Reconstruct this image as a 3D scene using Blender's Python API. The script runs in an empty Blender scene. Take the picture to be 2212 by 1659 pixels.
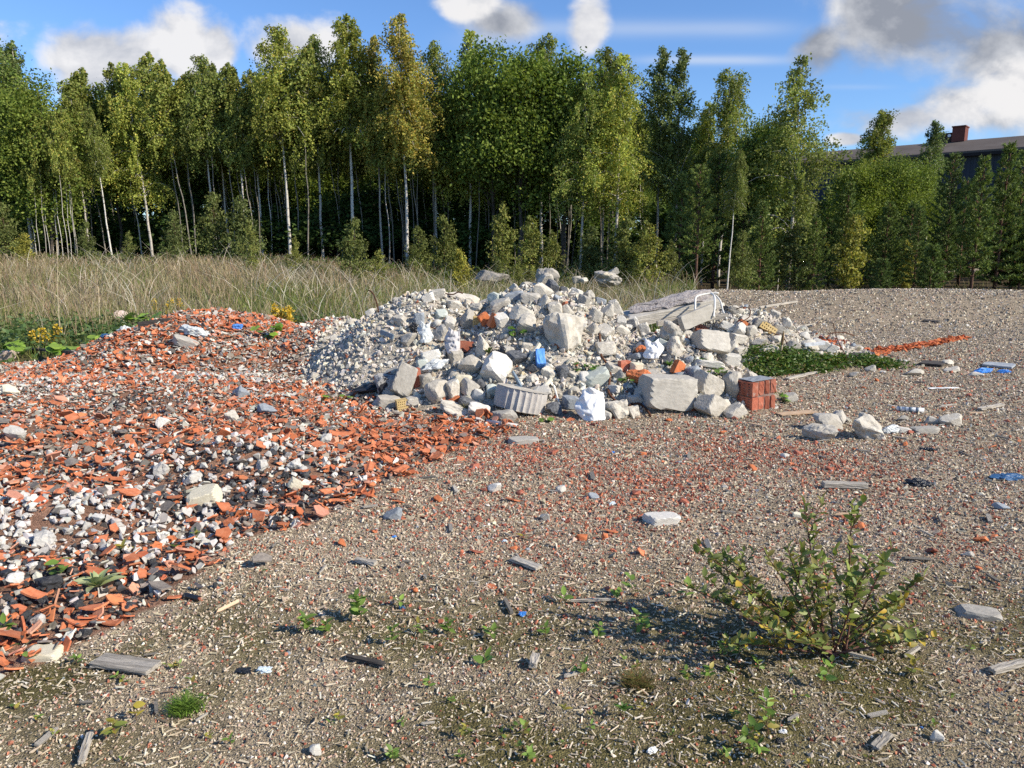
import bpy, bmesh, math, random
import numpy as np
from mathutils import Vector, Matrix, Quaternion

random.seed(7)
RNG = np.random.default_rng(11)
SC = bpy.context.scene
COL = SC.collection
PI = math.pi

# ------------------------------------------------------------------ camera
F_PX, CX, CY = 1618.0, 1106.0, 829.5
PITCH = math.radians(10.3)
CAM = np.array([0.0, 0.0, 1.6])
FWD = np.array([0, math.cos(PITCH), -math.sin(PITCH)])
UPV = np.array([0, math.sin(PITCH), math.cos(PITCH)])

def ray(x, y):
    return FWD + np.array([1.0, 0, 0]) * ((x - CX) / F_PX) + UPV * ((CY - y) / F_PX)

def at(x, y, Y):
    d = ray(x, y)
    return CAM + d * (Y / d[1])

# ------------------------------------------------------------------ noise
def _hash(ix, iy, iz, seed):
    h = (ix.astype(np.int64) * 374761393 + iy.astype(np.int64) * 668265263 + iz.astype(np.int64) * 2147483629 + seed * 974634777) & 0xffffffff
    h = ((h ^ (h >> 13)) * 1274126177) & 0xffffffff
    h = h ^ (h >> 16)
    return (h & 0xffffff) / float(0xffffff)

def vnoise(P, seed=0):
    P = np.asarray(P, float)
    i = np.floor(P).astype(np.int64)
    f = P - i
    f = f * f * (3 - 2 * f)
    out = 0
    for dx in (0, 1):
        wx = f[:, 0] if dx else 1 - f[:, 0]
        for dy in (0, 1):
            wy = f[:, 1] if dy else 1 - f[:, 1]
            for dz in (0, 1):
                wz = f[:, 2] if dz else 1 - f[:, 2]
                out = out + wx * wy * wz * _hash(i[:, 0] + dx, i[:, 1] + dy, i[:, 2] + dz, seed)
    return out

def fbm(P, octaves=4, seed=0, gain=0.5):
    P = np.asarray(P, float)
    a, s, t = 1.0, 0.0, 0.0
    for k in range(octaves):
        s = s + a * vnoise(P * (2 ** k), seed + k)
        t += a
        a *= gain
    return s / t

def n2(x, y, scale, seed=0, octaves=3):
    x = np.asarray(x, float).ravel(); y = np.asarray(y, float).ravel()
    return fbm(np.stack([x * scale, y * scale, np.zeros_like(x) + 0.37], 1), octaves, seed)

def sstep(a, b, x):
    t = np.clip((x - a) / (b - a), 0, 1)
    return t * t * (3 - 2 * t)

# ------------------------------------------------------------------ terrain
def bump(x, y, cx, cy, rx, ry, h, p=1.0):
    q = np.sqrt(((x - cx) / rx) ** 2 + ((y - cy) / ry) ** 2)
    return h * np.maximum(0.5 * (1 + np.cos(PI * np.minimum(q, 1))), 0) ** p

def smax(a, b, k=0.12):
    d = np.clip((a - b) / k, -60, 60)
    return b + k * np.log1p(np.exp(d)) - k * 0.693 * np.exp(-np.abs(d) * 0.5) * 0

HEAPS = [(0.38, 9.15, 2.05, 2.15, 1.12, .72), (1.75, 8.5, 1.35, 1.45, .62, .8), (-1.0, 9.4, 1.72, 2.0, 1.02, .62),
         (-0.35, 7.95, 1.35, .95, .40, .8), (1.1, 7.95, 1.6, .95, .38, .8)]
HEAPS_R = [(3.25, 11.0, 1.9, 1.5, .72, .8), (4.35, 10.7, 1.1, .9, .34, .8)]
MOUND = [(-4.3, 10.7, 2.5, 2.6, .70, .8), (-2.55, 10.4, 1.5, 1.7, .60, .8), (-4.0, 7.6, 3.2, 2.6, .22, 1), (-2.1, 5.35, 1.15, .62, .20, .9),
         (-2.75, 4.25, 1.0, .55, .12, 1), (-4.4, 6.2, 1.2, .7, .14, 1)]

def _grp(L, x, y):
    o = np.zeros_like(x)
    for b in L:
        o = np.maximum(o, bump(x, y, *b))
    return o

def heap_h(x, y): return np.maximum(_grp(HEAPS, x, y), _grp(HEAPS_R, x, y))
def mound_h(x, y): return _grp(MOUND, x, y)

def H(x, y):
    x = np.asarray(x, float); y = np.asarray(y, float)
    shp = x.shape
    x = x.ravel(); y = y.ravel()
    base = 0.05 * (n2(x, y, .45, 3) - .5) + 0.02 * (n2(x, y, 2.2, 5) - .5)
    rise = 0.62 * sstep(-1.0, -12.0, x) * sstep(13, 27, y)
    hump = bump(x, y, 12.5, 21.5, 11, 5.5, .40, .7) + bump(x, y, 6.0, 23.5, 3.0, 2.5, .16)
    far = -0.25 * sstep(24, 30, y) * sstep(3, 8, x)
    hp = heap_h(x, y); md = mound_h(x, y)
    m = np.maximum(hp, md)
    m = m + np.minimum(hp, md) * .25
    rough = np.clip(hp * 4, 0, 1) * (0.16 * (n2(x, y, 2.4, 9) - .5) + .10 * (n2(x, y, 6, 12) - .5)) + np.clip(md * 6, 0, 1) * 0.12 * (n2(x, y, 2.6, 10) - .5)
    return (base + rise + hump + far + m + rough).reshape(shp)

def h1(x, y): return float(H(np.array([x]), np.array([y]))[0])

_T = np.concatenate([np.linspace(1.2, 15, 1400), np.linspace(15.05, 80, 900)])
def hit(x, y, ymax=None, ymin=1.3):
    """the point of the ground seen at a pixel of the photograph"""
    d = ray(x, y)
    P = CAM[None] + d[None] * (_T[:, None] / d[1])
    hh = H(P[:, 0], P[:, 1])
    g = P[:, 2] - hh
    ok = _T > ymin
    if ymax: ok = ok & (_T < ymax)
    idx = np.where(ok & (g <= 0))[0]
    if len(idx):
        k = idx[0]
    else:
        c = np.where(ok & (_T > 6.5))[0] if ymax else np.where(ok)[0]
        k = c[np.argmin(g[c])]
    return np.array([P[k, 0], P[k, 1], hh[k]]), float(_T[k])

# ------------------------------------------------------------------ zones
def inpoly(x, y, poly):
    c = np.zeros(x.shape, bool)
    n = len(poly)
    for i in range(n):
        x1, y1 = poly[i]; x2, y2 = poly[(i + 1) % n]
        cond = ((y1 > y) != (y2 > y)) & (x < (x2 - x1) * (y - y1) / (y2 - y1 + 1e-12) + x1)
        c ^= cond
    return c

TILE_POLY = [(0.10, 6.65), (-.35, 5.95), (-.78, 5.3), (-.98, 4.65), (-1.2, 4.25), (-1.6, 4.0), (-1.5, 3.45), (-1.62, 3.1), (-1.85, 2.75),
             (-2.3, 2.35), (-6, 2.2), (-9, 9), (-7.6, 9.9), (-6.2, 10.6), (-5.8, 12.2), (-3.5, 12.8), (-2.0, 12), (-1.9, 9.0), (-1.7, 8), (-1.2, 7.3), (-.3, 7.0)]
GRASS_POLY = [(-40, 10.2), (-7.3, 10.3), (-6.1, 10.9), (-5.7, 12.4), (-3.5, 13.0), (-1.6, 12.2), (0, 12.4), (1.6, 12.2), (2.6, 13.6), (4.6, 17), (5.0, 21), (6.0, 24.5), (6, 30), (2, 45), (-40, 45)]
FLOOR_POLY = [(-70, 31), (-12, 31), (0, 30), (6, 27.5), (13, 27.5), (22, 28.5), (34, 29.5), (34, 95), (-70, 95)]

def zone(x, y, poly, j=.18, seed=21):
    jx = (n2(x, y, 1.7, seed) - .5) * 2 * j + (n2(x, y, 6, seed + 5) - .5) * j
    jy = (n2(x, y, 1.7, seed + 9) - .5) * 2 * j + (n2(x, y, 6, seed + 7) - .5) * j
    return inpoly(x + jx, y + jy, poly)

def redness(x, y):
    a = np.exp(-(((x - 1.0) / 1.9) ** 2 + ((y - 5.4) / 1.5) ** 2))
    return np.clip(a * np.clip((n2(x, y, 1.6, 31) - .3) * 3.0, .1, 1.4), 0, 1)

def mossy(x, y):
    return np.clip((n2(x, y, 2.3, 41) - .36) * 4, 0, 1) * sstep(4.0, 2.6, y) + .5 * np.clip((n2(x, y, 1.2, 43) - .5) * 4, 0, 1) * sstep(5, 3, y) * sstep(1.0, 2.2, x)

# ------------------------------------------------------------------ object helpers
def tag(o, label=None, cat=None, group=None, kind=None):
    if label: o['label'] = label
    if cat: o['category'] = cat
    if group: o['group'] = group
    if kind: o['kind'] = kind
    return o

def link(o, parent=None):
    COL.objects.link(o)
    if parent is not None: o.parent = parent
    return o

def empty(name, loc=(0, 0, 0), rot=(0, 0, 0), scale=(1, 1, 1)):
    o = bpy.data.objects.new(name, None)
    o.empty_display_size = .1
    o.location = loc; o.rotation_euler = rot; o.scale = scale
    return link(o)

def mobj(name, me, mat=None, parent=None, loc=None):
    o = bpy.data.objects.new(name, me)
    if mat is not None and not me.materials: me.materials.append(mat)
    if loc is not None: o.location = loc
    return link(o, parent)

def mesh_np(name, V, F, col=None, smooth=False, matidx=None):
    """V (n,3); F list of int arrays (m,k)"""
    if not isinstance(F, (list, tuple)): F = [F]
    F = [np.asarray(f, np.int32) for f in F if len(f)]
    me = bpy.data.meshes.new(name)
    V = np.asarray(V, np.float32)
    me.vertices.add(len(V)); me.vertices.foreach_set('co', V.ravel())
    nl = sum(f.size for f in F); npoly = sum(len(f) for f in F)
    me.loops.add(nl); me.polygons.add(npoly)
    me.loops.foreach_set('vertex_index', np.concatenate([f.ravel() for f in F]))
    tot = np.concatenate([np.full(len(f), f.shape[1], np.int32) for f in F])
    st = np.concatenate([[0], np.cumsum(tot)[:-1]]).astype(np.int32)
    me.polygons.foreach_set('loop_start', st)
    me.polygons.foreach_set('loop_total', tot)
    if matidx is not None: me.polygons.foreach_set('material_index', np.asarray(matidx, np.int32))
    me.polygons.foreach_set('use_smooth', np.full(npoly, bool(smooth)))
    me.update(calc_edges=True)
    if col is not None:
        a = me.attributes.new('Col', 'FLOAT_COLOR', 'POINT')
        c = np.ones((len(V), 4), np.float32); c[:, :3] = col
        a.data.foreach_set('color', c.ravel())
    return me

def rot_xyz(rx, ry, rz):
    n = len(rx)
    cx, sx, cy, sy, cz, sz = np.cos(rx), np.sin(rx), np.cos(ry), np.sin(ry), np.cos(rz), np.sin(rz)
    M = np.empty((n, 3, 3))
    M[:, 0, 0] = cz * cy; M[:, 0, 1] = cz * sy * sx - sz * cx; M[:, 0, 2] = cz * sy * cx + sz * sx
    M[:, 1, 0] = sz * cy; M[:, 1, 1] = sz * sy * sx + cz * cx; M[:, 1, 2] = sz * sy * cx - cz * sx
    M[:, 2, 0] = -sy; M[:, 2, 1] = cy * sx; M[:, 2, 2] = cy * cx
    return M

def scatter(name, shapes, P, S, R, C, which=None):
    """one mesh of many small pieces; shapes [(V,F tri)], P (n,3), S (n,3), R (n,3,3), C (n,3)"""
    n = len(P)
    if which is None: which = RNG.integers(0, len(shapes), n)
    VV, FF, CC, base = [], [], [], 0
    for k, (v, f) in enumerate(shapes):
        idx = np.where(which == k)[0]
        if not len(idx): continue
        m = len(v)
        vs = v[None] * S[idx][:, None, :]
        w = np.einsum('nij,nmj->nmi', R[idx], vs) + P[idx][:, None, :]
        VV.append(w.reshape(-1, 3))
        FF.append((f[None] + (base + np.arange(len(idx)) * m)[:, None, None]).reshape(-1, f.shape[1]))
        CC.append(np.repeat(C[idx], m, 0))
        base += m * len(idx)
    byk = {}
    for f in FF: byk.setdefault(f.shape[1], []).append(f)
    return mesh_np(name, np.concatenate(VV), [np.concatenate(v) for v in byk.values()], np.concatenate(CC))

def hull_shape(seed, npts=9, flat=1.0):
    r = random.Random(seed)
    bm = bmesh.new()
    for _ in range(npts):
        v = Vector((r.gauss(0, 1), r.gauss(0, 1), r.gauss(0, 1))).normalized() * r.uniform(.8, 1)
        bm.verts.new((v.x * .5, v.y * .5, v.z * .5 * flat))
    res = bmesh.ops.convex_hull(bm, input=bm.verts)
    bmesh.ops.delete(bm, geom=[g for g in res['geom_interior'] if isinstance(g, bmesh.types.BMVert)], context='VERTS')
    bmesh.ops.triangulate(bm, faces=bm.faces[:])
    bm.verts.ensure_lookup_table(); bm.verts.index_update()
    V = np.array([v.co[:] for v in bm.verts]); Fc = np.array([[v.index for v in f.verts] for f in bm.faces])
    bm.free()
    return V, Fc

def chip_shape(seed):
    """a flat splinter along x with ragged ends"""
    r = random.Random(seed)
    y = .5
    pts = [(-.5 + r.uniform(0, .12), -y), (.5 - r.uniform(0, .15), -y * r.uniform(.6, 1)), (.5, r.uniform(-.2, .3)), (.42 - r.uniform(0, .1), y), (-.4 - r.uniform(0, .1), y * r.uniform(.6, 1))]
    V = np.array([(a, b, -.5) for a, b in pts] + [(a, b, .5) for a, b in pts])
    n = 5
    Fc = [(0, i + 1, i) for i in range(1, n - 1)] + [(n, n + i, n + i + 1) for i in range(1, n - 1)]
    for i in range(n):
        j = (i + 1) % n
        Fc += [(i, j, n + j), (i, n + j, n + i)]
    return V, np.array(Fc)

def shard_shape(seed, nx=5, curve=None, rib=False):
    """a broken piece of a clay roof tile: irregular outline, real thickness (unit 1 x ~.7), bent along x"""
    r = random.Random(seed)
    curve = r.uniform(-.1, .35) if curve is None else curve
    n = r.choice([4, 5, 5, 6])
    ang = sorted([2 * PI * (i + r.uniform(-.33, .33)) / n for i in range(n)])
    pts = [Vector((math.cos(a) * .5 * r.uniform(.75, 1.1), math.sin(a) * .36 * r.uniform(.75, 1.15))) for a in ang]
    # resample the outline
    out = []
    for i in range(n):
        a, b = pts[i], pts[(i + 1) % n]
        m = 3
        for k in range(m):
            p = a.lerp(b, k / m)
            if k: p += Vector((r.uniform(-.015, .015), r.uniform(-.015, .015)))
            out.append(p)
    m = len(out)
    th = .055
    z = lambda p: curve * (p.x ** 2 - .1) * 1.1 + (.03 * math.cos(p.y * 14) if rib else 0)
    c = sum(out, Vector((0, 0))) / m
    V = []
    for s in (1, -1):
        V.append((c.x, c.y, z(c) + s * th / 2))
        for p in out:
            q = c.lerp(p, .55); V.append((q.x, q.y, z(q) + s * th / 2))
        for p in out:
            V.append((p.x, p.y, z(p) + s * th / 2))
    Fc = []
    o2 = 1 + 2 * m
    for i in range(m):
        j = (i + 1) % m
        Fc += [(0, 1 + i, 1 + j), (1 + i, 1 + m + i, 1 + m + j), (1 + i, 1 + m + j, 1 + j)]
        Fc += [(o2, o2 + 1 + j, o2 + 1 + i), (o2 + 1 + i, o2 + 1 + m + j, o2 + 1 + m + i), (o2 + 1 + i, o2 + 1 + j, o2 + 1 + m + j)]
        Fc += [(1 + m + i, o2 + 1 + m + i, o2 + 1 + m + j), (1 + m + i, o2 + 1 + m + j, 1 + m + j)]
    return np.array(V), np.array(Fc)

def tube(pts, rad, n=6):
    pts = np.asarray(pts, float); k = len(pts)
    rad = np.full(k, rad, float) if np.isscalar(rad) else np.asarray(rad, float)
    V, Fq = [], []
    up = np.array([.13, .21, .97])
    for i in range(k):
        d = pts[min(i + 1, k - 1)] - pts[max(i - 1, 0)]
        d = d / (np.linalg.norm(d) + 1e-9)
        a = np.cross(d, up)
        if np.linalg.norm(a) < 1e-3: a = np.cross(d, np.array([1., 0, 0]))
        a /= np.linalg.norm(a); b = np.cross(d, a)
        for j in range(n):
            t = 2 * PI * j / n
            V.append(pts[i] + (a * math.cos(t) + b * math.sin(t)) * rad[i])
    for i in range(k - 1):
        for j in range(n):
            j2 = (j + 1) % n
            Fq.append((i * n + j, i * n + j2, (i + 1) * n + j2, (i + 1) * n + j))
    V.append(pts[0]); V.append(pts[-1])
    Ft = [(len(V) - 2, (j + 1) % n, j) for j in range(n)] + [(len(V) - 1, (k - 1) * n + j, (k - 1) * n + (j + 1) % n) for j in range(n)]
    return np.array(V), np.array(Fq), np.array(Ft)

class MB:
    """collects pieces of one part's mesh"""
    def __init__(s): s.V = []; s.F = {3: [], 4: []}; s.C = []; s.n = 0
    def add(s, V, *Fs, col=(1, 1, 1)):
        V = np.asarray(V, float)
        s.V.append(V)
        for f in Fs:
            f = np.asarray(f)
            if len(f): s.F[f.shape[1]].append(f + s.n)
        c = np.asarray(col, float)
        s.C.append(np.tile(c, (len(V), 1)) if c.ndim == 1 else c)
        s.n += len(V)
    def tube(s, pts, rad, n=6, col=(1, 1, 1)):
        v, q, t = tube(pts, rad, n); s.add(v, q, t, col=col)
    def box(s, c, d, col=(1, 1, 1), M=None):
        c = np.array(c, float); d = np.array(d, float) / 2
        v = np.array([(a, b, e) for a in (-1, 1) for b in (-1, 1) for e in (-1, 1)]) * d
        if M is not None: v = v @ np.asarray(M).T
        s.add(v + c, np.array([(0, 1, 3, 2), (4, 6, 7, 5), (0, 4, 5, 1), (2, 3, 7, 6), (0, 2, 6, 4), (1, 5, 7, 3)]), col=col)
    def mesh(s, name, smooth=False):
        return mesh_np(name, np.concatenate(s.V), [np.concatenate(f) for f in s.F.values() if f], np.concatenate(s.C), smooth)

def quads(pos, A, B, fold=0.0):
    """leaf diamonds: centre pos (n,3), half axes A, B"""
    n = len(pos)
    V = np.stack([pos - A, pos + B - A * .1, pos + A, pos - B - A * .1], 1).reshape(-1, 3)
    Fq = (np.arange(n) * 4)[:, None] + np.arange(4)[None]
    return V, Fq

def unit(v): return v / (np.linalg.norm(v, axis=-1, keepdims=True) + 1e-9)
# ------------------------------------------------------------------ materials
def new_mat(name):
    m = bpy.data.materials.new(name); m.use_nodes = True
    nt = m.node_tree
    for n in list(nt.nodes):
        if n.type != 'OUTPUT_MATERIAL': nt.nodes.remove(n)
    out = [n for n in nt.nodes if n.type == 'OUTPUT_MATERIAL'][0]
    return m, nt, out

def N(nt, typ, **kw):
    n = nt.nodes.new(typ)
    for k, v in kw.items():
        if k.startswith('i_'):
            n.inputs[k[2:].replace('_', ' ')].default_value = v
        else:
            setattr(n, k, v)
    return n

def L(nt, a, b): nt.links.new(a, b)

def math_n(nt, op, a, b=None, clamp=False):
    n = nt.nodes.new('ShaderNodeMath'); n.operation = op; n.use_clamp = clamp
    for i, v in enumerate((a, b)):
        if v is None: continue
        if isinstance(v, (int, float)): n.inputs[i].default_value = v
        else: nt.links.new(v, n.inputs[i])
    return n.outputs[0]

def mixc(nt, fac, a, b, blend='MIX'):
    n = nt.nodes.new('ShaderNodeMix'); n.data_type = 'RGBA'; n.blend_type = blend
    for i, v in ((0, fac), (6, a), (7, b)):
        if isinstance(v, (int, float)): n.inputs[i].default_value = v
        elif isinstance(v, tuple): n.inputs[i].default_value = (*v, 1)
        else: nt.links.new(v, n.inputs[i])
    return n.outputs[2]

def ramp(nt, fac, stops):
    n = nt.nodes.new('ShaderNodeValToRGB')
    cr = n.color_ramp
    while len(cr.elements) < len(stops): cr.elements.new(.5)
    for e, (p, c) in zip(cr.elements, stops):
        e.position = p; e.color = (*c, 1) if len(c) == 3 else c
    nt.links.new(fac, n.inputs[0])
    return n.outputs[0]

def objtex(nt, scale=(1, 1, 1), coord='Object'):
    tc = N(nt, 'ShaderNodeTexCoord'); mp = N(nt, 'ShaderNodeMapping'); mp.inputs['Scale'].default_value = scale
    L(nt, tc.outputs[coord], mp.inputs['Vector'])
    oi = N(nt, 'ShaderNodeObjectInfo')
    ad = N(nt, 'ShaderNodeVectorMath', operation='ADD'); L(nt, mp.outputs[0], ad.inputs[0])
    sc = N(nt, 'ShaderNodeVectorMath', operation='SCALE'); sc.inputs[0].default_value = (37, 71, 13); L(nt, oi.outputs['Random'], sc.inputs['Scale'])
    L(nt, sc.outputs[0], ad.inputs[1])
    return ad.outputs[0], oi.outputs['Random']

def mat_solid(name, cols, scale=6, rough=.9, bump=.3, bscale=25, detail=6, pits=False, var=.18, stain=None, spec=.25, ts=(1, 1, 1)):
    """weathered solid: noise between colours, per-object value change, rough bump; cols = 2-3 linear colours"""
    m, nt, out = new_mat(name)
    vec, rnd = objtex(nt, ts)
    nz = N(nt, 'ShaderNodeTexNoise', i_Scale=scale, i_Detail=detail, i_Roughness=.62); L(nt, vec, nz.inputs['Vector'])
    st = [(0.3 + .4 * i / max(1, len(cols) - 1), c) for i, c in enumerate(cols)]
    c = ramp(nt, nz.outputs['Fac'], st)
    if stain:
        n3 = N(nt, 'ShaderNodeTexNoise', i_Scale=stain[1], i_Detail=5.0, i_Roughness=.6); L(nt, vec, n3.inputs['Vector'])
        f = ramp(nt, n3.outputs['Fac'], [(stain[2], (0, 0, 0)), (stain[2] + .06, (1, 1, 1))])
        c = mixc(nt, f, c, stain[0])
    n2_ = N(nt, 'ShaderNodeTexNoise', i_Scale=bscale, i_Detail=8.0, i_Roughness=.7); L(nt, vec, n2_.inputs['Vector'])
    v = math_n(nt, 'ADD', math_n(nt, 'MULTIPLY', rnd, var * 2), 1 - var)
    v = math_n(nt, 'MULTIPLY', v, math_n(nt, 'ADD', math_n(nt, 'MULTIPLY', n2_.outputs['Fac'], .3), .85))
    c = mixc(nt, 1.0, c, N_comb(nt, v), 'MULTIPLY')
    p = N(nt, 'ShaderNodeBsdfPrincipled', i_Roughness=rough); p.inputs['Specular IOR Level'].default_value = spec
    L(nt, c, p.inputs['Base Color'])
    h = n2_.outputs['Fac']
    if pits:
        vo = N(nt, 'ShaderNodeTexVoronoi', i_Scale=bscale * .8); L(nt, vec, vo.inputs['Vector'])
        h = math_n(nt, 'ADD', h, math_n(nt, 'MULTIPLY', vo.outputs['Distance'], .35))
    b = N(nt, 'ShaderNodeBump', i_Strength=bump, i_Distance=.02); L(nt, h, b.inputs['Height']); L(nt, b.outputs[0], p.inputs['Normal'])
    L(nt, p.outputs[0], out.inputs[0])
    return m

def N_comb(nt, v):
    n = nt.nodes.new('ShaderNodeCombineColor')
    for i in range(3): nt.links.new(v, n.inputs[i])
    return n.outputs[0]

def mat_attr(name, rough=.85, trans=0.0, nscale=40, namp=.35, bump=.0, rnd=0.0, spec=.2, hue=None, coord='Object'):
    m, nt, out = new_mat(name)
    at_ = N(nt, 'ShaderNodeAttribute', attribute_name='Col')
    vec, r = objtex(nt, coord=coord)
    nz = N(nt, 'ShaderNodeTexNoise', i_Scale=nscale, i_Detail=4.0, i_Roughness=.6); L(nt, vec, nz.inputs['Vector'])
    v = math_n(nt, 'ADD', math_n(nt, 'MULTIPLY', nz.outputs['Fac'], 2 * namp), 1 - namp)
    if rnd: v = math_n(nt, 'MULTIPLY', v, math_n(nt, 'ADD', math_n(nt, 'MULTIPLY', r, 2 * rnd), 1 - rnd))
    c = mixc(nt, 1.0, at_.outputs['Color'], N_comb(nt, v), 'MULTIPLY')
    if hue:
        c = mixc(nt, math_n(nt, 'MULTIPLY', r, hue[1]), c, mixc(nt, 1.0, c, hue[0], 'MULTIPLY'))
    p = N(nt, 'ShaderNodeBsdfPrincipled', i_Roughness=rough); p.inputs['Specular IOR Level'].default_value = spec
    L(nt, c, p.inputs['Base Color'])
    if bump:
        b = N(nt, 'ShaderNodeBump', i_Strength=bump, i_Distance=.01); L(nt, nz.outputs['Fac'], b.inputs['Height']); L(nt, b.outputs[0], p.inputs['Normal'])
    if trans:
        t = N(nt, 'ShaderNodeBsdfTranslucent')
        L(nt, mixc(nt, 1.0, c, (1.0, 1.05, .55), 'MULTIPLY'), t.inputs['Color'])
        mx = N(nt, 'ShaderNodeMixShader'); mx.inputs[0].default_value = trans
        L(nt, p.outputs[0], mx.inputs[1]); L(nt, t.outputs[0], mx.inputs[2]); L(nt, mx.outputs[0], out.inputs[0])
    else:
        L(nt, p.outputs[0], out.inputs[0])
    return m

def mat_plastic(name, col, rough=.35, trans=0.0, alpha=None, bump=.4, bscale=18):
    m, nt, out = new_mat(name)
    vec, r = objtex(nt)
    nz = N(nt, 'ShaderNodeTexNoise', i_Scale=bscale, i_Detail=5.0); L(nt, vec, nz.inputs['Vector'])
    c = mixc(nt, nz.outputs['Fac'], tuple(x * .75 for x in col), tuple(min(1, x * 1.15) for x in col))
    p = N(nt, 'ShaderNodeBsdfPrincipled', i_Roughness=rough)
    L(nt, c, p.inputs['Base Color'])
    if trans: p.inputs['Transmission Weight'].default_value = trans
    b = N(nt, 'ShaderNodeBump', i_Strength=bump, i_Distance=.02); L(nt, nz.outputs['Fac'], b.inputs['Height']); L(nt, b.outputs[0], p.inputs['Normal'])
    L(nt, p.outputs[0], out.inputs[0])
    return m

M = {}
M['pale'] = mat_solid('pale_concrete', [(.37, .335, .275), (.48, .44, .37), (.57, .53, .455)], 5, bump=.3, bscale=14, pits=True)
M['grey'] = mat_solid('grey_concrete', [(.33, .305, .26), (.45, .42, .365)], 5, bump=.3, bscale=14, pits=True)
M['white'] = mat_solid('white_plaster', [(.51, .48, .42), (.62, .59, .53)], 7, bump=.3, bscale=14)
M['dark'] = mat_solid('tarred_concrete', [(.035, .036, .04), (.10, .105, .115), (.20, .20, .20)], 8, bump=.5, rough=.75)
M['green'] = mat_solid('greenish_render', [(.40, .43, .38), (.50, .52, .46)], 5, bump=.25)
M['blueg'] = mat_solid('bluish_stone', [(.20, .225, .25), (.34, .36, .38)], 8, bump=.4)
M['tarry'] = mat_solid('tar_stained_concrete', [(.30, .29, .27), (.42, .40, .37)], 7, bump=.5, stain=((.025, .025, .03), 3.2, .5))
M['cream'] = mat_solid('cream_render', [(.58, .52, .38), (.68, .62, .48)], 6, bump=.25)
M['pink'] = mat_solid('pinkish_stone', [(.48, .36, .30), (.58, .47, .40)], 6, bump=.35)
M['boulder'] = mat_solid('boulder_granite', [(.20, .19, .165), (.36, .33, .29), (.42, .38, .32)], 3, bump=.3, stain=((.5, .44, .33), 2.2, .56))
M['brick'] = mat_solid('red_brick', [(.25, .065, .036), (.35, .11, .065), (.42, .18, .12)], 9, bump=.4, var=.3, stain=((.45, .33, .27), 4, .6))
M['orange'] = mat_solid('orange_brick', [(.46, .135, .05), (.56, .19, .08)], 9, bump=.4)
M['yellow'] = mat_solid('yellow_brick', [(.52, .37, .15), (.62, .46, .22)], 9, bump=.3)
M['clay'] = mat_solid('clay_tile', [(.42, .125, .055), (.50, .165, .075), (.55, .215, .11)], 5, bump=.22, bscale=40, var=.22)
M['clay2'] = mat_solid('pale_clay_tile', [(.47, .20, .13), (.56, .27, .18)], 5, bump=.22, bscale=40, var=.2)
M['glaze'] = mat_solid('grey_brown_tile', [(.12, .10, .085), (.19, .165, .14), (.25, .21, .17)], 6, bump=.25, var=.25, rough=.7)
M['slag'] = mat_solid('black_slag', [(.018, .018, .02), (.05, .05, .053)], 4, bump=.4, bscale=10, rough=.6, pits=True, spec=.4)
M['mortar'] = mat_solid('crumbly_white_concrete', [(.40, .375, .335), (.51, .485, .44), (.57, .545, .50)], 3, bump=.35, pits=True, bscale=9)
M['wood'] = mat_solid('weathered_wood', [(.20, .175, .145), (.40, .36, .30), (.54, .49, .42)], 9, bump=.5, ts=(.6, 9, 9), bscale=14)
M['tanwood'] = mat_solid('tan_board', [(.50, .34, .21), (.60, .44, .30)], 5, bump=.2)
M['darkwood'] = mat_solid('dark_board', [(.045, .038, .034), (.09, .08, .07)], 8, bump=.3)
M['rust'] = mat_solid('rusty_steel', [(.06, .028, .016), (.13, .055, .028)], 20, bump=.4)
M['rustpale'] = mat_solid('pale_dry_stem', [(.42, .34, .22), (.5, .42, .28)], 20, bump=.2)
M['whitecable'] = mat_solid('white_cable', [(.66, .64, .58), (.74, .72, .66)], 20, bump=.1, rough=.5)
M['bagwhite'] = mat_plastic('white_plastic_sheet', (.80, .80, .79), .45)
M['bagblack'] = mat_plastic('black_plastic_sheet', (.018, .019, .022), .28)
M['bagclear'] = mat_plastic('cloudy_plastic_sheet', (.60, .62, .60), .25)
M['cloth'] = mat_plastic('grey_cloth', (.50, .48, .48), .8)
M['blue'] = mat_plastic('blue_foam', (.10, .30, .72), .6)
M['bluetarp'] = mat_plastic('blue_tarp', (.045, .24, .68), .4)
M['bluedark'] = mat_plastic('dark_blue_plastic', (.03, .10, .22), .35)
M['steelblue'] = mat_plastic('blue_grey_metal_strip', (.19, .25, .30), .4)
M['pvc'] = mat_plastic('pale_plastic_pipe', (.62, .55, .50), .4, bump=.05)
M['silver'] = mat_plastic('silver_wrapper', (.62, .72, .78), .2)
M['leaf'] = mat_attr('leaf', .6, .36, 3, .12, rnd=.16, spec=.15, hue=((1.25, 1.0, .55), .35))
M['birchleaf'] = mat_attr('birch_leaf', .6, .34, .6, .22, rnd=.15, spec=.18, hue=((1.2, 1.0, .65), .5))
M['needle'] = mat_attr('pine_needle', .6, .2, .8, .2, rnd=.15, spec=.25, hue=((1.2, 1.02, .7), .5))
M['grass'] = mat_attr('grass_blade', .7, .28, 2, .2, spec=.2)
M['plant'] = mat_attr('plant_leaf', .5, .28, 6, .15, rnd=.12, spec=.35)
M['bits'] = mat_attr('stone_bits', .9, 0, 60, .35, bump=.25)
M['stem'] = mat_solid('woody_stem', [(.07, .04, .03), (.12, .07, .05)], 20, bump=.2)
M['dimgreybark'] = mat_solid('dim_grey_bark', [(.13, .115, .095), (.26, .235, .20)], 6, bump=.4, bscale=14)
M['bark'] = mat_solid('dark_bark', [(.045, .038, .03), (.10, .085, .07)], 6, bump=.8, bscale=14)
M['pinebark'] = mat_solid('pine_bark', [(.07, .045, .035), (.18, .09, .055)], 5, bump=.7, bscale=14)

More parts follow.
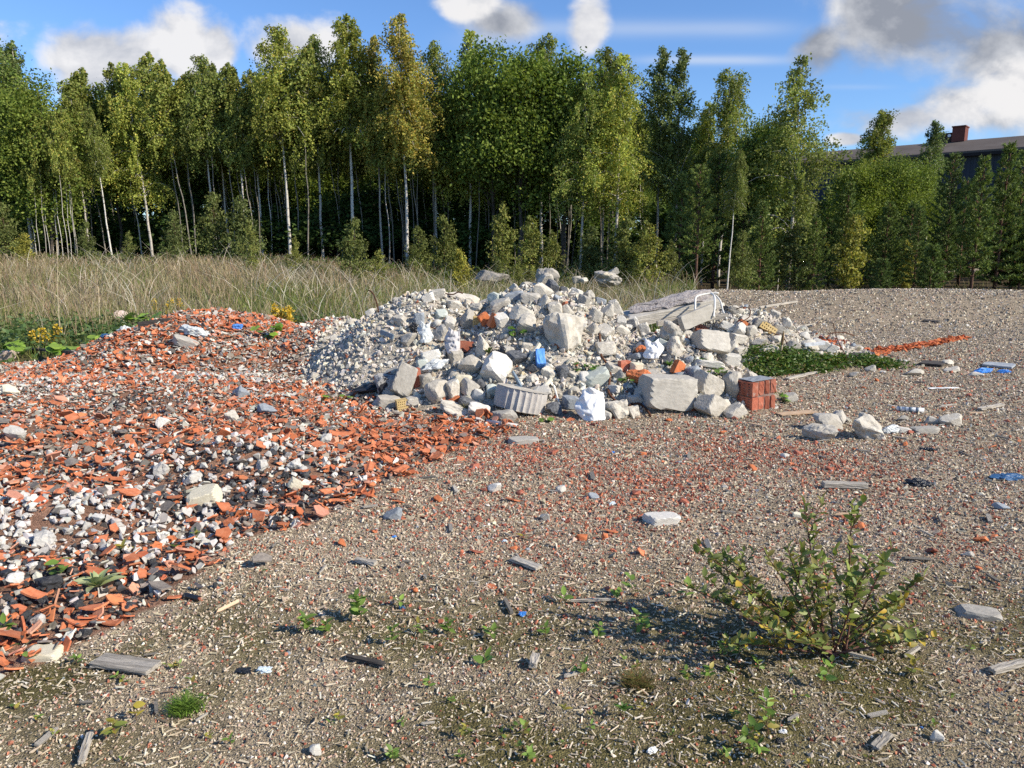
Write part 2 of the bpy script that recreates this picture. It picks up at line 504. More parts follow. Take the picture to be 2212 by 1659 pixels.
def birch_bark():
    m, nt, out = new_mat('birch_bark')
    vec, r = objtex(nt, (4, 4, 9))
    nz = N(nt, 'ShaderNodeTexNoise', i_Scale=1.0, i_Detail=5.0, i_Roughness=.7); L(nt, vec, nz.inputs['Vector'])
    f = ramp(nt, nz.outputs['Fac'], [(.36, (1, 1, 1)), (.43, (0, 0, 0))])
    base = mixc(nt, r, (.60, .57, .51), (.36, .32, .27))
    c = mixc(nt, f, base, (.07, .06, .05))
    p = N(nt, 'ShaderNodeBsdfPrincipled', i_Roughness=.75); L(nt, c, p.inputs['Base Color']); L(nt, p.outputs[0], out.inputs[0])
    return m
M['birch'] = birch_bark()

def ground_mat():
    m, nt, out = new_mat('gravel_ground')
    a = N(nt, 'ShaderNodeAttribute', attribute_name='Col')
    tc = N(nt, 'ShaderNodeTexCoord')
    vo = N(nt, 'ShaderNodeTexVoronoi', i_Scale=130.0); L(nt, tc.outputs['Object'], vo.inputs['Vector'])
    vf = N(nt, 'ShaderNodeTexVoronoi', i_Scale=14.0); L(nt, tc.outputs['Object'], vf.inputs['Vector'])
    nz = N(nt, 'ShaderNodeTexNoise', i_Scale=3.0, i_Detail=9.0, i_Roughness=.7); L(nt, tc.outputs['Object'], nz.inputs['Vector'])
    sep = N(nt, 'ShaderNodeSeparateColor'); L(nt, vo.outputs['Color'], sep.inputs[0])
    sep2 = N(nt, 'ShaderNodeSeparateColor'); L(nt, vf.outputs['Color'], sep2.inputs[0])
    v = math_n(nt, 'ADD', math_n(nt, 'MULTIPLY', sep.outputs[0], .7), .55)
    v = math_n(nt, 'MULTIPLY', v, math_n(nt, 'ADD', math_n(nt, 'MULTIPLY', sep2.outputs[0], .4), .8))
    v = math_n(nt, 'MULTIPLY', v, math_n(nt, 'ADD', math_n(nt, 'MULTIPLY', nz.outputs['Fac'], .9), .55))
    c = mixc(nt, 1.0, a.outputs['Color'], N_comb(nt, v), 'MULTIPLY')
    p = N(nt, 'ShaderNodeBsdfPrincipled', i_Roughness=.95); p.inputs['Specular IOR Level'].default_value = .1
    L(nt, c, p.inputs['Base Color'])
    hh = math_n(nt, 'SUBTRACT', math_n(nt, 'MULTIPLY', nz.outputs['Fac'], 1.2), vo.outputs['Distance'])
    b = N(nt, 'ShaderNodeBump', i_Strength=.7, i_Distance=.008); L(nt, hh, b.inputs['Height']); L(nt, b.outputs[0], p.inputs['Normal'])
    L(nt, p.outputs[0], out.inputs[0])
    return m
M['ground'] = ground_mat()
# ------------------------------------------------------------------ ground sheet
def axis(a, b, fine, lo, hi, grow=1.12):
    v = list(np.arange(lo, hi, fine))
    s, x = fine, hi
    while x < b: v.append(x); s *= grow; x += s
    v.append(b)
    s, x, w = fine, lo, []
    while True:
        s *= grow; x -= s
        if x <= a: break
        w.append(x)
    return np.array([a] + w[::-1] + v)
gx = axis(-420, 420, .045, -6.5, 6.5, 1.05)
gy = axis(-60, 520, .045, 1.4, 13.0, 1.03)
GX, GY = np.meshgrid(gx, gy)
GZ = H(GX, GY)
def ground_colour(x, y):
    n1 = n2(x, y, 5, 51, 4)[:, None]; nb = n2(x, y, .6, 53, 3)[:, None]
    grav = np.array([.33, .265, .185]) * (.8 + .4 * n1) * (.85 + .3 * nb)
    red = redness(x, y)[:, None] * .4
    c = grav * (1 - red) + np.array([.30, .16, .115]) * red
    ms = np.clip(mossy(x, y), 0, 1)[:, None] * .9
    c = c * (1 - ms) + np.array([.105, .092, .030]) * ms
    t = zone(x, y, TILE_POLY)[:, None]
    c = np.where(t, np.array([.27, .155, .105]) * (.5 + .9 * n1) * (1 - .0 * nb), c)
    md = np.clip(mound_h(x, y) * 5, 0, 1)[:, None]
    hp = np.clip(heap_h(x, y) * 10, 0, 1)[:, None]
    c = c * (1 - hp) + np.array([.47, .42, .345]) * (.65 + .6 * n1) * hp
    g = zone(x, y, GRASS_POLY, .5)[:, None]
    c = np.where(g & (hp < .3), np.array([.125, .115, .055]) * (.6 + .8 * n1), c)
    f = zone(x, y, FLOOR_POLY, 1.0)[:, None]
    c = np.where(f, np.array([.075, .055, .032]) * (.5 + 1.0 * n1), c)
    return c
gv = np.stack([GX.ravel(), GY.ravel(), GZ.ravel()], 1)
nyy, nxx = GX.shape
ii = (np.arange(nyy - 1)[:, None] * nxx + np.arange(nxx - 1)[None]).ravel()
gf = np.stack([ii, ii + 1, ii + 1 + nxx, ii + nxx], 1)
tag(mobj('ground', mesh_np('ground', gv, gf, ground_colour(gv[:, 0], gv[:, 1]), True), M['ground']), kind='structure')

# ------------------------------------------------------------------ stuff: gravel, splinters, rubble, tile crumbs
HULLS = [hull_shape(s, 8 + s % 3, .75) for s in range(12)]
CHIPS = [chip_shape(s) for s in range(8)]
SHARDS = [shard_shape(s, rib=(s % 5 == 0)) for s in range(14)]

def pick(cols, probs, n, jit=.22):
    cols = np.array(cols, float); p = np.array(probs, float); p = p / p.sum()
    c = cols[RNG.choice(len(cols), n, p=p)]
    return c * (1 + (RNG.random((n, 1)) - .5) * 2 * jit) * (1 + (RNG.random((n, 3)) - .5) * .08)

def strip(d0, d1, n, margin=1.0):
    y = np.sqrt(RNG.random(n) * (d1 ** 2 - d0 ** 2) + d0 ** 2)
    x = (RNG.random(n) * 2 - 1) * (.70 * y + margin)
    return x, y

def open_gravel(x, y):
    return ~(zone(x, y, TILE_POLY) | zone(x, y, GRASS_POLY, .4) | (heap_h(x, y) > .03) | (zone(x, y, FLOOR_POLY, .6)))

GC = [(.50, .42, .31), (.38, .31, .225), (.60, .52, .40), (.25, .205, .15), (.13, .115, .10), (.40, .28, .19), (.66, .61, .53), (.45, .32, .25)]
GP = [.26, .24, .15, .13, .07, .08, .05, .06]
RC = [(.36, .12, .07), (.42, .16, .10), (.28, .09, .06), (.48, .20, .12)]

def gravel():
    P, S, C = [], [], []
    for d0, d1, n, s0, s1 in ((1.7, 2.7, 42000, .006, .016), (2.7, 4.0, 60000, .007, .020), (4.0, 6.0, 75000, .009, .026), (6.0, 9.5, 80000, .012, .032), (9.5, 15, 60000, .018, .045), (15, 30, 60000, .03, .08)):
        x, y = strip(d0, d1, n)
        k = open_gravel(x, y) & (RNG.random(n) > .60 * np.clip(mossy(x, y), 0, 1))
        x, y = x[k], y[k]; n = len(x)
        s = s0 + (s1 - s0) * RNG.random(n) ** 2.6
        c = pick(GC, GP, n)
        r = RNG.random(n) < (.07 + .5 * redness(x, y)) * (y < 12)
        c[r] = pick(RC, [1, 1, 1, .6], n)[r]
        s = np.where(r, s * 1.25, s)
        P.append(np.stack([x, y, H(x, y) + s * .18], 1)); S.append(s[:, None] * (.75 + .6 * RNG.random((n, 3)))); C.append(c)
    # coarser bits among it
    for d0, d1, n, s0, s1 in ((1.8, 3.2, 420, .014, .035), (3.2, 6.5, 1900, .018, .055), (6.5, 12, 1900, .025, .07), (12, 26, 1500, .05, .12)):
        x, y = strip(d0, d1, n); k = open_gravel(x, y); x, y = x[k], y[k]; n = len(x)
        s = s0 + (s1 - s0) * RNG.random(n) ** 2.2
        c = pick(GC + [(.62, .56, .36), (.20, .215, .22)], GP + [.06, .10], n)
        r = RNG.random(n) < (.15 + .5 * redness(x, y)) * (y < 12); c[r] = pick(RC + [(.48, .16, .07)], [1, 1, 1, .6, 1], n)[r]
        P.append(np.stack([x, y, H(x, y) + s * .15], 1)); S.append(s[:, None] * np.stack([.8 + .6 * RNG.random(n), .6 + .5 * RNG.random(n), .35 + .5 * RNG.random(n)], 1)); C.append(c)
    P, S, C = map(np.concatenate, (P, S, C)); n = len(P)
    return scatter('gravel', HULLS, P, S, rot_xyz(*(RNG.random((3, n)) * 2 * PI)), C)
tag(mobj('gravel', gravel(), M['bits']), kind='stuff')

def splinters():
    P, S, C = [], [], []
    for d0, d1, n, l0, l1 in ((1.7, 3.0, 10500, .007, .042), (3.0, 5.0, 13000, .010, .055), (5.0, 9.0, 14000, .018, .075), (9, 26, 14000, .035, .13)):
        x, y = strip(d0, d1, n)
        k = open_gravel(x, y)
        x, y = x[k], y[k]; n = len(x)
        l = l0 + (l1 - l0) * RNG.random(n) ** 3.2
        P.append(np.stack([x, y, H(x, y) + .004 + l * .06 + .004 * RNG.random(n)], 1))
        S.append(np.stack([l, l * (.07 + .11 * RNG.random(n)), l * .05 + .001], 1))
        C.append(pick([(.55, .47, .34), (.46, .38, .26), (.66, .60, .48), (.32, .255, .18), (.20, .155, .11)], [.30, .28, .10, .20, .12], n))
    P, S, C = map(np.concatenate, (P, S, C)); n = len(P)
    R = rot_xyz((RNG.random(n) - .5) * 1.0, (RNG.random(n) - .5) * .7, RNG.random(n) * 2 * PI)
    return scatter('wood_chips', CHIPS, P, S, R, C)
tag(mobj('wood_chips', splinters(), M['bits']), kind='stuff')

def rubble():
    P, S, C = [], [], []
    for (x0, x1, y0, y1, n, s0, s1) in ((-3, 3.4, 6.6, 10.8, 46000, .014, .085), (1.5, 6, 8.8, 12.6, 15000, .02, .10)):
        x = x0 + (x1 - x0) * RNG.random(n); y = y0 + (y1 - y0) * RNG.random(n)
        k = heap_h(x, y) > .02 + .05 * RNG.random(n)
        x, y = x[k], y[k]; n = len(x)
        fine = sstep(-.4, -1.3, x)
        s = s0 + (s1 - s0) * RNG.random(n) ** (3.0 + 1.2 * fine)
        c = pick([(.54, .49, .41), (.62, .575, .495), (.44, .395, .32), (.70, .66, .58), (.14, .135, .13), (.42, .16, .09), (.55, .46, .31), (.28, .275, .26)], [.34, .28, .20, .05, .035, .02, .03, .045], n, .12)
        P.append(np.stack([x, y, H(x, y) + s * (RNG.random(n) * .5)], 1)); S.append(s[:, None] * (.45 + 1.0 * RNG.random((n, 3)))); C.append(c)
    P, S, C = map(np.concatenate, (P, S, C)); n = len(P)
    return scatter('rubble', HULLS, P, S, rot_xyz(*(RNG.random((3, n)) * 2 * PI)), C)
tag(mobj('rubble', rubble(), M['bits']), kind='stuff')

def lumpzones(x, y):
    """(white lumps, black slag, solid orange) weights in the tile field"""
    w = 1.2 * np.exp(-(((x + 2.55) / .85) ** 2 + ((y - 4.05) / .36) ** 2)) + .42 * np.exp(-(((x + 1.9) / .9) ** 2 + ((y - 5.1) / .4) ** 2)) + .16 * np.exp(-(((x + 4) / 2.2) ** 2 + ((y - 8.4) / 1.0) ** 2)) + .14 * np.exp(-(((x + 3.2) / 1.0) ** 2 + ((y - 5.6) / .4) ** 2))
    k = .9 * np.exp(-(((x + 1.75) / .8) ** 2 + ((y - 4.75) / .6) ** 2)) + .8 * np.exp(-(((x + 2.5) / .9) ** 2 + ((y - 3.3) / .45) ** 2)) + .9 * np.exp(-(((x + 3.5) / .35) ** 2 + ((y - 6.9) / .28) ** 2)) + .45 * np.exp(-(((x + 3.0) / .8) ** 2 + ((y - 5.6) / .4) ** 2))
    o = np.exp(-(((x + .7) / .8) ** 2 + ((y - 6.1) / .8) ** 2))
    m = .55 + .9 * n2(x, y, 3.5, 61)
    return np.clip(w * m, 0, 1), np.clip(k * m, 0, 1), o

def tile_pts(n):
    y = np.sqrt(RNG.random(n) * (13 ** 2 - 2.0 ** 2) + 4.0)
    x = -RNG.random(n) * (.72 * y + .9) + .2
    k = (zone(x, y, TILE_POLY, .22) | (zone(x, y, TILE_POLY, .75, 33) & (RNG.random(n) < .10))) & (heap_h(x, y) < .12)
    return x[k], y[k]

def tile_stuff():
    x, y = tile_pts(64000)
    w, k, o = lumpzones(x, y)
    keep = RNG.random(len(x)) > np.clip(.75 * w + .62 * k, 0, .93)
    x, y, o = x[keep], y[keep], o[keep]; n = len(x)
    pale = sstep(.45, .65, n2(x, y, .9, 71)) * sstep(5.5, 7.5, y) * (o < .3)
    s = (.024 + .078 * RNG.random(n) ** 2.4) * (1 - .25 * pale) * (1 + .25 * sstep(6.5, 10, y))
    c = pick([(.47, .148, .064), (.54, .19, .088), (.41, .125, .06), (.50, .25, .165), (.15, .13, .11), (.25, .21, .17)], [.27, .19, .14, .13, .14, .13], n, .18)
    g = (RNG.random(n) < .19 + .5 * pale) & (o < .45)
    c[g] = pick([(.50, .465, .40), (.58, .55, .48), (.36, .33, .28), (.22, .19, .16)], [.4, .25, .2, .15], n)[g]
    z = H(x, y) + s * .08 + .03 * RNG.random(n) ** 2
    t = .30 + .35 * RNG.random(n)
    R = rot_xyz(RNG.normal(0, 1, n) * t, RNG.normal(0, 1, n) * t, RNG.random(n) * 2 * PI)
    S = np.stack([s, s * (.7 + .6 * RNG.random(n)), np.clip(s, .05, .11) * 1.6], 1)
    return scatter('tile_fragments', SHARDS, np.stack([x, y, z], 1), S, R, c)
tag(mobj('tile_fragments', tile_stuff(), M['bits']), kind='stuff')

def lump_stuff():
    x, y = tile_pts(60000)
    w, k, o = lumpzones(x, y)
    n = len(x)
    u = RNG.random(n)
    white = u < w * .7 + .015
    black = (~white) & (u > 1 - (k * 1.1 + .03))
    grit = (~white) & (~black) & (RNG.random(n) < .16)
    sel = white | black | grit
    c = pick([(.52, .49, .45), (.44, .415, .375), (.60, .57, .53)], [1, .8, .5], n, .12)
    c[black] = pick([(.035, .035, .037), (.07, .07, .072), (.11, .11, .108)], [1, .8, .3], n)[black]
    c[grit] = pick([(.50, .46, .39), (.40, .36, .30), (.45, .17, .09), (.60, .57, .5)], [1, 1, .6, .5], n)[grit]
    s = np.where(grit, .012 + .02 * RNG.random(n), np.where(white, .018, .014) + np.where(white, .055, .035) * RNG.random(n) ** 2.2)
    x, y, s, c = x[sel], y[sel], s[sel], c[sel]; n = len(x)
    P = np.stack([x, y, H(x, y) + s * .35 + .02 * RNG.random(n)], 1)
    return scatter('clinker_and_lumps', HULLS, P, s[:, None] * (.75 + .5 * RNG.random((n, 3))), rot_xyz(*(RNG.random((3, n)) * 2 * PI)), c)
tag(mobj('clinker_and_lumps', lump_stuff(), M['bits']), kind='stuff')

# a low strip of orange tile crumbs on the open gravel behind the heap (seen edge on)
def far_strip():
    n = 620
    u = RNG.random(n)
    px = 1775 + (2085 - 1775) * u
    P = []
    for a, b in ((1775, 738), (2085, 729)): P.append(hit(a, b)[0])
    q = P[0][None] + (P[1] - P[0])[None] * u[:, None]
    x = q[:, 0]; y = q[:, 1] + RNG.normal(0, .16, n) * (1 - .5 * u)
    s = .05 + .10 * RNG.random(n)
    c = pick([(.49, .132, .046), (.56, .175, .07), (.43, .115, .05)], [1, 1, 1], n)
    R = rot_xyz(RNG.normal(0, .35, n), RNG.normal(0, .35, n), RNG.random(n) * 2 * PI)
    return scatter('tile_fragments', SHARDS, np.stack([x, y, H(x, y) + .02], 1), np.stack([s, s, np.full(n, .12)], 1), R, c)
tag(mobj('tile_fragments', far_strip(), M['bits']), kind='stuff')

# ------------------------------------------------------------------ stuff: the tall dry grass field and low weeds
def blades(name, x, y, hgt, wid, lean, col, segs=3, headed=None):
    n = len(x)
    z = H(x, y) - .02
    az = RNG.random(n) * 2 * PI; ln = lean * (.4 + RNG.random(n))
    fa = RNG.random(n) * PI
    t = np.linspace(0, 1, segs + 1)
    V = np.empty((n, (segs + 1) * 2, 3))
    for i, tt in enumerate(t):
        cx = x + np.cos(az) * ln * hgt * tt ** 2; cy = y + np.sin(az) * ln * hgt * tt ** 2; cz = z + hgt * tt * (1 - .3 * ln * tt)
        w = wid * (1 - tt * .85)
        if headed is not None: w = np.where(headed & (tt > .8), wid * 1.5, w) if i < segs else np.where(headed, wid * .7, w)
        V[:, 2 * i] = np.stack([cx - np.cos(fa) * w / 2, cy - np.sin(fa) * w / 2, cz], 1)
        V[:, 2 * i + 1] = np.stack([cx + np.cos(fa) * w / 2, cy + np.sin(fa) * w / 2, cz], 1)
    m = (segs + 1) * 2
    Fq = np.concatenate([(np.arange(n) * m)[:, None] + np.array([2 * i, 2 * i + 1, 2 * i + 3, 2 * i + 2])[None] for i in range(segs)])
    return mesh_np(name, V.reshape(-1, 3), Fq, np.repeat(col, m, 0))

def field_pts(n, y0, y1, m=2.0):
    y = np.sqrt(RNG.random(n) * (y1 ** 2 - y0 ** 2) + y0 ** 2)
    x = -.72 * y - m + RNG.random(n) * (.72 * y + m + 8.5)
    k = zone(x, y, GRASS_POLY, .35) & (heap_h(x, y) < .05) & (mound_h(x, y) < .3)
    return x[k], y[k]

def thin(x, y, f):
    k = RNG.random(len(x)) < f
    return x[k], y[k]

# low green growth
x, y = field_pts(90000, 9.8, 36); n = len(x)
gr = n2(x, y, .35, 81)
near = sstep(16, 11, y)
c = pick([(.14, .19, .045), (.20, .225, .065), (.25, .235, .09), (.10, .15, .035)], [1, 1, .7, .6], n, .25)
dry = (RNG.random(n) < np.clip((gr - .42) * 4 + .22 - near * .5 - .3 * sstep(-8, -2, x), .03, .85))
c[dry] = pick([(.36, .30, .19), (.29, .235, .155), (.42, .37, .27)], [1, 1, .6], n)[dry]
tag(mobj('meadow_grass', blades('meadow_grass', x, y, (.22 + .33 * RNG.random(n)) * (.55 + .45 * sstep(10, 15, y)), .010 + .0006 * y, .45, c), M['grass']), kind='stuff')
# tall dry stalks
x, y = field_pts(70000, 12.0, 37)
dn = n2(x, y, .5, 83)
k = RNG.random(len(x)) < np.clip((dn - .40) * 4.2, .04, 1) * (.18 + .82 * sstep(0.0, -7, x))
x, y = x[k], y[k]; n = len(x)
c = pick([(.42, .33, .205), (.32, .24, .155), (.48, .40, .28), (.26, .165, .11), (.24, .22, .08)], [.9, .9, .5, .8, .8], n, .25) * (.7 + .6 * n2(x, y, .8, 99))[:, None]
tag(mobj('tall_dry_grass', blades('tall_dry_grass', x, y, (.38 + .45 * RNG.random(n)) * (.7 + .6 * n2(x, y, .4, 85)), .006 + .00055 * y, .30, c, 3, RNG.random(n) < .45), M['grass']), kind='stuff')
# pale bent dead stems
x, y = field_pts(3600, 12.6, 30)
k = RNG.random(len(x)) < np.clip((n2(x, y, .45, 87) - .42) * 5, .05, 1); x, y = x[k], y[k]; n = len(x)
c = pick([(.58, .52, .42), (.50, .44, .34)], [1, 1], n)
tag(mobj('bent_dead_stems', blades('bent_dead_stems', x, y, .7 + .8 * RNG.random(n), .016 + .0004 * y, 1.0, c, 4), M['grass']), kind='stuff')
# leafy low weeds along the field's edge and at the wood's foot
def leafy(name, x, y, hmin, hmax, size, cols, probs, per=14):
    n = len(x)
    hh = hmin + (hmax - hmin) * RNG.random(n)
    px = np.repeat(x, per) + RNG.normal(0, .09, n * per); py = np.repeat(y, per) + RNG.normal(0, .09, n * per)
    pz = np.repeat(H(x, y), per) + np.repeat(hh, per) * RNG.random(n * per)
    A = unit(RNG.normal(0, 1, (n * per, 3)) * np.array([1, 1, .5])); B = unit(np.cross(A, RNG.normal(0, 1, (n * per, 3)) + np.array([0, 0, 1.2])))
    sz = size * (.6 + .8 * RNG.random(n * per))[:, None]
    V, Fq = quads(np.stack([px, py, pz], 1), A * sz, B * sz * .42)
    return mesh_np(name, V, Fq, np.repeat(pick(cols, probs, n * per), 4, 0))
x, y = field_pts(9000, 9.8, 14.5); k = (x < -3.4) | (y > 12.6); x, y = x[k], y[k]
k = RNG.random(len(x)) < np.clip((n2(x, y, .8, 91) - .38) * 4, 0, 1); x, y = x[k], y[k]
tag(mobj('low_weeds', leafy('low_weeds', x, y, .12, .42, .05, [(.075, .13, .04), (.10, .16, .05), (.15, .19, .06)], [1, 1, .5]), M['plant']), kind='stuff')
y = 30 + RNG.random(4200) * 12; x = -.75 * y - 3 + RNG.random(4200) * (.75 * y + 3 + 6)
tag(mobj('undergrowth', leafy('undergrowth', x, y, .15, .8, .08, [(.05, .085, .022), (.07, .11, .03), (.10, .13, .035)], [1, 1, .6], 14), M['leaf']), kind='stuff')
# low grass under the pines, on the far gravel
x = 4 + RNG.random(6000) * 24; y = 24 + RNG.random(6000) * 16; k = n2(x, y, .5, 93) > .5; x, y = x[k], y[k]
c = pick([(.20, .18, .07), (.12, .14, .04), (.30, .24, .13)], [1, 1, .7], len(x))
tag(mobj('sparse_grass', blades('sparse_grass', x, y, .12 + .25 * RNG.random(len(x)), np.full(len(x), .02), .5, c), M['grass']), kind='stuff')
# chickweed mat beside the brick block
def mat_patch():
    X, Y = [], []
    for px, py, w, h_, n in ((1700, 786, 80, 20, 620), (1885, 788, 50, 7, 160), (1640, 806, 40, 11, 200), (1800, 784, 50, 8, 120)):
        p, Yd = hit(px, py); s = Yd / F_PX
        r = np.sqrt(RNG.random(n)); a = RNG.random(n) * 2 * PI
        X.append(p[0] + np.cos(a) * r * w * s); Y.append(p[1] + np.sin(a) * r * h_ * s * 2.0)
    return np.concatenate(X), np.concatenate(Y)
x, y = mat_patch()
k = n2(x, y, 3, 95) > .36; x, y = x[k], y[k]
tag(mobj('ground_cover', leafy('ground_cover', x, y, .02, .12, .026, [(.07, .13, .02), (.10, .17, .03), (.16, .19, .04), (.28, .22, .10)], [1, 1, .4, .2], 22), M['plant']), kind='stuff')
# moss and tiny greenery on the near gravel
x, y = strip(1.7, 4.2, 16000, .4); k = open_gravel(x, y) & (RNG.random(len(x)) < mossy(x, y)); x, y = x[k], y[k]
c = pick([(.13, .125, .03), (.20, .18, .05), (.10, .13, .03)], [1, .8, .6], len(x))
tag(mobj('moss_tufts', blades('moss_tufts', x, y, .012 + .02 * RNG.random(len(x)), np.full(len(x), .004), .7, c, 2), M['grass']), kind='stuff')
# ------------------------------------------------------------------ broken concrete and stones
def rock_shape(seed, kind='r', sub=3):
    r = random.Random(seed); g = np.random.default_rng(seed)
    bm = bmesh.new(); bmesh.ops.create_icosphere(bm, subdivisions=sub, radius=1)
    n = np.array([v.co[:] for v in bm.verts]); n /= np.linalg.norm(n, axis=1, keepdims=True)
    Fc = np.array([[v.index for v in f.verts] for f in bm.faces]); bm.free()
    if kind == 'b' or kind == 's':
        ax = np.eye(3); pl = [(a * s + g.normal(0, .10, 3), 1.0) for a in ax for s in (1, -1)]
        for _ in range(r.choice([1, 2, 3]) if kind == 'b' else 4):
            a = g.normal(0, 1, 3); a[2] *= (.6 if kind == 'b' else .15)
            pl.append((a / np.linalg.norm(a), r.uniform(1.0, 1.35)))
        amp, fs = .022, 2.2
    elif kind == 'l':
        pl = [(unit(g.normal(0, 1, 3)), r.uniform(.85, 1.1)) for _ in range(12)]; amp, fs = .30, 1.9
    else:
        pl = [(unit(g.normal(0, 1, 3)), r.uniform(.65, 1.15)) for _ in range(10)]; amp, fs = .045, 2.0
        pl += [(unit(-np.mean([p[0] for p in pl], 0) + g.normal(0, .2, 3)), .8)]
    rad = np.full(len(n), 1.55)
    for p, d in pl:
        c = n @ (p / np.linalg.norm(p))
        rad = np.where(c > .05, np.minimum(rad, d / np.maximum(c, .05)), rad)
    rough = fbm(n * fs + seed * 3.1, 4, seed % 97, .55) - .5
    fine = fbm(n * rad[:, None] * 9 + seed, 2, 5) - .5
    V = n * (rad * (1 + amp * 2.4 * rough) + .03 * fine)[:, None]
    lo, hi = V.min(0), V.max(0)
    V = (V - (lo + hi) / 2) / (hi - lo)
    return V, Fc

_rc = {}
def rock_mesh(kind, var, mat, sub=3):
    key = (kind, var, mat, sub)
    if key not in _rc:
        V, Fc = rock_shape(100 + var * 7 + {'r': 0, 'l': 1000, 'b': 2000, 's': 3000}[kind], kind, sub)
        me = mesh_np('concrete_chunk', V, Fc); me.materials.append(M[mat]); _rc[key] = me
    return _rc[key]

PLACED = []
def put_chunk(x, y, w, h, kind, mat, label, name='concrete_chunk', cat='concrete chunk', rot=(0, 0, None), ymax=None, sink=.12, deep=None, sub=3, var=None, Y=None, group=None):
    """x, y, w, h: the middle and size in photograph pixels; the chunk lies on the ground seen there"""
    if Y is not None:
        p = at(x, y + h * .35, Y)
        d = Y
    else:
        p, d = hit(x, y + h * .38, ymax)
    s = (d * math.cos(PITCH) + (1.6 - p[2]) * math.sin(PITCH)) / F_PX
    W, Hh = w * s * 1.1, h * s * 1.1
    D = deep * W if deep else .5 * (W + Hh) * random.uniform(.8, 1.0)
    o = bpy.data.objects.new(name, rock_mesh(kind, random.randrange(14) if var is None else var, mat, sub))
    rz = random.uniform(-.5, .5) if rot[2] is None else math.radians(rot[2])
    c = abs(math.cos(rz)); sn = abs(math.sin(rz))
    o.scale = (W, D, Hh)
    o.rotation_euler = (math.radians(rot[0]), math.radians(rot[1]), rz)
    o.location = (p[0], p[1] + D * .15, p[2] + Hh * (.5 - sink))
    link(o); tag(o, label, cat, group)
    PLACED.append((p[0], p[1], max(W, Hh)))
    return o

HM, HR = 10.2, 12.2
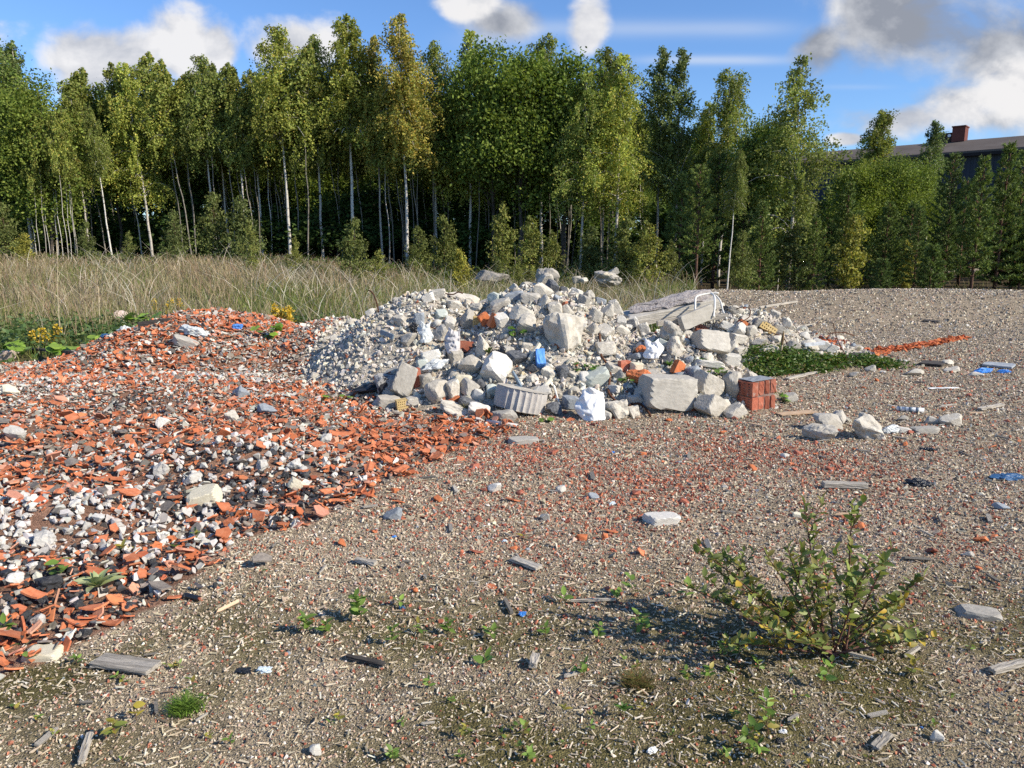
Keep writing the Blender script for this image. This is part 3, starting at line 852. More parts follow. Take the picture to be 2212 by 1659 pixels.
# the grey heap: x, y, w, h, kind, material, label, (tilt x, tilt y, turn)
CH = [
 (1215, 722, 84, 84, 'l', 'pale', 'largest lumpy pale boulder of old concrete high on the grey heap', (0, 15, 20), 4),
 (1172, 629, 44, 32, 'r', 'pale', 'rounded pale stone capping the very top of the grey heap', (0, 0, 0), 3),
 (1272, 643, 24, 28, 'l', 'pale', 'small round pale lump on the ridge beside the dark bluish stone', (0, 0, 0), 3),
 (1297, 653, 24, 17, 'b', 'blueg', 'dark bluish block on the ridge of the grey heap', (0, 20, 0), 3),
 (1287, 681, 30, 30, 'r', 'pale', 'squat pale chunk under the round lump on the ridge', (0, 0, 0), 3),
 (1310, 675, 30, 32, 'r', 'grey', 'grey chunk with a flat face below the dark bluish ridge block', (0, 0, 0), 3),
 (1330, 668, 20, 36, 'b', 'pale', 'narrow upright pale chunk at the end of the ridge', (0, -25, 0), 3),
 (1127, 679, 50, 38, 'r', 'pale', 'wide pale chunk below the tilted flat slab near the top', (0, 5, 0), 3),
 (1081, 661, 46, 24, 's', 'grey', 'flat grey slab tilted up the ridge of the grey heap', (12, -22, 10), 3),
 (1112, 642, 40, 20, 'b', 'blueg', 'dark grey block lying behind the tilted flat slab', (0, -8, 0), 3),
 (1145, 645, 40, 22, 's', 'grey', 'smooth grey plate under the capping stone', (10, 10, 0), 3),
 (1176, 651, 26, 26, 'r', 'pale', 'angular chunk propping the capping stone', (0, 0, 0), 3),
 (1200, 672, 30, 34, 'b', 'pale', 'upright knobbly chunk between capping stone and biggest boulder', (0, -8, 0), 3),
 (1137, 704, 38, 34, 's', 'pale', 'broad flat pale piece leaning above the coltsfoot leaves', (-50, 10, 10), 3),
 (1012, 692, 24, 42, 's', 'grey', 'slanted smooth slab leaning beside the yellow perforated brick', (-60, 30, 20), 3),
 (971, 700, 22, 28, 's', 'white', 'white upright flake on the saddle of the grey heap', (-65, 15, 10), 3),
 (951, 722, 40, 38, 'r', 'pale', 'square pale chunk under the white flake', (0, 10, 10), 3),
 (980, 660, 36, 20, 'r', 'pale', 'pale chunk behind the slanted slab on the lower ridge', (0, 10, 0), 3),
 (1002, 645, 62, 24, 'r', 'pale', 'long pale chunk lying along the lower ridge', (0, 22, 0), 3),
 (1030, 668, 30, 24, 'l', 'pale', 'low pale chunk in the dip between the two summits', (0, 0, 0), 3),
 (948, 636, 30, 20, 'b', 'pale', 'square chunk topping the lower summit of the grey heap', (0, -10, 0), 3),
 (925, 645, 26, 18, 's', 'white', 'white flat chunk beside the lower summit', (0, -20, 0), 3),
 (953, 682, 24, 22, 'b', 'green', 'greenish flat fragment below the lower summit', (-40, 0, 20), 3),
 (905, 690, 22, 24, 'b', 'blueg', 'dark grey stone by the black plastic scrap', (0, 0, 0), 3),
 (884, 737, 36, 30, 'r', 'pale', 'rounded beige chunk in the middle of the gravelly slope', (0, 0, 0), 3),
 (864, 695, 32, 24, 'l', 'pale', 'rough pale chunk on the shoulder of the gravelly slope', (0, 0, 0), 3),
 (762, 695, 24, 18, 'r', 'pale', 'pale chunk at the outer end of the gravelly ridge', (0, 0, 0), 3),
 (800, 673, 20, 15, 's', 'white', 'white splinter on the falling ridge of the gravelly slope', (0, -30, 0), 3),
 (931, 772, 38, 24, 'b', 'white', 'clean pale wedge above the cloudy plastic sheet', (-20, -15, 15), 3),
 (912, 792, 24, 26, 'b', 'green', 'greenish grey block beside the cloudy plastic sheet', (0, 0, 20), 3),
 (1015, 791, 48, 42, 'r', 'pale', 'jagged pale chunk between cloudy plastic and the big tilted block', (0, 0, 0), 3),
 (985, 775, 28, 34, 'b', 'pale', 'cubic chunk under the grey cloth rag', (0, -5, 25), 3),
 (1040, 752, 30, 48, 'r', 'pale', 'tall rough chunk next to the dock plant', (0, -12, 0), 3),
 (1070, 800, 56, 50, 's', 'white', 'big smooth pale block tipped on its corner', (-35, 38, 10), 3),
 (1118, 776, 56, 34, 'r', 'dark', 'black and grey tarred rock beside the black bag', (0, -15, 0), 4),
 (1098, 765, 24, 28, 'b', 'grey', 'grey cube wedged behind the tarred rock', (0, 0, 20), 3),
 (1148, 796, 26, 18, 'r', 'dark', 'dark stone under the blue foam piece', (0, 0, 0), 3),
 (1185, 806, 30, 24, 'r', 'pale', 'pale chunk close to the blue foam piece', (0, 0, 0), 3),
 (1150, 822, 26, 22, 'l', 'pale', 'rounded beige stone above the cream strips', (0, 0, 0), 3),
 (1215, 806, 28, 30, 'r', 'dark', 'black knobbly stone below the biggest boulder', (0, 0, 0), 3),
 (1289, 820, 56, 30, 's', 'green', 'grey green flat slab above the white crumpled sheet', (12, -15, 10), 3),
 (1262, 820, 22, 26, 's', 'white', 'small white plate beside the grey green slab', (-50, 0, 20), 3),
 (1240, 846, 24, 20, 'r', 'pale', 'pale stone next to the white crumpled sheet', (0, 0, 0), 3),
 (871, 825, 42, 72, 'b', 'grey', 'tall leaning grey block at the near end of the heap', (-12, 22, 15), 4),
 (833, 838, 48, 46, 'b', 'tarry', 'grey block with a black tar patch', (0, 6, 10), 4),
 (848, 808, 36, 26, 'r', 'pale', 'pale chunk behind the tar patched block', (0, 0, 0), 3),
 (838, 871, 46, 26, 'b', 'pale', 'flat topped pale block below the tar patched block', (0, 4, 15), 3),
 (815, 872, 26, 22, 'r', 'grey', 'grey stone at the outer foot of the heap', (0, 0, 0), 3),
 (920, 825, 30, 30, 'r', 'grey', 'shaded grey chunk behind the upright brick', (0, 0, 0), 3),
 (946, 851, 54, 50, 'r', 'pale', 'large jagged pale chunk near the foot of the heap', (0, 0, 0), 4),
 (978, 845, 28, 40, 'b', 'pale', 'smooth upright chunk leaning on the large jagged one', (0, -12, 20), 3),
 (1012, 841, 34, 34, 'b', 'grey', 'grey angular block with a flat face near the greenish tile', (0, 30, 25), 3),
 (1000, 820, 34, 18, 's', 'cream', 'cream flat chunk above the angular grey block', (0, 10, 10), 3),
 (1040, 832, 22, 24, 'r', 'dark', 'black pitted stone beside the greenish tile', (0, 0, 0), 3),
 (1062, 845, 22, 24, 's', 'green', 'thin greenish tile standing above the fluted drum', (-70, 0, 10), 3),
 (1033, 855, 28, 26, 'r', 'white', 'white broken piece behind the fluted drum', (0, 0, 0), 3),
 (988, 887, 72, 26, 'l', 'pale', 'long pale rough chunk at the foot of the heap', (0, 14, 0), 4),
 (1012, 877, 48, 24, 'b', 'dark', 'black tarred slab beside the long pale chunk', (0, 22, 10), 3),
 (1035, 890, 46, 24, 's', 'white', 'white plaster slab leaning at the foot of the heap', (-30, 15, 0), 3),
 (893, 870, 28, 22, 'b', 'grey', 'grey chunk beside the lower yellow perforated brick', (0, -10, 20), 3),
 (1091, 903, 52, 28, 'r', 'grey', 'shadowed grey chunk under the fluted drum', (0, 0, 0), 3),
 (1170, 850, 40, 22, 's', 'white', 'white streaked flake behind the fluted drum', (-30, -20, 0), 3),
 (1198, 885, 34, 30, 'r', 'dark', 'dark stone at the shaded end of the fluted drum', (0, 0, 0), 3),
 (1232, 872, 30, 28, 'b', 'blueg', 'grey blue stone between the drum and the white sheet', (0, 0, 15), 3),
 (1330, 888, 54, 42, 'l', 'pale', 'rounded pale boulder at the foot with the rusty bar on it', (0, 0, 0), 4),
 (1365, 892, 32, 28, 'l', 'pale', 'pale lump beneath the bent rusty bars', (0, 0, 0), 3),
 (1306, 898, 30, 24, 'r', 'grey', 'grey chunk under the corner of the white sheet', (0, 0, 0), 3),
 (1372, 868, 32, 26, 'r', 'grey', 'grey rounded stone left of the flat topped block', (0, 0, 0), 3),
 (1445, 853, 106, 66, 'b', 'grey', 'large flat topped concrete block at the foot of the heap', (0, 3, 12), 4),
 (1410, 880, 40, 20, 'r', 'blueg', 'low bluish stone in front of the flat topped block', (0, 0, 0), 3),
 (1537, 881, 54, 46, 'b', 'pale', 'pointed pale chunk standing before the heap like a small pyramid', (0, 38, 35), 4),
 (1566, 877, 26, 26, 'r', 'pale', 'pale stone tucked behind the pointed chunk', (0, 0, 0), 3),
 (1588, 892, 44, 24, 's', 'pale', 'pale wedge lying between pointed chunk and brick block', (0, -25, 10), 3),
 (1530, 833, 56, 44, 'b', 'pale', 'pale pointed chunk behind the flat topped block', (10, 30, 25), 4),
 (1588, 838, 46, 58, 'r', 'pale', 'tall pale chunk behind the red brick block', (0, 0, 0), 4),
 (1575, 815, 50, 26, 'r', 'pale', 'pale ridge of concrete beside the green mat', (0, 12, 0), 3),
 (1500, 808, 30, 30, 'r', 'blueg', 'grey blue lump beside the orange brick bit', (0, 0, 0), 3),
 (1467, 815, 20, 18, 'b', 'blueg', 'small blue grey cube by the orange brick bit', (0, 0, 20), 3),
 (1536, 788, 66, 14, 's', 'white', 'flat pale plate lying between the two heaps', (0, 8, 8), 3),
 (1449, 728, 52, 50, 'l', 'pale', 'tall lumpy pale chunk on the shoulder beside the other heap', (0, 25, 0), 4),
 (1462, 752, 40, 40, 'l', 'pale', 'lower lumpy chunk of the same shoulder', (0, 20, 0), 3),
 (1432, 745, 30, 26, 'r', 'green', 'greenish cut stone on the shoulder of the heap', (0, 0, 0), 3),
 (1437, 779, 24, 22, 'r', 'dark', 'dark rock under the white cloth scrap', (0, 0, 0), 3),
 (1345, 716, 32, 24, 'r', 'pale', 'pale chunk half way down the shoulder of the heap', (0, 0, 0), 3),
 (1280, 713, 27, 27, 'r', 'pale', 'pale chunk beside the tall rusty bar', (0, 0, 0), 3),
 (1370, 700, 18, 30, 'b', 'white', 'narrow white chunk under the long beam', (0, -20, 0), 3),
 (1392, 706, 22, 34, 'b', 'pale', 'upright pale chunk close to the wooden plank', (0, -15, 0), 3),
 (1342, 697, 20, 24, 's', 'white', 'white chip standing on the falling ridge', (-60, 0, 0), 3),
 (1375, 795, 24, 20, 'b', 'cream', 'beige flat stone above the crumbled brick', (0, 0, 20), 3),
 (1412, 808, 32, 20, 'r', 'grey', 'grey rounded stone by the crumbled brick', (0, 0, 0), 3),
 (1338, 815, 26, 26, 'r', 'grey', 'grey knob between the rusty bar and crumbled brick', (0, 0, 0), 3),
 (1385, 848, 30, 32, 'r', 'pale', 'pale stone between crumbled brick and flat topped block', (0, 0, 0), 3),
]
for x, y, w, h, k, m, lab, rot, sub in CH:
    put_chunk(x, y, w, h, k, m, lab, rot=rot, ymax=HM if x < 1500 else 10.0, sub=sub)
CHR = [
 (1512, 694, 66, 28, 'r', 'pale', 'rough rock under the tilted smooth slab of the far heap', (0, -5, 0), 4),
 (1512, 731, 42, 22, 'r', 'pale', 'rounded pale chunk below the ribbed brown brick', (0, 0, 0), 3),
 (1537, 745, 70, 46, 'b', 'grey', 'large rough grey slab set on edge in the far heap', (-20, 6, 15), 4),
 (1572, 757, 42, 36, 'r', 'pale', 'jagged chunk leaning on the large rough slab', (0, 0, 0), 3),
 (1595, 734, 36, 20, 'b', 'pale', 'pale block above the jagged chunk in the far heap', (0, 8, 15), 3),
 (1622, 718, 28, 26, 'r', 'pale', 'rounded block near the yellow hollow brick', (0, 0, 0), 3),
 (1597, 716, 22, 26, 's', 'white', 'white tipped block beside the orange brick of the far heap', (-40, 30, 10), 3),
 (1572, 708, 34, 18, 's', 'white', 'white flat chunk near the top of the far heap', (0, 20, 0), 3),
 (1577, 779, 44, 26, 'b', 'white', 'white split block in the hollow of the far heap', (0, 5, 20), 3),
 (1592, 672, 38, 20, 'r', 'pale', 'pale chunk behind the end of the long beam', (0, 10, 0), 3),
 (1612, 690, 24, 18, 'r', 'pale', 'small pale chunk near the far heap top', (0, 0, 0), 3),
 (1640, 700, 22, 20, 'b', 'pale', 'pale block behind the yellow hollow brick', (0, 20, 0), 3),
 (1682, 712, 26, 16, 'b', 'pale', 'pale flat block on the falling side of the far heap', (0, 25, 0), 3),
 (1739, 727, 22, 18, 'r', 'white', 'pale round stone on the tail of the far heap', (0, 0, 0), 3),
 (1750, 747, 36, 24, 'r', 'pale', 'smooth domed chunk on the tail of the far heap', (0, 0, 0), 3),
 (1783, 750, 52, 20, 'b', 'white', 'pale squared beam piece at the tail end', (0, 22, -15), 3),
 (1715, 745, 30, 18, 'r', 'grey', 'grey chunk behind the white louvre strip', (0, 0, 0), 3),
 (1660, 760, 46, 20, 'b', 'pale', 'pale block at the edge of the green mat', (0, -8, 10), 3),
 (1640, 742, 34, 18, 'r', 'grey', 'grey broken piece amid the thin rusty bars', (0, 0, 0), 3),
 (1770, 770, 26, 18, 'r', 'pale', 'small pale stone under the squared beam piece', (0, 0, 0), 3),
 (1800, 775, 26, 20, 'r', 'white', 'white stone at the last end of the far heap', (0, 0, 0), 3),
 (1680, 735, 26, 16, 'r', 'pale', 'pale chunk by the dry mullein stalk', (0, 0, 0), 3),
 (1555, 765, 30, 20, 'r', 'grey', 'shaded chunk at the foot of the large rough slab', (0, 0, 0), 3),
 (1530, 775, 24, 22, 'r', 'pale', 'pale chunk beside the dandelion in the hollow', (0, 0, 0), 3),
 (1600, 762, 30, 22, 'b', 'pale', 'pale stepped block in the hollow of the far heap', (0, 0, 20), 3),
 (1622, 778, 60, 14, 's', 'pale', 'flat slab bordering the green mat', (0, -14, 10), 3),
]
for x, y, w, h, k, m, lab, rot, sub in CHR:
    put_chunk(x, y, w, h, k, m, lab, rot=rot, ymax=HR, sub=sub)
# stones on the open ground
OPEN = [
 (1774, 939, 64, 38, 'l', 'pale', 'pitted pale stone nearest of the cluster on open gravel', (0, 0, 0), 4),
 (1790, 914, 62, 40, 'r', 'grey', 'grey split chunk behind the pitted pale stone', (0, 10, 0), 4),
 (1815, 906, 30, 32, 'r', 'grey', 'small grey chunk beside the pale slat', (0, -10, 0), 3),
 (1874, 926, 74, 54, 'l', 'pale', 'largest pitted boulder lying on the open gravel', (0, 18, 0), 4),
 (2054, 907, 44, 30, 'r', 'pale', 'pale angular stone behind the mossy chip', (0, 10, 0), 4),
 (2014, 909, 28, 18, 'r', 'grey', 'grey mossy chip beside the pale angular stone', (0, 0, 0), 3),
 (1950, 905, 24, 14, 'r', 'grey', 'low grey stone in front of the rolled paper', (0, 0, 0), 3),
 (2000, 930, 54, 14, 's', 'grey', 'flat brownish stone on the gravel past the boulder', (0, 0, 0), 3),
 (1976, 805, 38, 17, 'r', 'pale', 'pale flat stone on far gravel near the dark slab', (0, 0, 0), 3),
 (2049, 784, 24, 13, 'r', 'pale', 'small peaked stone behind the dark slab', (0, 0, 0), 3),
 (2056, 799, 32, 13, 'r', 'pale', 'pale stone in front of the dark slab', (0, 0, 0), 3),
 (1880, 797, 22, 15, 'r', 'grey', 'grey stone alone past the green mat', (0, 0, 0), 3),
 (1845, 810, 20, 12, 'r', 'grey', 'small grey stone between green mat and gravel', (0, 0, 0), 3),
 (2110, 809, 30, 10, 'r', 'pale', 'pale rubble piece beneath the blue tarp', (0, 0, 0), 3),
 (1708, 861, 28, 20, 'b', 'grey', 'grey stone behind the red brick block', (0, -20, 10), 3),
 (1430, 1121, 70, 30, 'b', 'white', 'pale slab remnant with a crumbled edge in the gravel', (0, 3, 8), 4),
 (1068, 1056, 28, 22, 'r', 'white', 'white angular stone alone on reddish gravel', (0, 0, 0), 3),
 (1212, 1060, 22, 16, 'r', 'white', 'small round white stone on reddish gravel', (0, 0, 0), 3),
 (1178, 1119, 22, 20, 'r', 'grey', 'grey pointed pebble in reddish gravel', (0, 20, 0), 3),
 (848, 1113, 38, 28, 'r', 'blueg', 'dark slate coloured stone near the tip of the tile field', (0, 0, 0), 3),
 (2165, 1097, 32, 16, 'r', 'blueg', 'bluish flat stone on the smooth far side of the gravel', (0, 0, 0), 3),
 (2119, 1327, 80, 24, 's', 'grey', 'long flat grey stone beside the willow bush', (0, 4, -10), 3),
 (88, 1415, 82, 28, 's', 'cream', 'flat beige slab beside black clinker', (4, 0, 8), 4),
 (440, 1079, 60, 40, 'b', 'cream', 'smooth pale beige block on the black and white ridge', (10, -18, 10), 4),
 (515, 849, 42, 26, 'r', 'blueg', 'bluish white angular stone on the tile field', (0, 0, 0), 4),
 (502, 901, 30, 24, 'r', 'pale', 'rough beige stone on the tile field', (0, 0, 0), 3),
 (575, 886, 44, 24, 'r', 'blueg', 'blue grey broken stone on the tile field', (0, 0, 0), 3),
 (20, 846, 42, 26, 'r', 'cream', 'cream stone among tiles at the edge of view', (0, 0, 0), 3),
 (10, 771, 36, 26, 'r', 'pink', 'pinkish round stone beside the weeds', (0, 0, 0), 3),
 (24, 760, 34, 14, 'r', 'cream', 'oval cream stone behind the pinkish one', (0, 0, 0), 3),
 (258, 690, 28, 32, 's', 'pink', 'pinkish plate standing upright by the dark board', (-65, 15, 10), 3),
 (400, 742, 50, 20, 'b', 'grey', 'grey slab propped up on the tile mound', (0, 20, 10), 3),
 (640, 1050, 34, 22, 's', 'cream', 'cream and green glazed fragment among clinker', (-20, 30, 0), 3),
 (1130, 953, 60, 12, 's', 'grey', 'thin grey slate flat on reddish gravel', (0, 0, 8), 3),
 (1950, 930, 30, 12, 's', 'white', 'white torn scrap between boulder and paper roll', (0, 8, 0), 3),
 (2025, 1595, 26, 24, 'r', 'white', 'white crumbly stone at the near gravel edge', (0, 0, 0), 3),
 (682, 1622, 24, 24, 'r', 'white', 'white pebble near the bottom of the gravel', (0, 0, 0), 3),
]
for x, y, w, h, k, m, lab, rot, sub in OPEN:
    put_chunk(x, y, w, h, k, m, lab, name='stone', cat='stone', rot=rot, sub=sub, sink=.42 if x in (1430, 2119, 88) else .15)
# old boulders far off in the grass
for x, y, w, h, k, m, Y, lab in [
 (1183, 598, 48, 36, 'l', 'boulder', 23.5, 'big rounded granite boulder in the grass behind the heap'),
 (1246, 604, 22, 15, 'r', 'pale', 23.0, 'little white rubble pile in the grass past the big boulder'),
 (1262, 606, 16, 12, 'r', 'pale', 22.8, 'white lump at the end of the little rubble pile'),
 (1312, 604, 56, 34, 'l', 'boulder', 23.2, 'grass grown boulder at the foot of the white birch'),
 (1296, 592, 22, 14, 'r', 'grey', 23.4, 'grey stone perched on the grass grown boulder'),
 (1325, 586, 20, 16, 'r', 'grey', 23.6, 'dark knob of stone above the grass grown boulder'),
 (1060, 595, 64, 22, 'r', 'boulder', 27, 'low dark rock in the shade of the wood')]:
    p = at(x, y, Y); z = h1(p[0], p[1]); s = Y / F_PX
    o = put_chunk(x, y, w, h, k, m, lab, name='boulder', cat='boulder', Y=Y, sub=4, deep=.9)
    o.location.z = p[2]

# ------------------------------------------------------------------ the other chunks of the heaps, up to 300 in all
def fill_chunks(n, box, s0, s1, grp, labels, heap):
    made = 0; tries = 0
    while made < n and tries < 9000:
        tries += 1
        x = random.uniform(box[0], box[1]); y = random.uniform(box[2], box[3])
        hh = float(heap(np.array([x]), np.array([y]))[0])
        if hh < .05: continue
        s = s0 + (s1 - s0) * random.random() ** 1.6
        if x < -.9 and random.random() < .55: s = s0 * random.uniform(.75, 1.0)
        if any((x - a) ** 2 + (y - b) ** 2 < (.42 * (s + c)) ** 2 for a, b, c in PLACED): continue
        z = h1(x, y)
        m = random.choices(['pale', 'grey', 'white', 'dark', 'green', 'blueg', 'cream'], [46, 20, 12, 7, 4, 6, 5])[0]
        k = random.choices('rbls', [45, 28, 12, 15])[0]
        o = bpy.data.objects.new('concrete_chunk', rock_mesh(k, random.randrange(14), m))
        fl = .42 if k == 's' else random.uniform(.6, .95)
        o.scale = (s * random.uniform(.85, 1.2), s * random.uniform(.7, 1), s * fl)
        o.rotation_euler = (random.gauss(-.25, .3), random.gauss(0, .35), random.uniform(0, 6.28))
        o.location = (x, y, z + s * fl * .28)
        link(o)
        adj = {'pale': 'pale', 'grey': 'grey', 'white': 'whitish', 'dark': 'blackened', 'green': 'greenish', 'blueg': 'bluish', 'cream': 'cream'}[m]
        shp = {'r': 'angular', 'b': 'blocky', 'l': 'lumpy', 's': 'flat'}[k]
        tag(o, f'{adj} {shp} concrete chunk {labels}', 'concrete chunk', f'{adj} {shp} chunks {grp}')
        PLACED.append((x, y, s)); made += 1
fill_chunks(128, (-.6, 2.6, 6.9, 9.7), .09, .21, 'in the grey heap', 'in the main grey heap', lambda a, b: _grp(HEAPS, a, b))
fill_chunks(54, (-2.4, -.6, 7.2, 9.6), .07, .15, 'on the gravelly slope', 'on the gravelly slope of the grey heap', lambda a, b: _grp(HEAPS, a, b))
fill_chunks(40, (2.4, 5.3, 9.3, 11.4), .10, .21, 'in the far heap', 'in the lower far heap', lambda a, b: _grp(HEAPS_R, a, b))
# ------------------------------------------------------------------ fluted column drum
def at_ground(x, y, ymax=None):
    p, d = hit(x, y, ymax)
    return p, (d * math.cos(PITCH) + (1.6 - p[2]) * math.sin(PITCH)) / F_PX

def drum():
    p, s = at_ground(1125, 902)
    R, T = 58 * s, 46 * s
    root = empty('column_drum', (p[0], p[1] + R * .85, p[2] + T * .68), (math.radians(-3), math.radians(13), math.radians(14)))
    tag(root, 'weathered fluted column drum lying flat before the grey heap', 'column drum')
    nf, per, rows = 26, 8, 5
    n = nf * per; V = []; Fq = []
    g = np.random.default_rng(4)
    for k in range(rows):
        z = -T / 2 + T * k / (rows - 1)
        for i in range(n):
            u = (i % per) / per
            r = R * (1 - .055 * math.sin(PI * u)) - (R * .015 if k in (0, rows - 1) else 0) * (1 + .8 * random.random())
            a = 2 * PI * i / n
            V.append((math.cos(a) * r, math.sin(a) * r, z))
    for k in range(rows - 1):
        for i in range(n):
            j = (i + 1) % n
            Fq.append((k * n + i, k * n + j, (k + 1) * n + j, (k + 1) * n + i))
    me = mesh_np('fluted_shaft', np.array(V), np.array(Fq)); me.materials.append(M['drum']); mobj('fluted_shaft', me, None, root)
    for z, nm in ((T / 2, 'top_face'), (-T / 2, 'bottom_face')):
        b = MB(); V = []
        rr = [0, .3, .6, .85, .985]
        for q in rr[1:]:
            for i in range(52):
                a = 2 * PI * i / 52
                V.append((math.cos(a) * R * q, math.sin(a) * R * q, z - (R * .0 if q < .98 else np.sign(z) * -0.002) + random.uniform(-1, 1) * R * .006))
        V.append((0, 0, z))
        Fq = [(k * 52 + i, k * 52 + (i + 1) % 52, (k + 1) * 52 + (i + 1) % 52, (k + 1) * 52 + i) for k in range(3) for i in range(52)]
        Ft = [(len(V) - 1, i, (i + 1) % 52) for i in range(52)]
        if z < 0: Fq = [f[::-1] for f in Fq]; Ft = [f[::-1] for f in Ft]
        b.add(np.array(V), np.array(Fq), np.array(Ft)); mobj(nm, b.mesh(nm), M['pale'], root)
M['drum'] = mat_solid('fluted_concrete', [(.42, .385, .36), (.55, .52, .475)], 5, bump=.35, stain=((.22, .085, .04), 9, .66))
drum()

# ------------------------------------------------------------------ bricks
def holed_brick(name, w, d, h, cols, rows, face='x-', jig=0.0):
    """a brick whose named face carries a grid of real sunken holes"""
    bm = bmesh.new()
    bmesh.ops.create_cube(bm, size=1)
    bmesh.ops.scale(bm, vec=(w, d, h), verts=bm.verts)
    nrm = Vector((-1, 0, 0)) if face == 'x-' else Vector((0, -1, 0))
    f = [q for q in bm.faces if q.normal.dot(nrm) > .9][0]
    bmesh.ops.delete(bm, geom=[f], context='FACES_ONLY')
    # grid face
    if face == 'x-': o = Vector((-w / 2, 0, 0)); U = Vector((0, d, 0)); 
    else: o = Vector((0, -d / 2, 0)); U = Vector((w, 0, 0))
    Wv = Vector((0, 0, h))
    nu, nv = cols * 2 + 1, rows * 2 + 1
    G = [[bm.verts.new(o + U * (i / nu - .5) + Wv * (j / nv - .5)) for j in range(nv + 1)] for i in range(nu + 1)]
    cell = {}
    for i in range(nu):
        for j in range(nv):
            q = [G[i][j], G[i + 1][j], G[i + 1][j + 1], G[i][j + 1]]
            if i % 2 and j % 2:
                cc = sum((v.co for v in q), Vector()) / 4
                inn = [bm.verts.new(cc + (v.co - cc) * .82 - nrm * .022) for v in q]
                mid = [bm.verts.new(cc + (v.co - cc) * .9) for v in q]
                for a in range(4):
                    b2 = (a + 1) % 4
                    bm.faces.new([q[a], q[b2], mid[b2], mid[a]]); bm.faces.new([mid[a], mid[b2], inn[b2], inn[a]])
                bm.faces.new(inn)
            else: bm.faces.new(q)
    bmesh.ops.remove_doubles(bm, verts=bm.verts, dist=1e-5)
    bmesh.ops.recalc_face_normals(bm, faces=bm.faces)
    if jig:
        outer = [v for v in bm.verts if abs(abs(v.co.y) - d / 2) < 1e-4 and abs(abs(v.co.z) - h / 2) < 1e-4]
        for v in outer: v.co += Vector((random.uniform(-jig, jig), random.uniform(-jig, jig), random.uniform(-jig, jig)))
    me = bpy.data.meshes.new(name); bm.to_mesh(me); bm.free()
    return me

def rough_box(name, w, d, h, j=.004, cuts=4, seed=0):
    bm = bmesh.new(); bmesh.ops.create_cube(bm, size=1)
    bmesh.ops.subdivide_edges(bm, edges=bm.edges, cuts=cuts, use_grid_fill=True)
    co = np.array([v.co[:] for v in bm.verts])
    r = fbm(co * 5 + seed * 7.7, 3, seed) - .5
    r2 = fbm(co * 14 + seed * 3.3, 2, seed + 3) - .5
    edge = (np.abs(np.abs(co) - .5) < 1e-4).sum(1)
    for v, a, b, e in zip(bm.verts, r, r2, edge):
        c = v.co
        s = 1 - (.03 * (e >= 2) + .04 * (e >= 3)) * (.3 + random.random())
        v.co = Vector((c.x * w * s, c.y * d * s, c.z * h * s)) + c.normalized() * (j * (2.4 * a + 1.6 * b))
    me = bpy.data.meshes.new(name); bm.to_mesh(me); bm.free()
    return me

def brick_block():
    p, s = at_ground(1643, 884)
    W = 70 * s; Hh = 66 * s
    root = empty('brick_block', (p[0] + .03, p[1], p[2] - .015), (0, math.radians(-2), math.radians(27)))
    tag(root, 'lump of mortared red perforated bricks standing alone on the gravel', 'brick block')
    bw, bh, dp = W / 3.75, Hh / 2.02, .22
    z = 0
    for r in range(2):
        x = -W / 2
        widths = [1.05, .98, .9, .82] if r == 0 else [1.02, 1.0, .85, .98]
        for i, f in enumerate(widths):
            w = bw * f
            if i == 0: me = holed_brick('brick', w - .012, dp, bh - .014, 3, 5, 'x-', .004)
            else: me = rough_box('brick', w - .014, dp - .004 * (i % 2), bh - .015, .006, 3, r * 7 + i)
            b = mobj('brick', me, M['brick'], root, (x + w / 2, dp / 2 + random.uniform(-.004, .004), z + bh / 2 + (.01 * i * r / 3)))
            x += w
        z += bh
    mobj('mortar', rough_box('mortar', W - .02, dp - .018, Hh - .012, .003, 3, 5), M['mortarred'], root, (0.002, dp / 2 + .002, Hh / 2))
    mobj('mortar_bed', rough_box('mortar_bed', W * .90, dp * .88, .008, .004, 4, 8), M['blueg'], root, (.01, dp / 2 + .01, Hh + .002))
M['mortarred'] = mat_solid('brick_mortar', [(.16, .085, .065), (.26, .19, .16)], 9, bump=.4)
brick_block()

def brick(x, y, w, h, mat, label, rot, ymax=HM, holes=None, name='brick', deep=.07):
    p, s = at_ground(x, y + h * .35, ymax)
    W, Hh = w * s, h * s
    me = holed_brick(name, W, deep, Hh, *holes, 'y-', .002) if holes else rough_box(name, W, deep, Hh, .006, 3, int(x) % 50)
    o = mobj(name, me, M[mat], None, (p[0], p[1], p[2] + Hh * .42))
    o.rotation_euler = [math.radians(a) for a in rot]
    tag(o, label, 'brick'); PLACED.append((p[0], p[1], W)); return o
brick(1032, 697, 20, 22, 'yellow', 'yellow perforated brick high on the grey heap', (5, 3, 8), holes=(5, 6))
brick(1048, 694, 22, 32, 'orange', 'orange red brick half beside the yellow perforated brick', (10, -30, 20))
brick(1069, 697, 27, 30, 'orange', 'bright orange brick piece turned on its corner', (12, 25, 40))
brick(1002, 751, 40, 24, 'brick', 'dark red broken brick below the grey cloth rag', (-10, 6, 15), deep=.1)
brick(901, 819, 18, 42, 'brick', 'whitewashed red brick standing on end at the heap front', (-8, -6, 12))
brick(868, 876, 24, 24, 'yellow', 'yellow perforated brick at the foot of the heap', (4, -6, 25), holes=(5, 4))
brick(984, 868, 24, 16, 'orange', 'orange brick bit at the foot of the large jagged chunk', (0, -25, 20))
brick(1464, 798, 24, 30, 'orange', 'orange brick bit beside a dandelion rosette', (0, 30, 30), ymax=10)
brick(1348, 793, 26, 22, 'brick', 'worn brick with a blackened end beside the rusty bar', (0, 0, 25), ymax=10)
brick(1512, 816, 20, 14, 'orange', 'small orange brick crumb by the pale pointed chunk', (0, 20, 0), ymax=10)
brick(1500, 880, 30, 14, 'brick', 'dark rusty brick scrap against the flat topped block', (0, -8, 20))
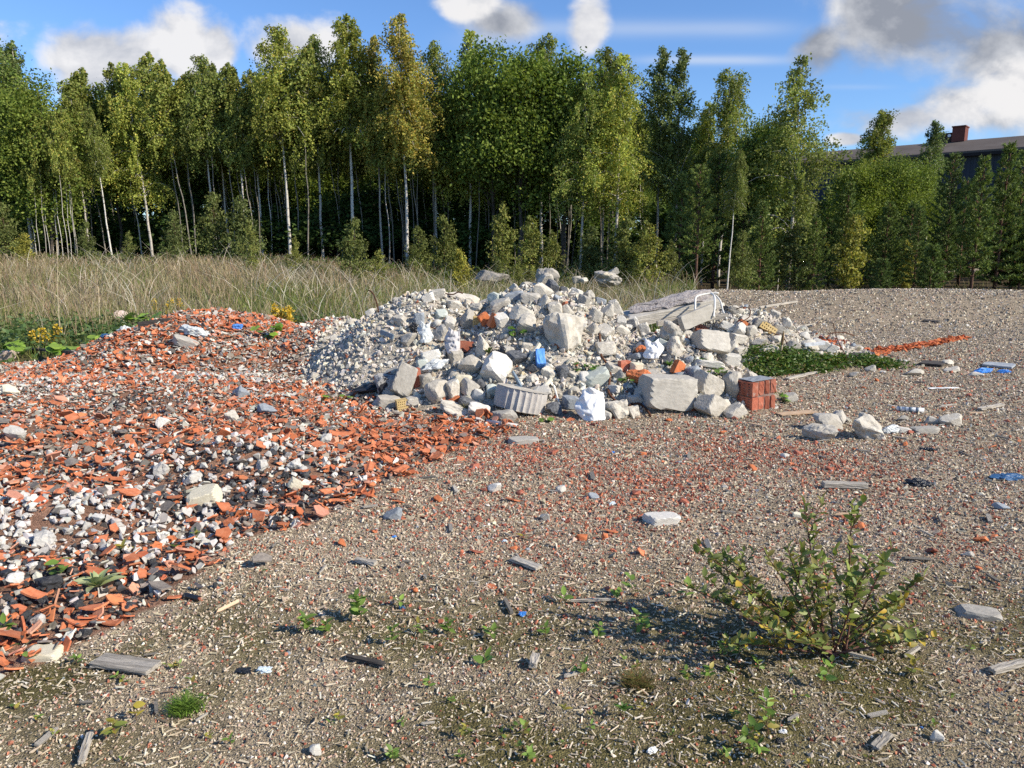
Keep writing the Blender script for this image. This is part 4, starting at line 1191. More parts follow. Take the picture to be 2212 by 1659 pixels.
brick(1516, 714, 26, 16, 'brick', 'ribbed brown brick under the tilted smooth slab', (-20, 28, 0), ymax=HR, holes=(5, 1))
brick(1602, 704, 20, 22, 'orange', 'orange brick lump on the far heap', (0, 30, 10), ymax=HR)
brick(1658, 711, 36, 18, 'yellow', 'yellow hollow brick lying on the far heap', (-20, 35, -10), ymax=HR, holes=(6, 2))
brick(1150, 858, 18, 22, 'brick', 'red brick piece behind the fluted drum', (0, 10, 15))
for x, y, w, h, lab in [(1381, 816, 52, 34, 'crumbled orange brick spilling down beside the rusty bar'), (1390, 763, 32, 26, 'crumbled red brick under the white cloth scrap'), (1214, 748, 36, 12, 'smear of red brick crumbs below the biggest boulder')]:
    put_chunk(x, y, w, h, 'l', 'orange', lab, name='crumbled_brick', cat='brick rubble', ymax=HM, sub=4, deep=.7)

# ------------------------------------------------------------------ the long beam, the slab and the planks of the far heap
def slab_between(name, a, b, h, dep, mat, label, cat, j=.01, cuts=12, z=0, roll=0):
    a, b = np.array(a), np.array(b); c = (a + b) / 2; d = b - a; Ln = np.linalg.norm(d)
    me = rough_box(name, Ln, dep, h, j, cuts, int(abs(a[0]) * 100) % 60)
    o = mobj(name, me, M[mat], None, c)
    o.rotation_euler = (math.radians(roll), -math.asin(d[2] / Ln), math.atan2(d[1], d[0]))
    tag(o, label, cat); return o
def beam():
    a, b = at(1366, 697, 10.5), at(1557, 655, 10.8)
    d = b - a; Ln = np.linalg.norm(d)
    root = empty('concrete_beam', tuple((a + b) / 2), (math.radians(8), -math.asin(d[2] / Ln), math.atan2(d[1], d[0])))
    tag(root, 'long concrete beam with crumbled top lying across the far heap', 'concrete beam')
    mobj('beam_body', rough_box('beam_body', Ln, .42, .15, .008, 16, 3), M['grey'], root, (0, .2, -.0))
    V, Fc = rock_shape(555, 'l', 5)
    V = V * np.array([Ln * .99, .46, .20]); nn = fbm(V * 9, 4, 8) - .5
    V = V + nn[:, None] * np.array([.03, .05, .09])
    me = mesh_np('crumbled_top', V, Fc); me.materials.append(M['pinkgrey']); mobj('crumbled_top', me, None, root, (.02, .23, .10))
M['pinkgrey'] = mat_solid('coarse_aggregate', [(.22, .19, .18), (.36, .325, .31), (.46, .43, .40)], 22, bump=.9, pits=True, bscale=40)
beam()
slab_between('concrete_slab', at(1470, 700, 10.0), at(1538, 672, 10.25), .20, .10, 'grey', 'smooth grey slab tilted against the long beam', 'concrete slab', .006, 6, roll=-12)
slab_between('wooden_plank', at(1419, 699, 10.15), at(1474, 691, 10.2), .075, .06, 'wood', 'grey wooden plank end under the long beam', 'plank', .002, 6)
slab_between('wooden_plank', at(1532, 687, 10.35), at(1572, 682, 10.35), .075, .06, 'wood', 'grey plank end showing beyond the tilted smooth slab', 'plank', .002, 5)
p = hit(1735, 746, HR)[0]
slab_between('louvre_strip', at(1738, 745, 10.05), at(1782, 741, 10.05), .045, .03, 'bagwhite', 'white slotted plastic strip on the tail of the far heap', 'strip', .001, 3)

# ------------------------------------------------------------------ rods, cables, pipes
def rod(name, pts, r, mat, label, cat, group=None):
    """pts: (x, y, distance)"""
    P = np.array([at(*q) if q[2] > 3 else at(q[0], q[1], hit(q[0], q[1], HR if q[0] > 1480 else HM)[1] - q[2]) for q in pts])
    # smooth
    t = np.linspace(0, len(P) - 1, (len(P) - 1) * 5 + 1); Q = []
    for u in t:
        i = min(int(u), len(P) - 2); f = u - i
        p0, p1, p2, p3 = P[max(i - 1, 0)], P[i], P[i + 1], P[min(i + 2, len(P) - 1)]
        Q.append(.5 * ((2 * p1) + (-p0 + p2) * f + (2 * p0 - 5 * p1 + 4 * p2 - p3) * f * f + (-p0 + 3 * p1 - 3 * p2 + p3) * f ** 3))
    b = MB(); b.tube(Q, r, 7)
    o = mobj(name, b.mesh(name, True), M[mat]); return tag(o, label, cat, group)
rod('rusty_rod', [(796, 627, 9.2), (805, 633, 9.15), (813, 652, 9.1), (818, 675, 9.1)], .009, 'rust', 'thin bent rusty rod rising from the gravelly ridge', 'steel rod')
rod('rusty_rod', [(962, 634, 9.1), (978, 636, 9.1), (990, 631, 9.1), (1000, 634, 9.1)], .008, 'rust', 'rusty rod lying level on the lower summit', 'steel rod')
rod('rusty_rod', [(1034, 656, 0.07), (1027, 668, 0.07), (1022, 680, 0.07)], .008, 'rust', 'short rusty rod in the dip between the summits', 'steel rod')
rod('rusty_rod', [(1295, 722, 0.07), (1297, 745, 0.07), (1299, 768, 0.07), (1310, 785, 0.07), (1318, 805, 0.07), (1316, 830, 0.07), (1316, 850, 0.07), (1336, 872, 0.07)], .012, 'rust', 'long kinked rusty bar running down the grey heap', 'steel rod')
rod('rusty_rod', [(1306, 900, 0.07), (1330, 897, 0.07), (1347, 893, 0.07), (1358, 880, 0.07), (1366, 872, 0.07), (1374, 885, 0.07), (1378, 896, 0.07)], .012, 'rust', 'bent rusty bar looped over the foot boulder', 'steel rod')
rod('rusty_rod', [(1366, 873, 0.07), (1381, 872, 0.07), (1396, 884, 0.07), (1406, 899, 0.07)], .011, 'rust', 'short arched rusty bar in front of the flat topped block', 'steel rod')
rod('rusty_rod', [(1590, 668, 10.6), (1606, 663, 10.5), (1620, 668, 10.4), (1618, 685, 10.3), (1600, 695, 10.2)], .007, 'rust', 'rusty wire loop over the far heap top', 'steel rod')
rod('rusty_rod', [(1632, 704, 0.07), (1660, 716, 0.07), (1690, 728, 0.07), (1700, 742, 0.07)], .007, 'rust', 'rusty wire crossing beside the yellow hollow brick', 'steel rod')
rod('rusty_rod', [(1500, 752, 0.07), (1530, 757, 0.07), (1560, 745, 0.07), (1580, 730, 0.07)], .008, 'rust', 'thin rusty bar below the large rough slab', 'steel rod')
rod('rusty_rod', [(1786, 722, 10.4), (1800, 719, 10.4), (1822, 718, 10.5), (1845, 725, 10.6)], .007, 'rust', 'arched thin rod beyond the tail of the far heap', 'steel rod')
rod('rusty_rod', [(1800, 700, 10.4), (1808, 730, 10.2), (1820, 755, 10.0), (1829, 775, 9.85)], .006, 'rust', 'thin leaning rod beside the dark board', 'steel rod')
rod('rusty_rod', [(930, 706, 0.07), (950, 714, 0.07), (966, 722, 0.07), (972, 738, 0.07)], .008, 'rust', 'thin rusty rod above the white plastic film', 'steel rod')
rod('rusty_rod', [(860, 805, 0.07), (880, 785, 0.07), (898, 768, 0.07)], .008, 'rust', 'straight rusty rod on the gravelly slope', 'steel rod')
rod('white_cable', [(1502, 676, 10.2), (1502, 650, 10.35), (1506, 640, 10.5), (1530, 634, 10.6), (1552, 633, 10.6)], .014, 'whitecable', 'white cable looped over the beam near its tilted slab', 'cable')
rod('white_cable', [(1536, 634, 10.55), (1543, 640, 10.4), (1544, 662, 10.25), (1541, 685, 10.15)], .014, 'whitecable', 'white cable hanging straight over the beam end', 'cable')
rod('white_cable', [(1545, 637, 10.6), (1556, 650, 10.5), (1562, 672, 10.4), (1570, 690, 10.3)], .012, 'whitecable', 'white cable trailing off the end of the beam', 'cable')
rod('white_cable', [(918, 815, 0.07), (930, 816, 0.07), (938, 826, 0.07), (935, 832, 0.07)], .008, 'whitecable', 'curled white wire beside the whitewashed brick', 'cable')
rod('yellowed_strip', [(1207, 868, 0.07), (1200, 845, 0.07), (1196, 832, 0.07)], .010, 'whitecable', 'thin pale strip standing behind the fluted drum', 'strip')
def pipe():
    a, b = hit(1052, 917)[0], hit(1118, 925)[0]
    a = a + [0, 0, .03]; b = b + [0, 0, .02]
    root = empty('plastic_pipe', tuple(a)); tag(root, 'pale plastic pipe lying on tiles under the fluted drum', 'pipe')
    bo = MB(); bo.tube([np.zeros(3), b - a], .018, 12); mobj('pipe_wall', bo.mesh('pipe_wall', True), M['pvc'], root)
    d = (b - a) / np.linalg.norm(b - a)
    bo = MB(); bo.tube([b - a + d * .0005, b - a + d * .002], .0135, 12); mobj('dark_bore_disc', bo.mesh('dark_bore_disc'), M['darkwood'], root)  # pipe is solid; a dark disc paints the shade of its hollow
pipe()
def lean2(x0, y0, x1, y1, off=.09):
    """both ends just in front of the slope seen there, leaning with it"""
    ym = HR if x0 > 1480 else HM
    a, b = hit(x0, y0, ym)[1], hit(x1, y1, ym)[1]
    m = min(a, b)
    return at(x0, y0, min(a, m + .12) - off), at(x1, y1, min(b, m + .12) - off)
def flat_piece(name, x0, y0, x1, y1, wid, th, mat, label, cat, j=.004, lift=.01, ymax=None, cuts=6, roll=0):
    a = hit(x0, y0, ymax)[0]; b = hit(x1, y1, ymax)[0]
    a[2] += lift; b[2] += lift
    return slab_between(name, a, b, th, wid, mat, label, cat, j, cuts, roll=roll)
FP = [
 ('wooden_plank', 212, 1436, 335, 1456, .085, .016, 'wood', 'split grey plank lying on near gravel by black clinker', 'plank'),
 ('driftwood', 1776, 1056, 1872, 1058, .06, .035, 'wood', 'pale weathered wood chunk on the gravel behind the willow', 'wood piece'),
 ('wooden_board', 1681, 899, 1760, 893, .11, .012, 'tanwood', 'tan board flat on the ground before the red brick block', 'board'),
 ('wooden_board', 1850, 766, 1834, 772, .30, .02, 'darkwood', 'dark flat board at the tail of the far heap', 'board'),
 ('wooden_lath', 2140, 1462, 2212, 1441, .03, .018, 'wood', 'pale split lath at the gravel edge beside the willow', 'lath'),
 ('wooden_lath', 2030, 880, 2062, 878, .03, .01, 'wood', 'short white lath beyond the rolled paper', 'lath'),
 ('wooden_lath', 2115, 888, 2165, 878, .05, .02, 'wood', 'white broken lath far across the gravel', 'lath'),
 ('wooden_stick', 1640, 668, 1722, 655, .05, .05, 'wood', 'long pale branch on the far gravel behind the heaps', 'stick'),
 ('wooden_stick', 1690, 714, 1760, 702, .03, .02, 'wood', 'thin pale stick past the tail of the far heap', 'stick'),
 ('wooden_lath', 1700, 822, 1768, 806, .06, .02, 'wood', 'whitish painted lath at the near edge of the green mat', 'lath'),
 ('wooden_lath', 1625, 785, 1700, 765, .04, .03, 'wood', 'pale lath running along the back of the green mat', 'lath'),
 ('wooden_stick', 176, 1659, 196, 1600, .02, .016, 'wood', 'grey stick pointing away at the bottom of the gravel', 'stick'),
 ('wooden_stick', 770, 1218, 812, 1227, .03, .02, 'wood', 'dark grey weathered stick on the open gravel', 'stick'),
 ('wooden_stick', 1232, 1306, 1330, 1303, .012, .008, 'wood', 'thin straight splinter lying across the gravel', 'stick'),
 ('wooden_stick', 1158, 1430, 1150, 1452, .03, .025, 'wood', 'stubby grey wood end standing proud of the moss', 'stick'),
 ('wooden_stick', 1108, 1215, 1165, 1235, .05, .015, 'wood', 'grey splintered wood among red brick crumbs', 'stick'),
 ('wooden_lath', 1888, 1625, 1920, 1594, .03, .008, 'wood', 'short pale lath lying near the grass edge of gravel', 'lath'),
 ('wooden_stick', 750, 1428, 830, 1446, .02, .012, 'darkwood', 'dark stick beside the small seedlings', 'stick'),
 ('wooden_stick', 2005, 842, 2070, 841, .04, .01, 'bagwhite', 'white plastic strip on far gravel', 'strip'),
 ('wooden_board', 2125, 790, 2190, 796, .35, .03, 'blueg', 'grey sheet lying behind the blue tarp', 'board'),
 ('concrete_slab', 1990, 787, 2040, 791, .35, .03, 'darkwood', 'dark flat slab among stones on the far gravel', 'slab'),
 ('wooden_board', 1995, 695, 2030, 697, .25, .02, 'darkwood', 'lone dark board far out on the gravel plain', 'board'),
 ('wooden_plank', 60, 757, 165, 765, .10, .03, 'darkwood', 'dark plank at the edge of the tile field beside weeds', 'plank'),
 ('wooden_lath', 1808, 893, 1836, 916, .03, .02, 'cream', 'pale slat leaning on the split chunk', 'lath'),
 ('plastic_strip', 1022, 838, 1047, 834, .04, .01, 'cream', 'cream flat strip near the angular grey block', 'strip'),
]
for a in FP: flat_piece(a[0], *a[1:5], a[5], a[6], a[7], a[8], a[9], lift=a[6] * .5 + .012)
slab_between('plastic_strip', *lean2(1192, 818, 1170, 842), .045, .02, 'cream', 'cream strip leaning above the fluted drum', 'strip', .002, 4)
slab_between('plastic_strip', *lean2(1143, 778, 1166, 742), .04, .03, 'cream', 'long cream strip rising behind the blue foam piece', 'strip', .002, 4)
slab_between('plastic_strip', *lean2(1126, 840, 1150, 848), .03, .015, 'cream', 'short cream strip lying above the fluted drum', 'strip', .002, 4)
slab_between('metal_strip', *lean2(1107, 802, 1126, 836), .03, .02, 'steelblue', 'bent blue grey metal strip between big blocks', 'metal strip', .003, 5)
slab_between('metal_strip', *lean2(1112, 832, 1133, 842), .02, .02, 'steelblue', 'short blue grey metal strip crossing the bent one', 'metal strip', .003, 5)
slab_between('metal_strip', *lean2(822, 716, 850, 728), .05, .02, 'steelblue', 'blue grey sheet scrap on the gravelly slope', 'metal strip', .006, 5)
slab_between('foam_piece', *lean2(1165, 758, 1169, 791), .10, .09, 'blue', 'bright blue foam block stuck in the grey heap', 'foam piece', .006, 5)
slab_between('wooden_lath', *lean2(1618, 700, 1636, 688), .035, .05, 'wood', 'short lath sticking out of the far heap', 'lath', .002, 3)
# big dark board on the tile mound
def dark_board():
    a = at(299, 704, 10.0); b = at(370, 694, 10.05)
    o = slab_between('wooden_board', a, b, .10, .05, 'darkwood', 'dark board with a rounded end on the tile mound', 'board', .006, 8)
dark_board()
# rolled paper
def paper():
    a = hit(1936, 888)[0]; b = hit(1996, 892)[0]; r = .024
    a = a + [0, 0, r]; b = b + [0, 0, r]; d = b - a
    root = empty('rolled_newspaper', tuple(a)); tag(root, 'rolled newspaper lying on the open gravel', 'newspaper')
    bo = MB(); bo.tube([d * 0, d], r, 14); mobj('paper_roll', bo.mesh('paper_roll', True), M['bagwhite'], root)
    for f0, f1 in ((.08, .18), (.30, .36), (.44, .60), (.70, .82)):
        bo = MB(); bo.tube([d * f0, d * f1], r * 1.012, 14); mobj('printed_band', bo.mesh('printed_band', True), M['steelblue'], root)
paper()
def grip():
    a = hit(400, 1293)[0]; b = hit(430, 1300)[0]; a = a + [0, 0, .016]; b = b + [0, 0, .014]
    root = empty('rubber_grip', tuple(a)); tag(root, 'short black cylinder with a red end beside tile shards', 'rubber grip')
    d = b - a
    bo = MB(); bo.tube([d * k / 6 for k in range(7)], [.0125 + .0015 * (k % 2) for k in range(7)], 12); mobj('grip_body', bo.mesh('grip_body'), M['bagblack'], root)
    bo = MB(); bo.tube([d * 1.0, d * 1.08], .007, 10); mobj('red_end', bo.mesh('red_end'), M['brick'], root)
grip()

# ------------------------------------------------------------------ crumpled sheets and bags
def crumple(name, x, y, w, h, mat, label, cat, seed, ymax=None, amp=.35, rot=0, flat=.6, lift=.25, tilt=0):
    p, s = at_ground(x, y + h * .35, ymax)
    W, Hh = w * s, h * s
    bm = bmesh.new(); bmesh.ops.create_icosphere(bm, subdivisions=4, radius=1)
    n = np.array([v.co[:] for v in bm.verts]); n /= np.linalg.norm(n, axis=1, keepdims=True)
    Fc = np.array([[v.index for v in f.verts] for f in bm.faces]); bm.free()
    g = np.random.default_rng(seed)
    rad = np.ones(len(n))
    for _ in range(14):
        q = unit(g.normal(0, 1, 3)); c = n @ q; rad = np.where(c > .05, np.minimum(rad, g.uniform(.55, .95) / np.maximum(c, .05)), rad)
    f1 = np.abs(fbm(n * 1.9 + seed, 3, seed) - .5) * 2; f2 = np.abs(fbm(n * 4.5 + seed, 2, seed + 2) - .5) * 2
    V = n * (rad * (1 - amp + 1.6 * amp * f1 + .5 * amp * f2))[:, None]
    lo, hi = V.min(0), V.max(0); V = (V - (lo + hi) / 2) / (hi - lo)
    o = mobj(name, mesh_np(name, V, Fc), M[mat], None, (p[0], p[1], p[2] + Hh * lift))
    o.scale = (W, max(W, Hh) * flat, Hh); o.rotation_euler = (math.radians(tilt), math.radians(rot), random.uniform(-.3, .3))
    tag(o, label, cat); PLACED.append((p[0], p[1], max(W, Hh) * .8)); return o
def sheet(name, x, y, w, h, mat, label, cat, seed, ymax=None, top=None, amp=.05, lean=.35):
    """a crumpled sheet draped over the slope, thin but with real folds and thickness"""
    a, s = at_ground(x, y + h * .5, ymax)
    W, Hh = w * s, h * s
    nu, nv = 22, 22
    V = []
    g = random.Random(seed)
    ph = [g.uniform(0, 6) for _ in range(4)]
    for j in range(nv + 1):
        for i in range(nu + 1):
            u, v = i / nu - .5, j / nv
            X = u * W * (.72 + .28 * math.sin(PI * min(1, v * 1.15))) + .10 * W * math.sin(ph[0] + 2.3 * v * PI)
            X += .05 * W * math.sin(9 * v + ph[1])
            Z = v * Hh * (1 + .10 * math.sin(5 * u + ph[2])) + .04
            Yv = lean * Hh * v ** 1.4
            V.append((X, Yv, Z))
    V = np.array(V)
    q = np.abs(fbm(np.stack([V[:, 0], V[:, 2], V[:, 1] * 0 + seed], 1) / W * 3.2, 3, seed) - .5) * 2
    V[:, 1] -= amp * (1 - q) * 2.2 * (1 + .0 * V[:, 2])
    V[:, 1] -= amp * 1.6 * np.sin(np.clip((V[:, 0] / W + .5), 0, 1) * PI)
    back = V + np.array([0, .012, 0])
    n1 = nu + 1
    idx = np.array([(j * n1 + i, j * n1 + i + 1, (j + 1) * n1 + i + 1, (j + 1) * n1 + i) for j in range(nv) for i in range(nu)])
    off = len(V)
    rim = [i for i in range(nu)]
    E = [(i, i + 1) for i in range(nu)] + [(j * n1 + nu, (j + 1) * n1 + nu) for j in range(nv)] + [(nv * n1 + i + 1, nv * n1 + i) for i in range(nu)] + [((j + 1) * n1, j * n1) for j in range(nv)]
    side = np.array([(b, a_, a_ + off, b + off) for a_, b in E])
    me = mesh_np(name, np.concatenate([V, back]), np.concatenate([idx, idx[:, ::-1] + off, side]), None, True)
    o = mobj(name, me, M[mat], None, (a[0], a[1] - .03, a[2] - .03)); tag(o, label, cat)
    PLACED.append((a[0], a[1], W * .8)); return o
sheet('plastic_sheet', 1275, 872, 64, 60, 'bagwhite', 'crumpled white sheet hanging at the foot of the grey heap', 'plastic sheet', 3, HM, lean=.55)
sheet('cloth_scrap', 1408, 755, 40, 38, 'bagwhite', 'torn white cloth scrap on the shoulder of the heap', 'cloth', 5, 10, amp=.03)
crumple('plastic_bag', 1083, 765, 30, 44, 'bagblack', 'black bin bag wedged beside the tarred rock', 'plastic bag', 7, HM, lift=.3)
crumple('plastic_bag', 893, 707, 22, 28, 'bagblack', 'black plastic scrap on the gravelly slope', 'plastic bag', 9, HM)
crumple('plastic_bag', 940, 788, 66, 32, 'bagclear', 'cloudy plastic sheet bulging between pale chunks', 'plastic sheet', 11, HM, rot=-12)
sheet('cloth_rag', 980, 738, 34, 50, 'cloth', 'twisted grey cloth rag above the dark red brick', 'cloth', 13, HM, amp=.04)
sheet('plastic_sheet', 920, 719, 30, 42, 'bagclear', 'limp white plastic film on the upper gravelly slope', 'plastic sheet', 15, HM, amp=.03)
crumple('plastic_bag', 424, 713, 74, 22, 'bagclear', 'twisted clear plastic lying on the tile mound', 'plastic sheet', 17, 12, rot=12)
crumple('plastic_scrap', 511, 706, 30, 16, 'blue', 'blue crumpled plastic cup on the tile mound', 'plastic scrap', 19, 12)
crumple('tarpaulin', 2122, 800, 54, 16, 'bluetarp', 'bright blue tarp scrap on the far gravel', 'tarpaulin', 21, rot=-8)
crumple('tarpaulin', 2168, 802, 30, 10, 'bluetarp', 'smaller blue tarp scrap past the larger one', 'tarpaulin', 22)
crumple('plastic_bag', 2172, 1029, 80, 16, 'bluedark', 'dark blue torn plastic at the edge of the gravel', 'plastic sheet', 23)
crumple('plastic_bag', 1985, 1042, 62, 22, 'bagblack', 'black torn plastic on the gravel behind the willow', 'plastic sheet', 25)
crumple('plastic_bag', 2005, 970, 40, 10, 'bagblack', 'flat black plastic shred near the pale angular stone', 'plastic sheet', 27)
crumple('foil_wrapper', 572, 1446, 34, 16, 'silver', 'silver blue foil wrapper on the near gravel', 'wrapper', 29)
crumple('foil_wrapper', 528, 1449, 48, 10, 'bagblack', 'black half of a torn wrapper on the near gravel', 'wrapper', 31)
crumple('plastic_bag', 1921, 927, 50, 22, 'bagclear', 'white torn plastic behind the largest pitted boulder', 'plastic sheet', 33)
crumple('plastic_scrap', 270, 704, 36, 20, 'bagclear', 'milky plastic scrap beside the dark board', 'plastic scrap', 35, 12)
crumple('plastic_scrap', 225, 697, 30, 14, 'bluedark', 'dark blue netting scrap among the weeds', 'plastic scrap', 36, 12)
for i, (x, y, w, mm, lab) in enumerate([(851, 1160, 14, 'bluetarp', 'tiny blue plastic shred beside red crumbs'), (1128, 1326, 20, 'bluetarp', 'blue knotted plastic thread on the gravel'), (868, 1312, 18, 'bluedark', 'dark blue plastic thread under a seedling'), (1325, 977, 10, 'bluetarp', 'small blue fleck on reddish gravel'), (1322, 1087, 16, 'silver', 'pale turquoise foam crumb in reddish gravel'), (1090, 1168, 14, 'silver', 'light blue foam crumb among brick crumbs'), (1990, 1572, 8, 'bluetarp', 'tiny blue plastic cap at the gravel edge'), (1408, 1620, 30, 'bagwhite', 'white torn paper near the lowest seedlings'), (1685, 1600, 24, 'bagblack', 'black foil shred beside a white paper'), (1690, 1582, 20, 'bagwhite', 'white paper shred by the black foil')]):
    crumple('plastic_scrap', x, y, w, w * .6, mm, lab, 'plastic scrap', 40 + i)

# ------------------------------------------------------------------ roof tile shards and lumps as things of their own
_sh = {}
def shard_mesh(v, mat):
    if (v, mat) not in _sh:
        V, Fc = shard_shape(700 + v, rib=(v % 4 == 0)); me = mesh_np('tile_shard', V, Fc); me.materials.append(M[mat]); _sh[(v, mat)] = me
    return _sh[(v, mat)]
def put_shard(p, s, mat, label, group=None, rot=None, name='tile_shard', v=None):
    o = bpy.data.objects.new(name, shard_mesh(random.randrange(16) if v is None else v, mat))
    o.scale = (s, s * random.uniform(.85, 1.25), max(.10, min(s, .16)) * random.uniform(1.0, 1.5))
    o.rotation_euler = rot or (random.gauss(0, .30), random.gauss(0, .30), random.uniform(0, 6.28))
    o.location = p; link(o); tag(o, label, 'tile shard', group); return o
for x, y, w, mat, lab, rot in [
    (739, 945, 60, 'clay', 'broad orange tile piece lying flat in the solid orange patch', (.1, .1, .2)),
    (1048, 902, 42, 'clay', 'upright orange tile leaning on the drum end', (-1.0, .4, .2)),
    (770, 1068, 50, 'clay', 'large orange tile at the tip of the tile field', (-.5, .2, .3)),
    (740, 1075, 44, 'clay', 'ribbed orange tile beside the one at the tip', (-.6, -.2, .2)),
    (170, 1354, 58, 'clay', 'curved orange tile on gravel near the mullein', (-.2, .2, .1)),
    (240, 1352, 50, 'clay', 'orange tile pair end beyond the curved tile', (-.1, .1, .3)),
    (430, 1140, 42, 'clay2', 'pinkish tile leaning on slag above the gravel edge', (-.8, .2, 0)),
    (380, 1296, 42, 'clay', 'split orange tile touching the black cylinder', (-.2, .1, .5)),
    (150, 905, 44, 'clay', 'square orange tile piece standing on the tile field', (-.9, .05, .1)),
    (160, 942, 40, 'clay', 'rounded orange tile below the square one', (-.7, .1, 0)),
    (518, 1005, 46, 'glaze', 'square grey tile lying among black clinker', (-.7, .0, .1)),
    (226, 978, 30, 'clay', 'upright orange tile square in black lumps', (-1.0, .1, .1)),
    (36, 1418, 44, 'clay2', 'pinkish tile at the side of the beige slab', (-.6, -.4, .3)),
    (30, 1452, 44, 'clay', 'orange tile by the split plank', (-.5, .3, .6)),
    (22, 1236, 44, 'clay', 'flat orange tile in black clinker at the edge of view', (-.2, .1, 0)),
    (860, 1088, 32, 'clay', 'lone orange tile bit on gravel beyond the tip', (-.4, .2, .1)),
    (1106, 1084, 34, 'clay', 'orange curved shard alone on open gravel', (-.3, .2, -.2)),
    (1318, 1152, 34, 'clay', 'orange pointed shard in the reddish gravel', (-.2, .3, .2)),
    (1030, 1195, 32, 'brick', 'red brick bit amid splintered wood', (-.3, .2, .1)),
    (530, 1100, 30, 'glaze', 'grey brown tile flake beside pale beige block', (-.3, .1, .5)),
    (255, 1042, 46, 'clay', 'orange tile lying on the tile field before white lumps', (-.3, .1, .1)),
    (605, 905, 40, 'glaze', 'grey tile piece on the field below the blue grey stone', (-.3, .2, .3)),
    (945, 905, 34, 'glaze', 'dark tile standing where the heap meets the tiles', (-1.0, .2, .1)),
    (1010, 918, 38, 'clay', 'orange tile in the row of tiles before the drum', (-.8, .3, .4)),
    (845, 815, 36, 'clay', 'orange tile under the edge of the black piece', (-.7, -.4, .1)),
    (895, 905, 36, 'clay', 'curved orange tile at the foot of the yellow brick', (-.6, .4, .7))]:
    p, s = at_ground(x, y)
    put_shard((p[0], p[1], p[2] + w * s * .16), w * s, mat, lab, None, rot)
def fill_shards(n):
    px, py = tile_pts(16000)
    w, k, o = lumpzones(px, py)
    order = sorted(range(len(px)), key=lambda i: py[i] + 5 * random.random() + 3 * max(w[i], k[i]))
    used = []; c = 0
    for i in order:
        if c >= n: break
        x, y = px[i], py[i]
        s = random.uniform(.075, .14) * (1 + .06 * max(0, y - 5))
        if any((x - a) ** 2 + (y - b) ** 2 < (.62 * s + .62 * d) ** 2 for a, b, d in used): continue
        used.append((x, y, s)); c += 1
        mat = random.choices(['clay', 'clay2', 'glaze'], [66, 12, 22])[0] if o[i] < .4 else 'clay'
        where = 'in the solid orange patch' if o[i] > .35 else 'among white lumps' if w[i] > .4 else 'among black clinker' if k[i] > .4 else 'on the tile mound' if mound_h(np.array([x]), np.array([y]))[0] > .3 else 'on the flat of the tile field'
        nm = {'clay': 'orange clay', 'clay2': 'pinkish clay', 'glaze': 'grey brown glazed'}[mat]
        put_shard((x, y, h1(x, y) + .035 + s * .12), s, mat, f'broken {nm} roof tile shard {where}', f'{nm} tile shards {where}')
fill_shards(274)

_lm = {}
def lump(x, y, s, mat, label, cat, name, group=None):
    v = random.randrange(10); key = (v, mat)
    if key not in _lm:
        V, Fc = rock_shape(900 + v, 'l' if v % 2 else 'r', 3); me = mesh_np(name, V, Fc); me.materials.append(M[mat]); _lm[key] = me
    o = bpy.data.objects.new(name, _lm[key]); o.scale = (s * random.uniform(.85, 1.2), s, s * random.uniform(.65, .9)); o.rotation_euler = (random.uniform(-.5, .5), random.uniform(-.5, .5), random.uniform(0, 6.3))
    o.location = (x, y, h1(x, y) + s * .3); link(o); tag(o, label, cat, group); return o
p, s = at_ground(107, 1276); lump(p[0], p[1], 46 * s, 'slag', 'largest black clinker lump beside the mullein rosette', 'clinker lump', 'clinker_lump')
for x, y, w, lab in [(350, 1020, 36, 'white rough lump on the crest of the black ridge'), (420, 1040, 34, 'white crumbly lump left of the pale beige block'), (352, 918, 28, 'white lump amid orange tiles'), (330, 985, 26, 'white lump near the standing orange square'), (35, 945, 40, 'white lump at the edge of the tile field'), (705, 955, 30, 'grey white lump on the end of the black ridge'), (640, 1008, 30, 'white lump at the ridge end amid clinker'), (35, 1260, 44, 'bright white broken lump in black clinker'), (655, 1020, 26, 'pale lump next to the ridge end'), (565, 1010, 30, 'pale grey lump on the black ridge behind the square tile'), (100, 1175, 48, 'largest white lump of the white crumbly bed'), (20, 1330, 30, 'white lump at the side below black clinker'), (85, 1350, 36, 'grey pitted lump beside the beige slab')]:
    p, s = at_ground(x, y + 4); lump(p[0], p[1], w * s, 'mortar', lab, 'mortar lump', 'mortar_lump')
def fill_lumps(n, which, mat, name, cat, adj, s0, s1):
    px, py = tile_pts(12000)
    w, k, o = lumpzones(px, py); wt = w if which == 'w' else k
    used = []; c = 0
    order = sorted(range(len(px)), key=lambda i: py[i] * .35 - 2.2 * wt[i] + random.random())
    for i in order:
        if c >= n: break
        if wt[i] < .15: continue
        x, y = px[i], py[i]; s = random.uniform(s0, s1)
        if any((x - a) ** 2 + (y - b) ** 2 < (.6 * (s + d)) ** 2 for a, b, d in used): continue
        used.append((x, y, s)); c += 1
        where = 'in the near bed beside the gravel' if y < 4.7 else 'on the low ridge across the tile field' if y < 6.2 else 'far back on the tile field'
        lump(x, y, s, mat, f'{adj} {where}', cat, name, f'{adj} {where}')
fill_lumps(260, 'w', 'mortar', 'mortar_lump', 'mortar lump', 'rough white mortar lump', .028, .06)
fill_lumps(160, 'k', 'slag', 'clinker_lump', 'clinker lump', 'black clinker lump', .03, .065)

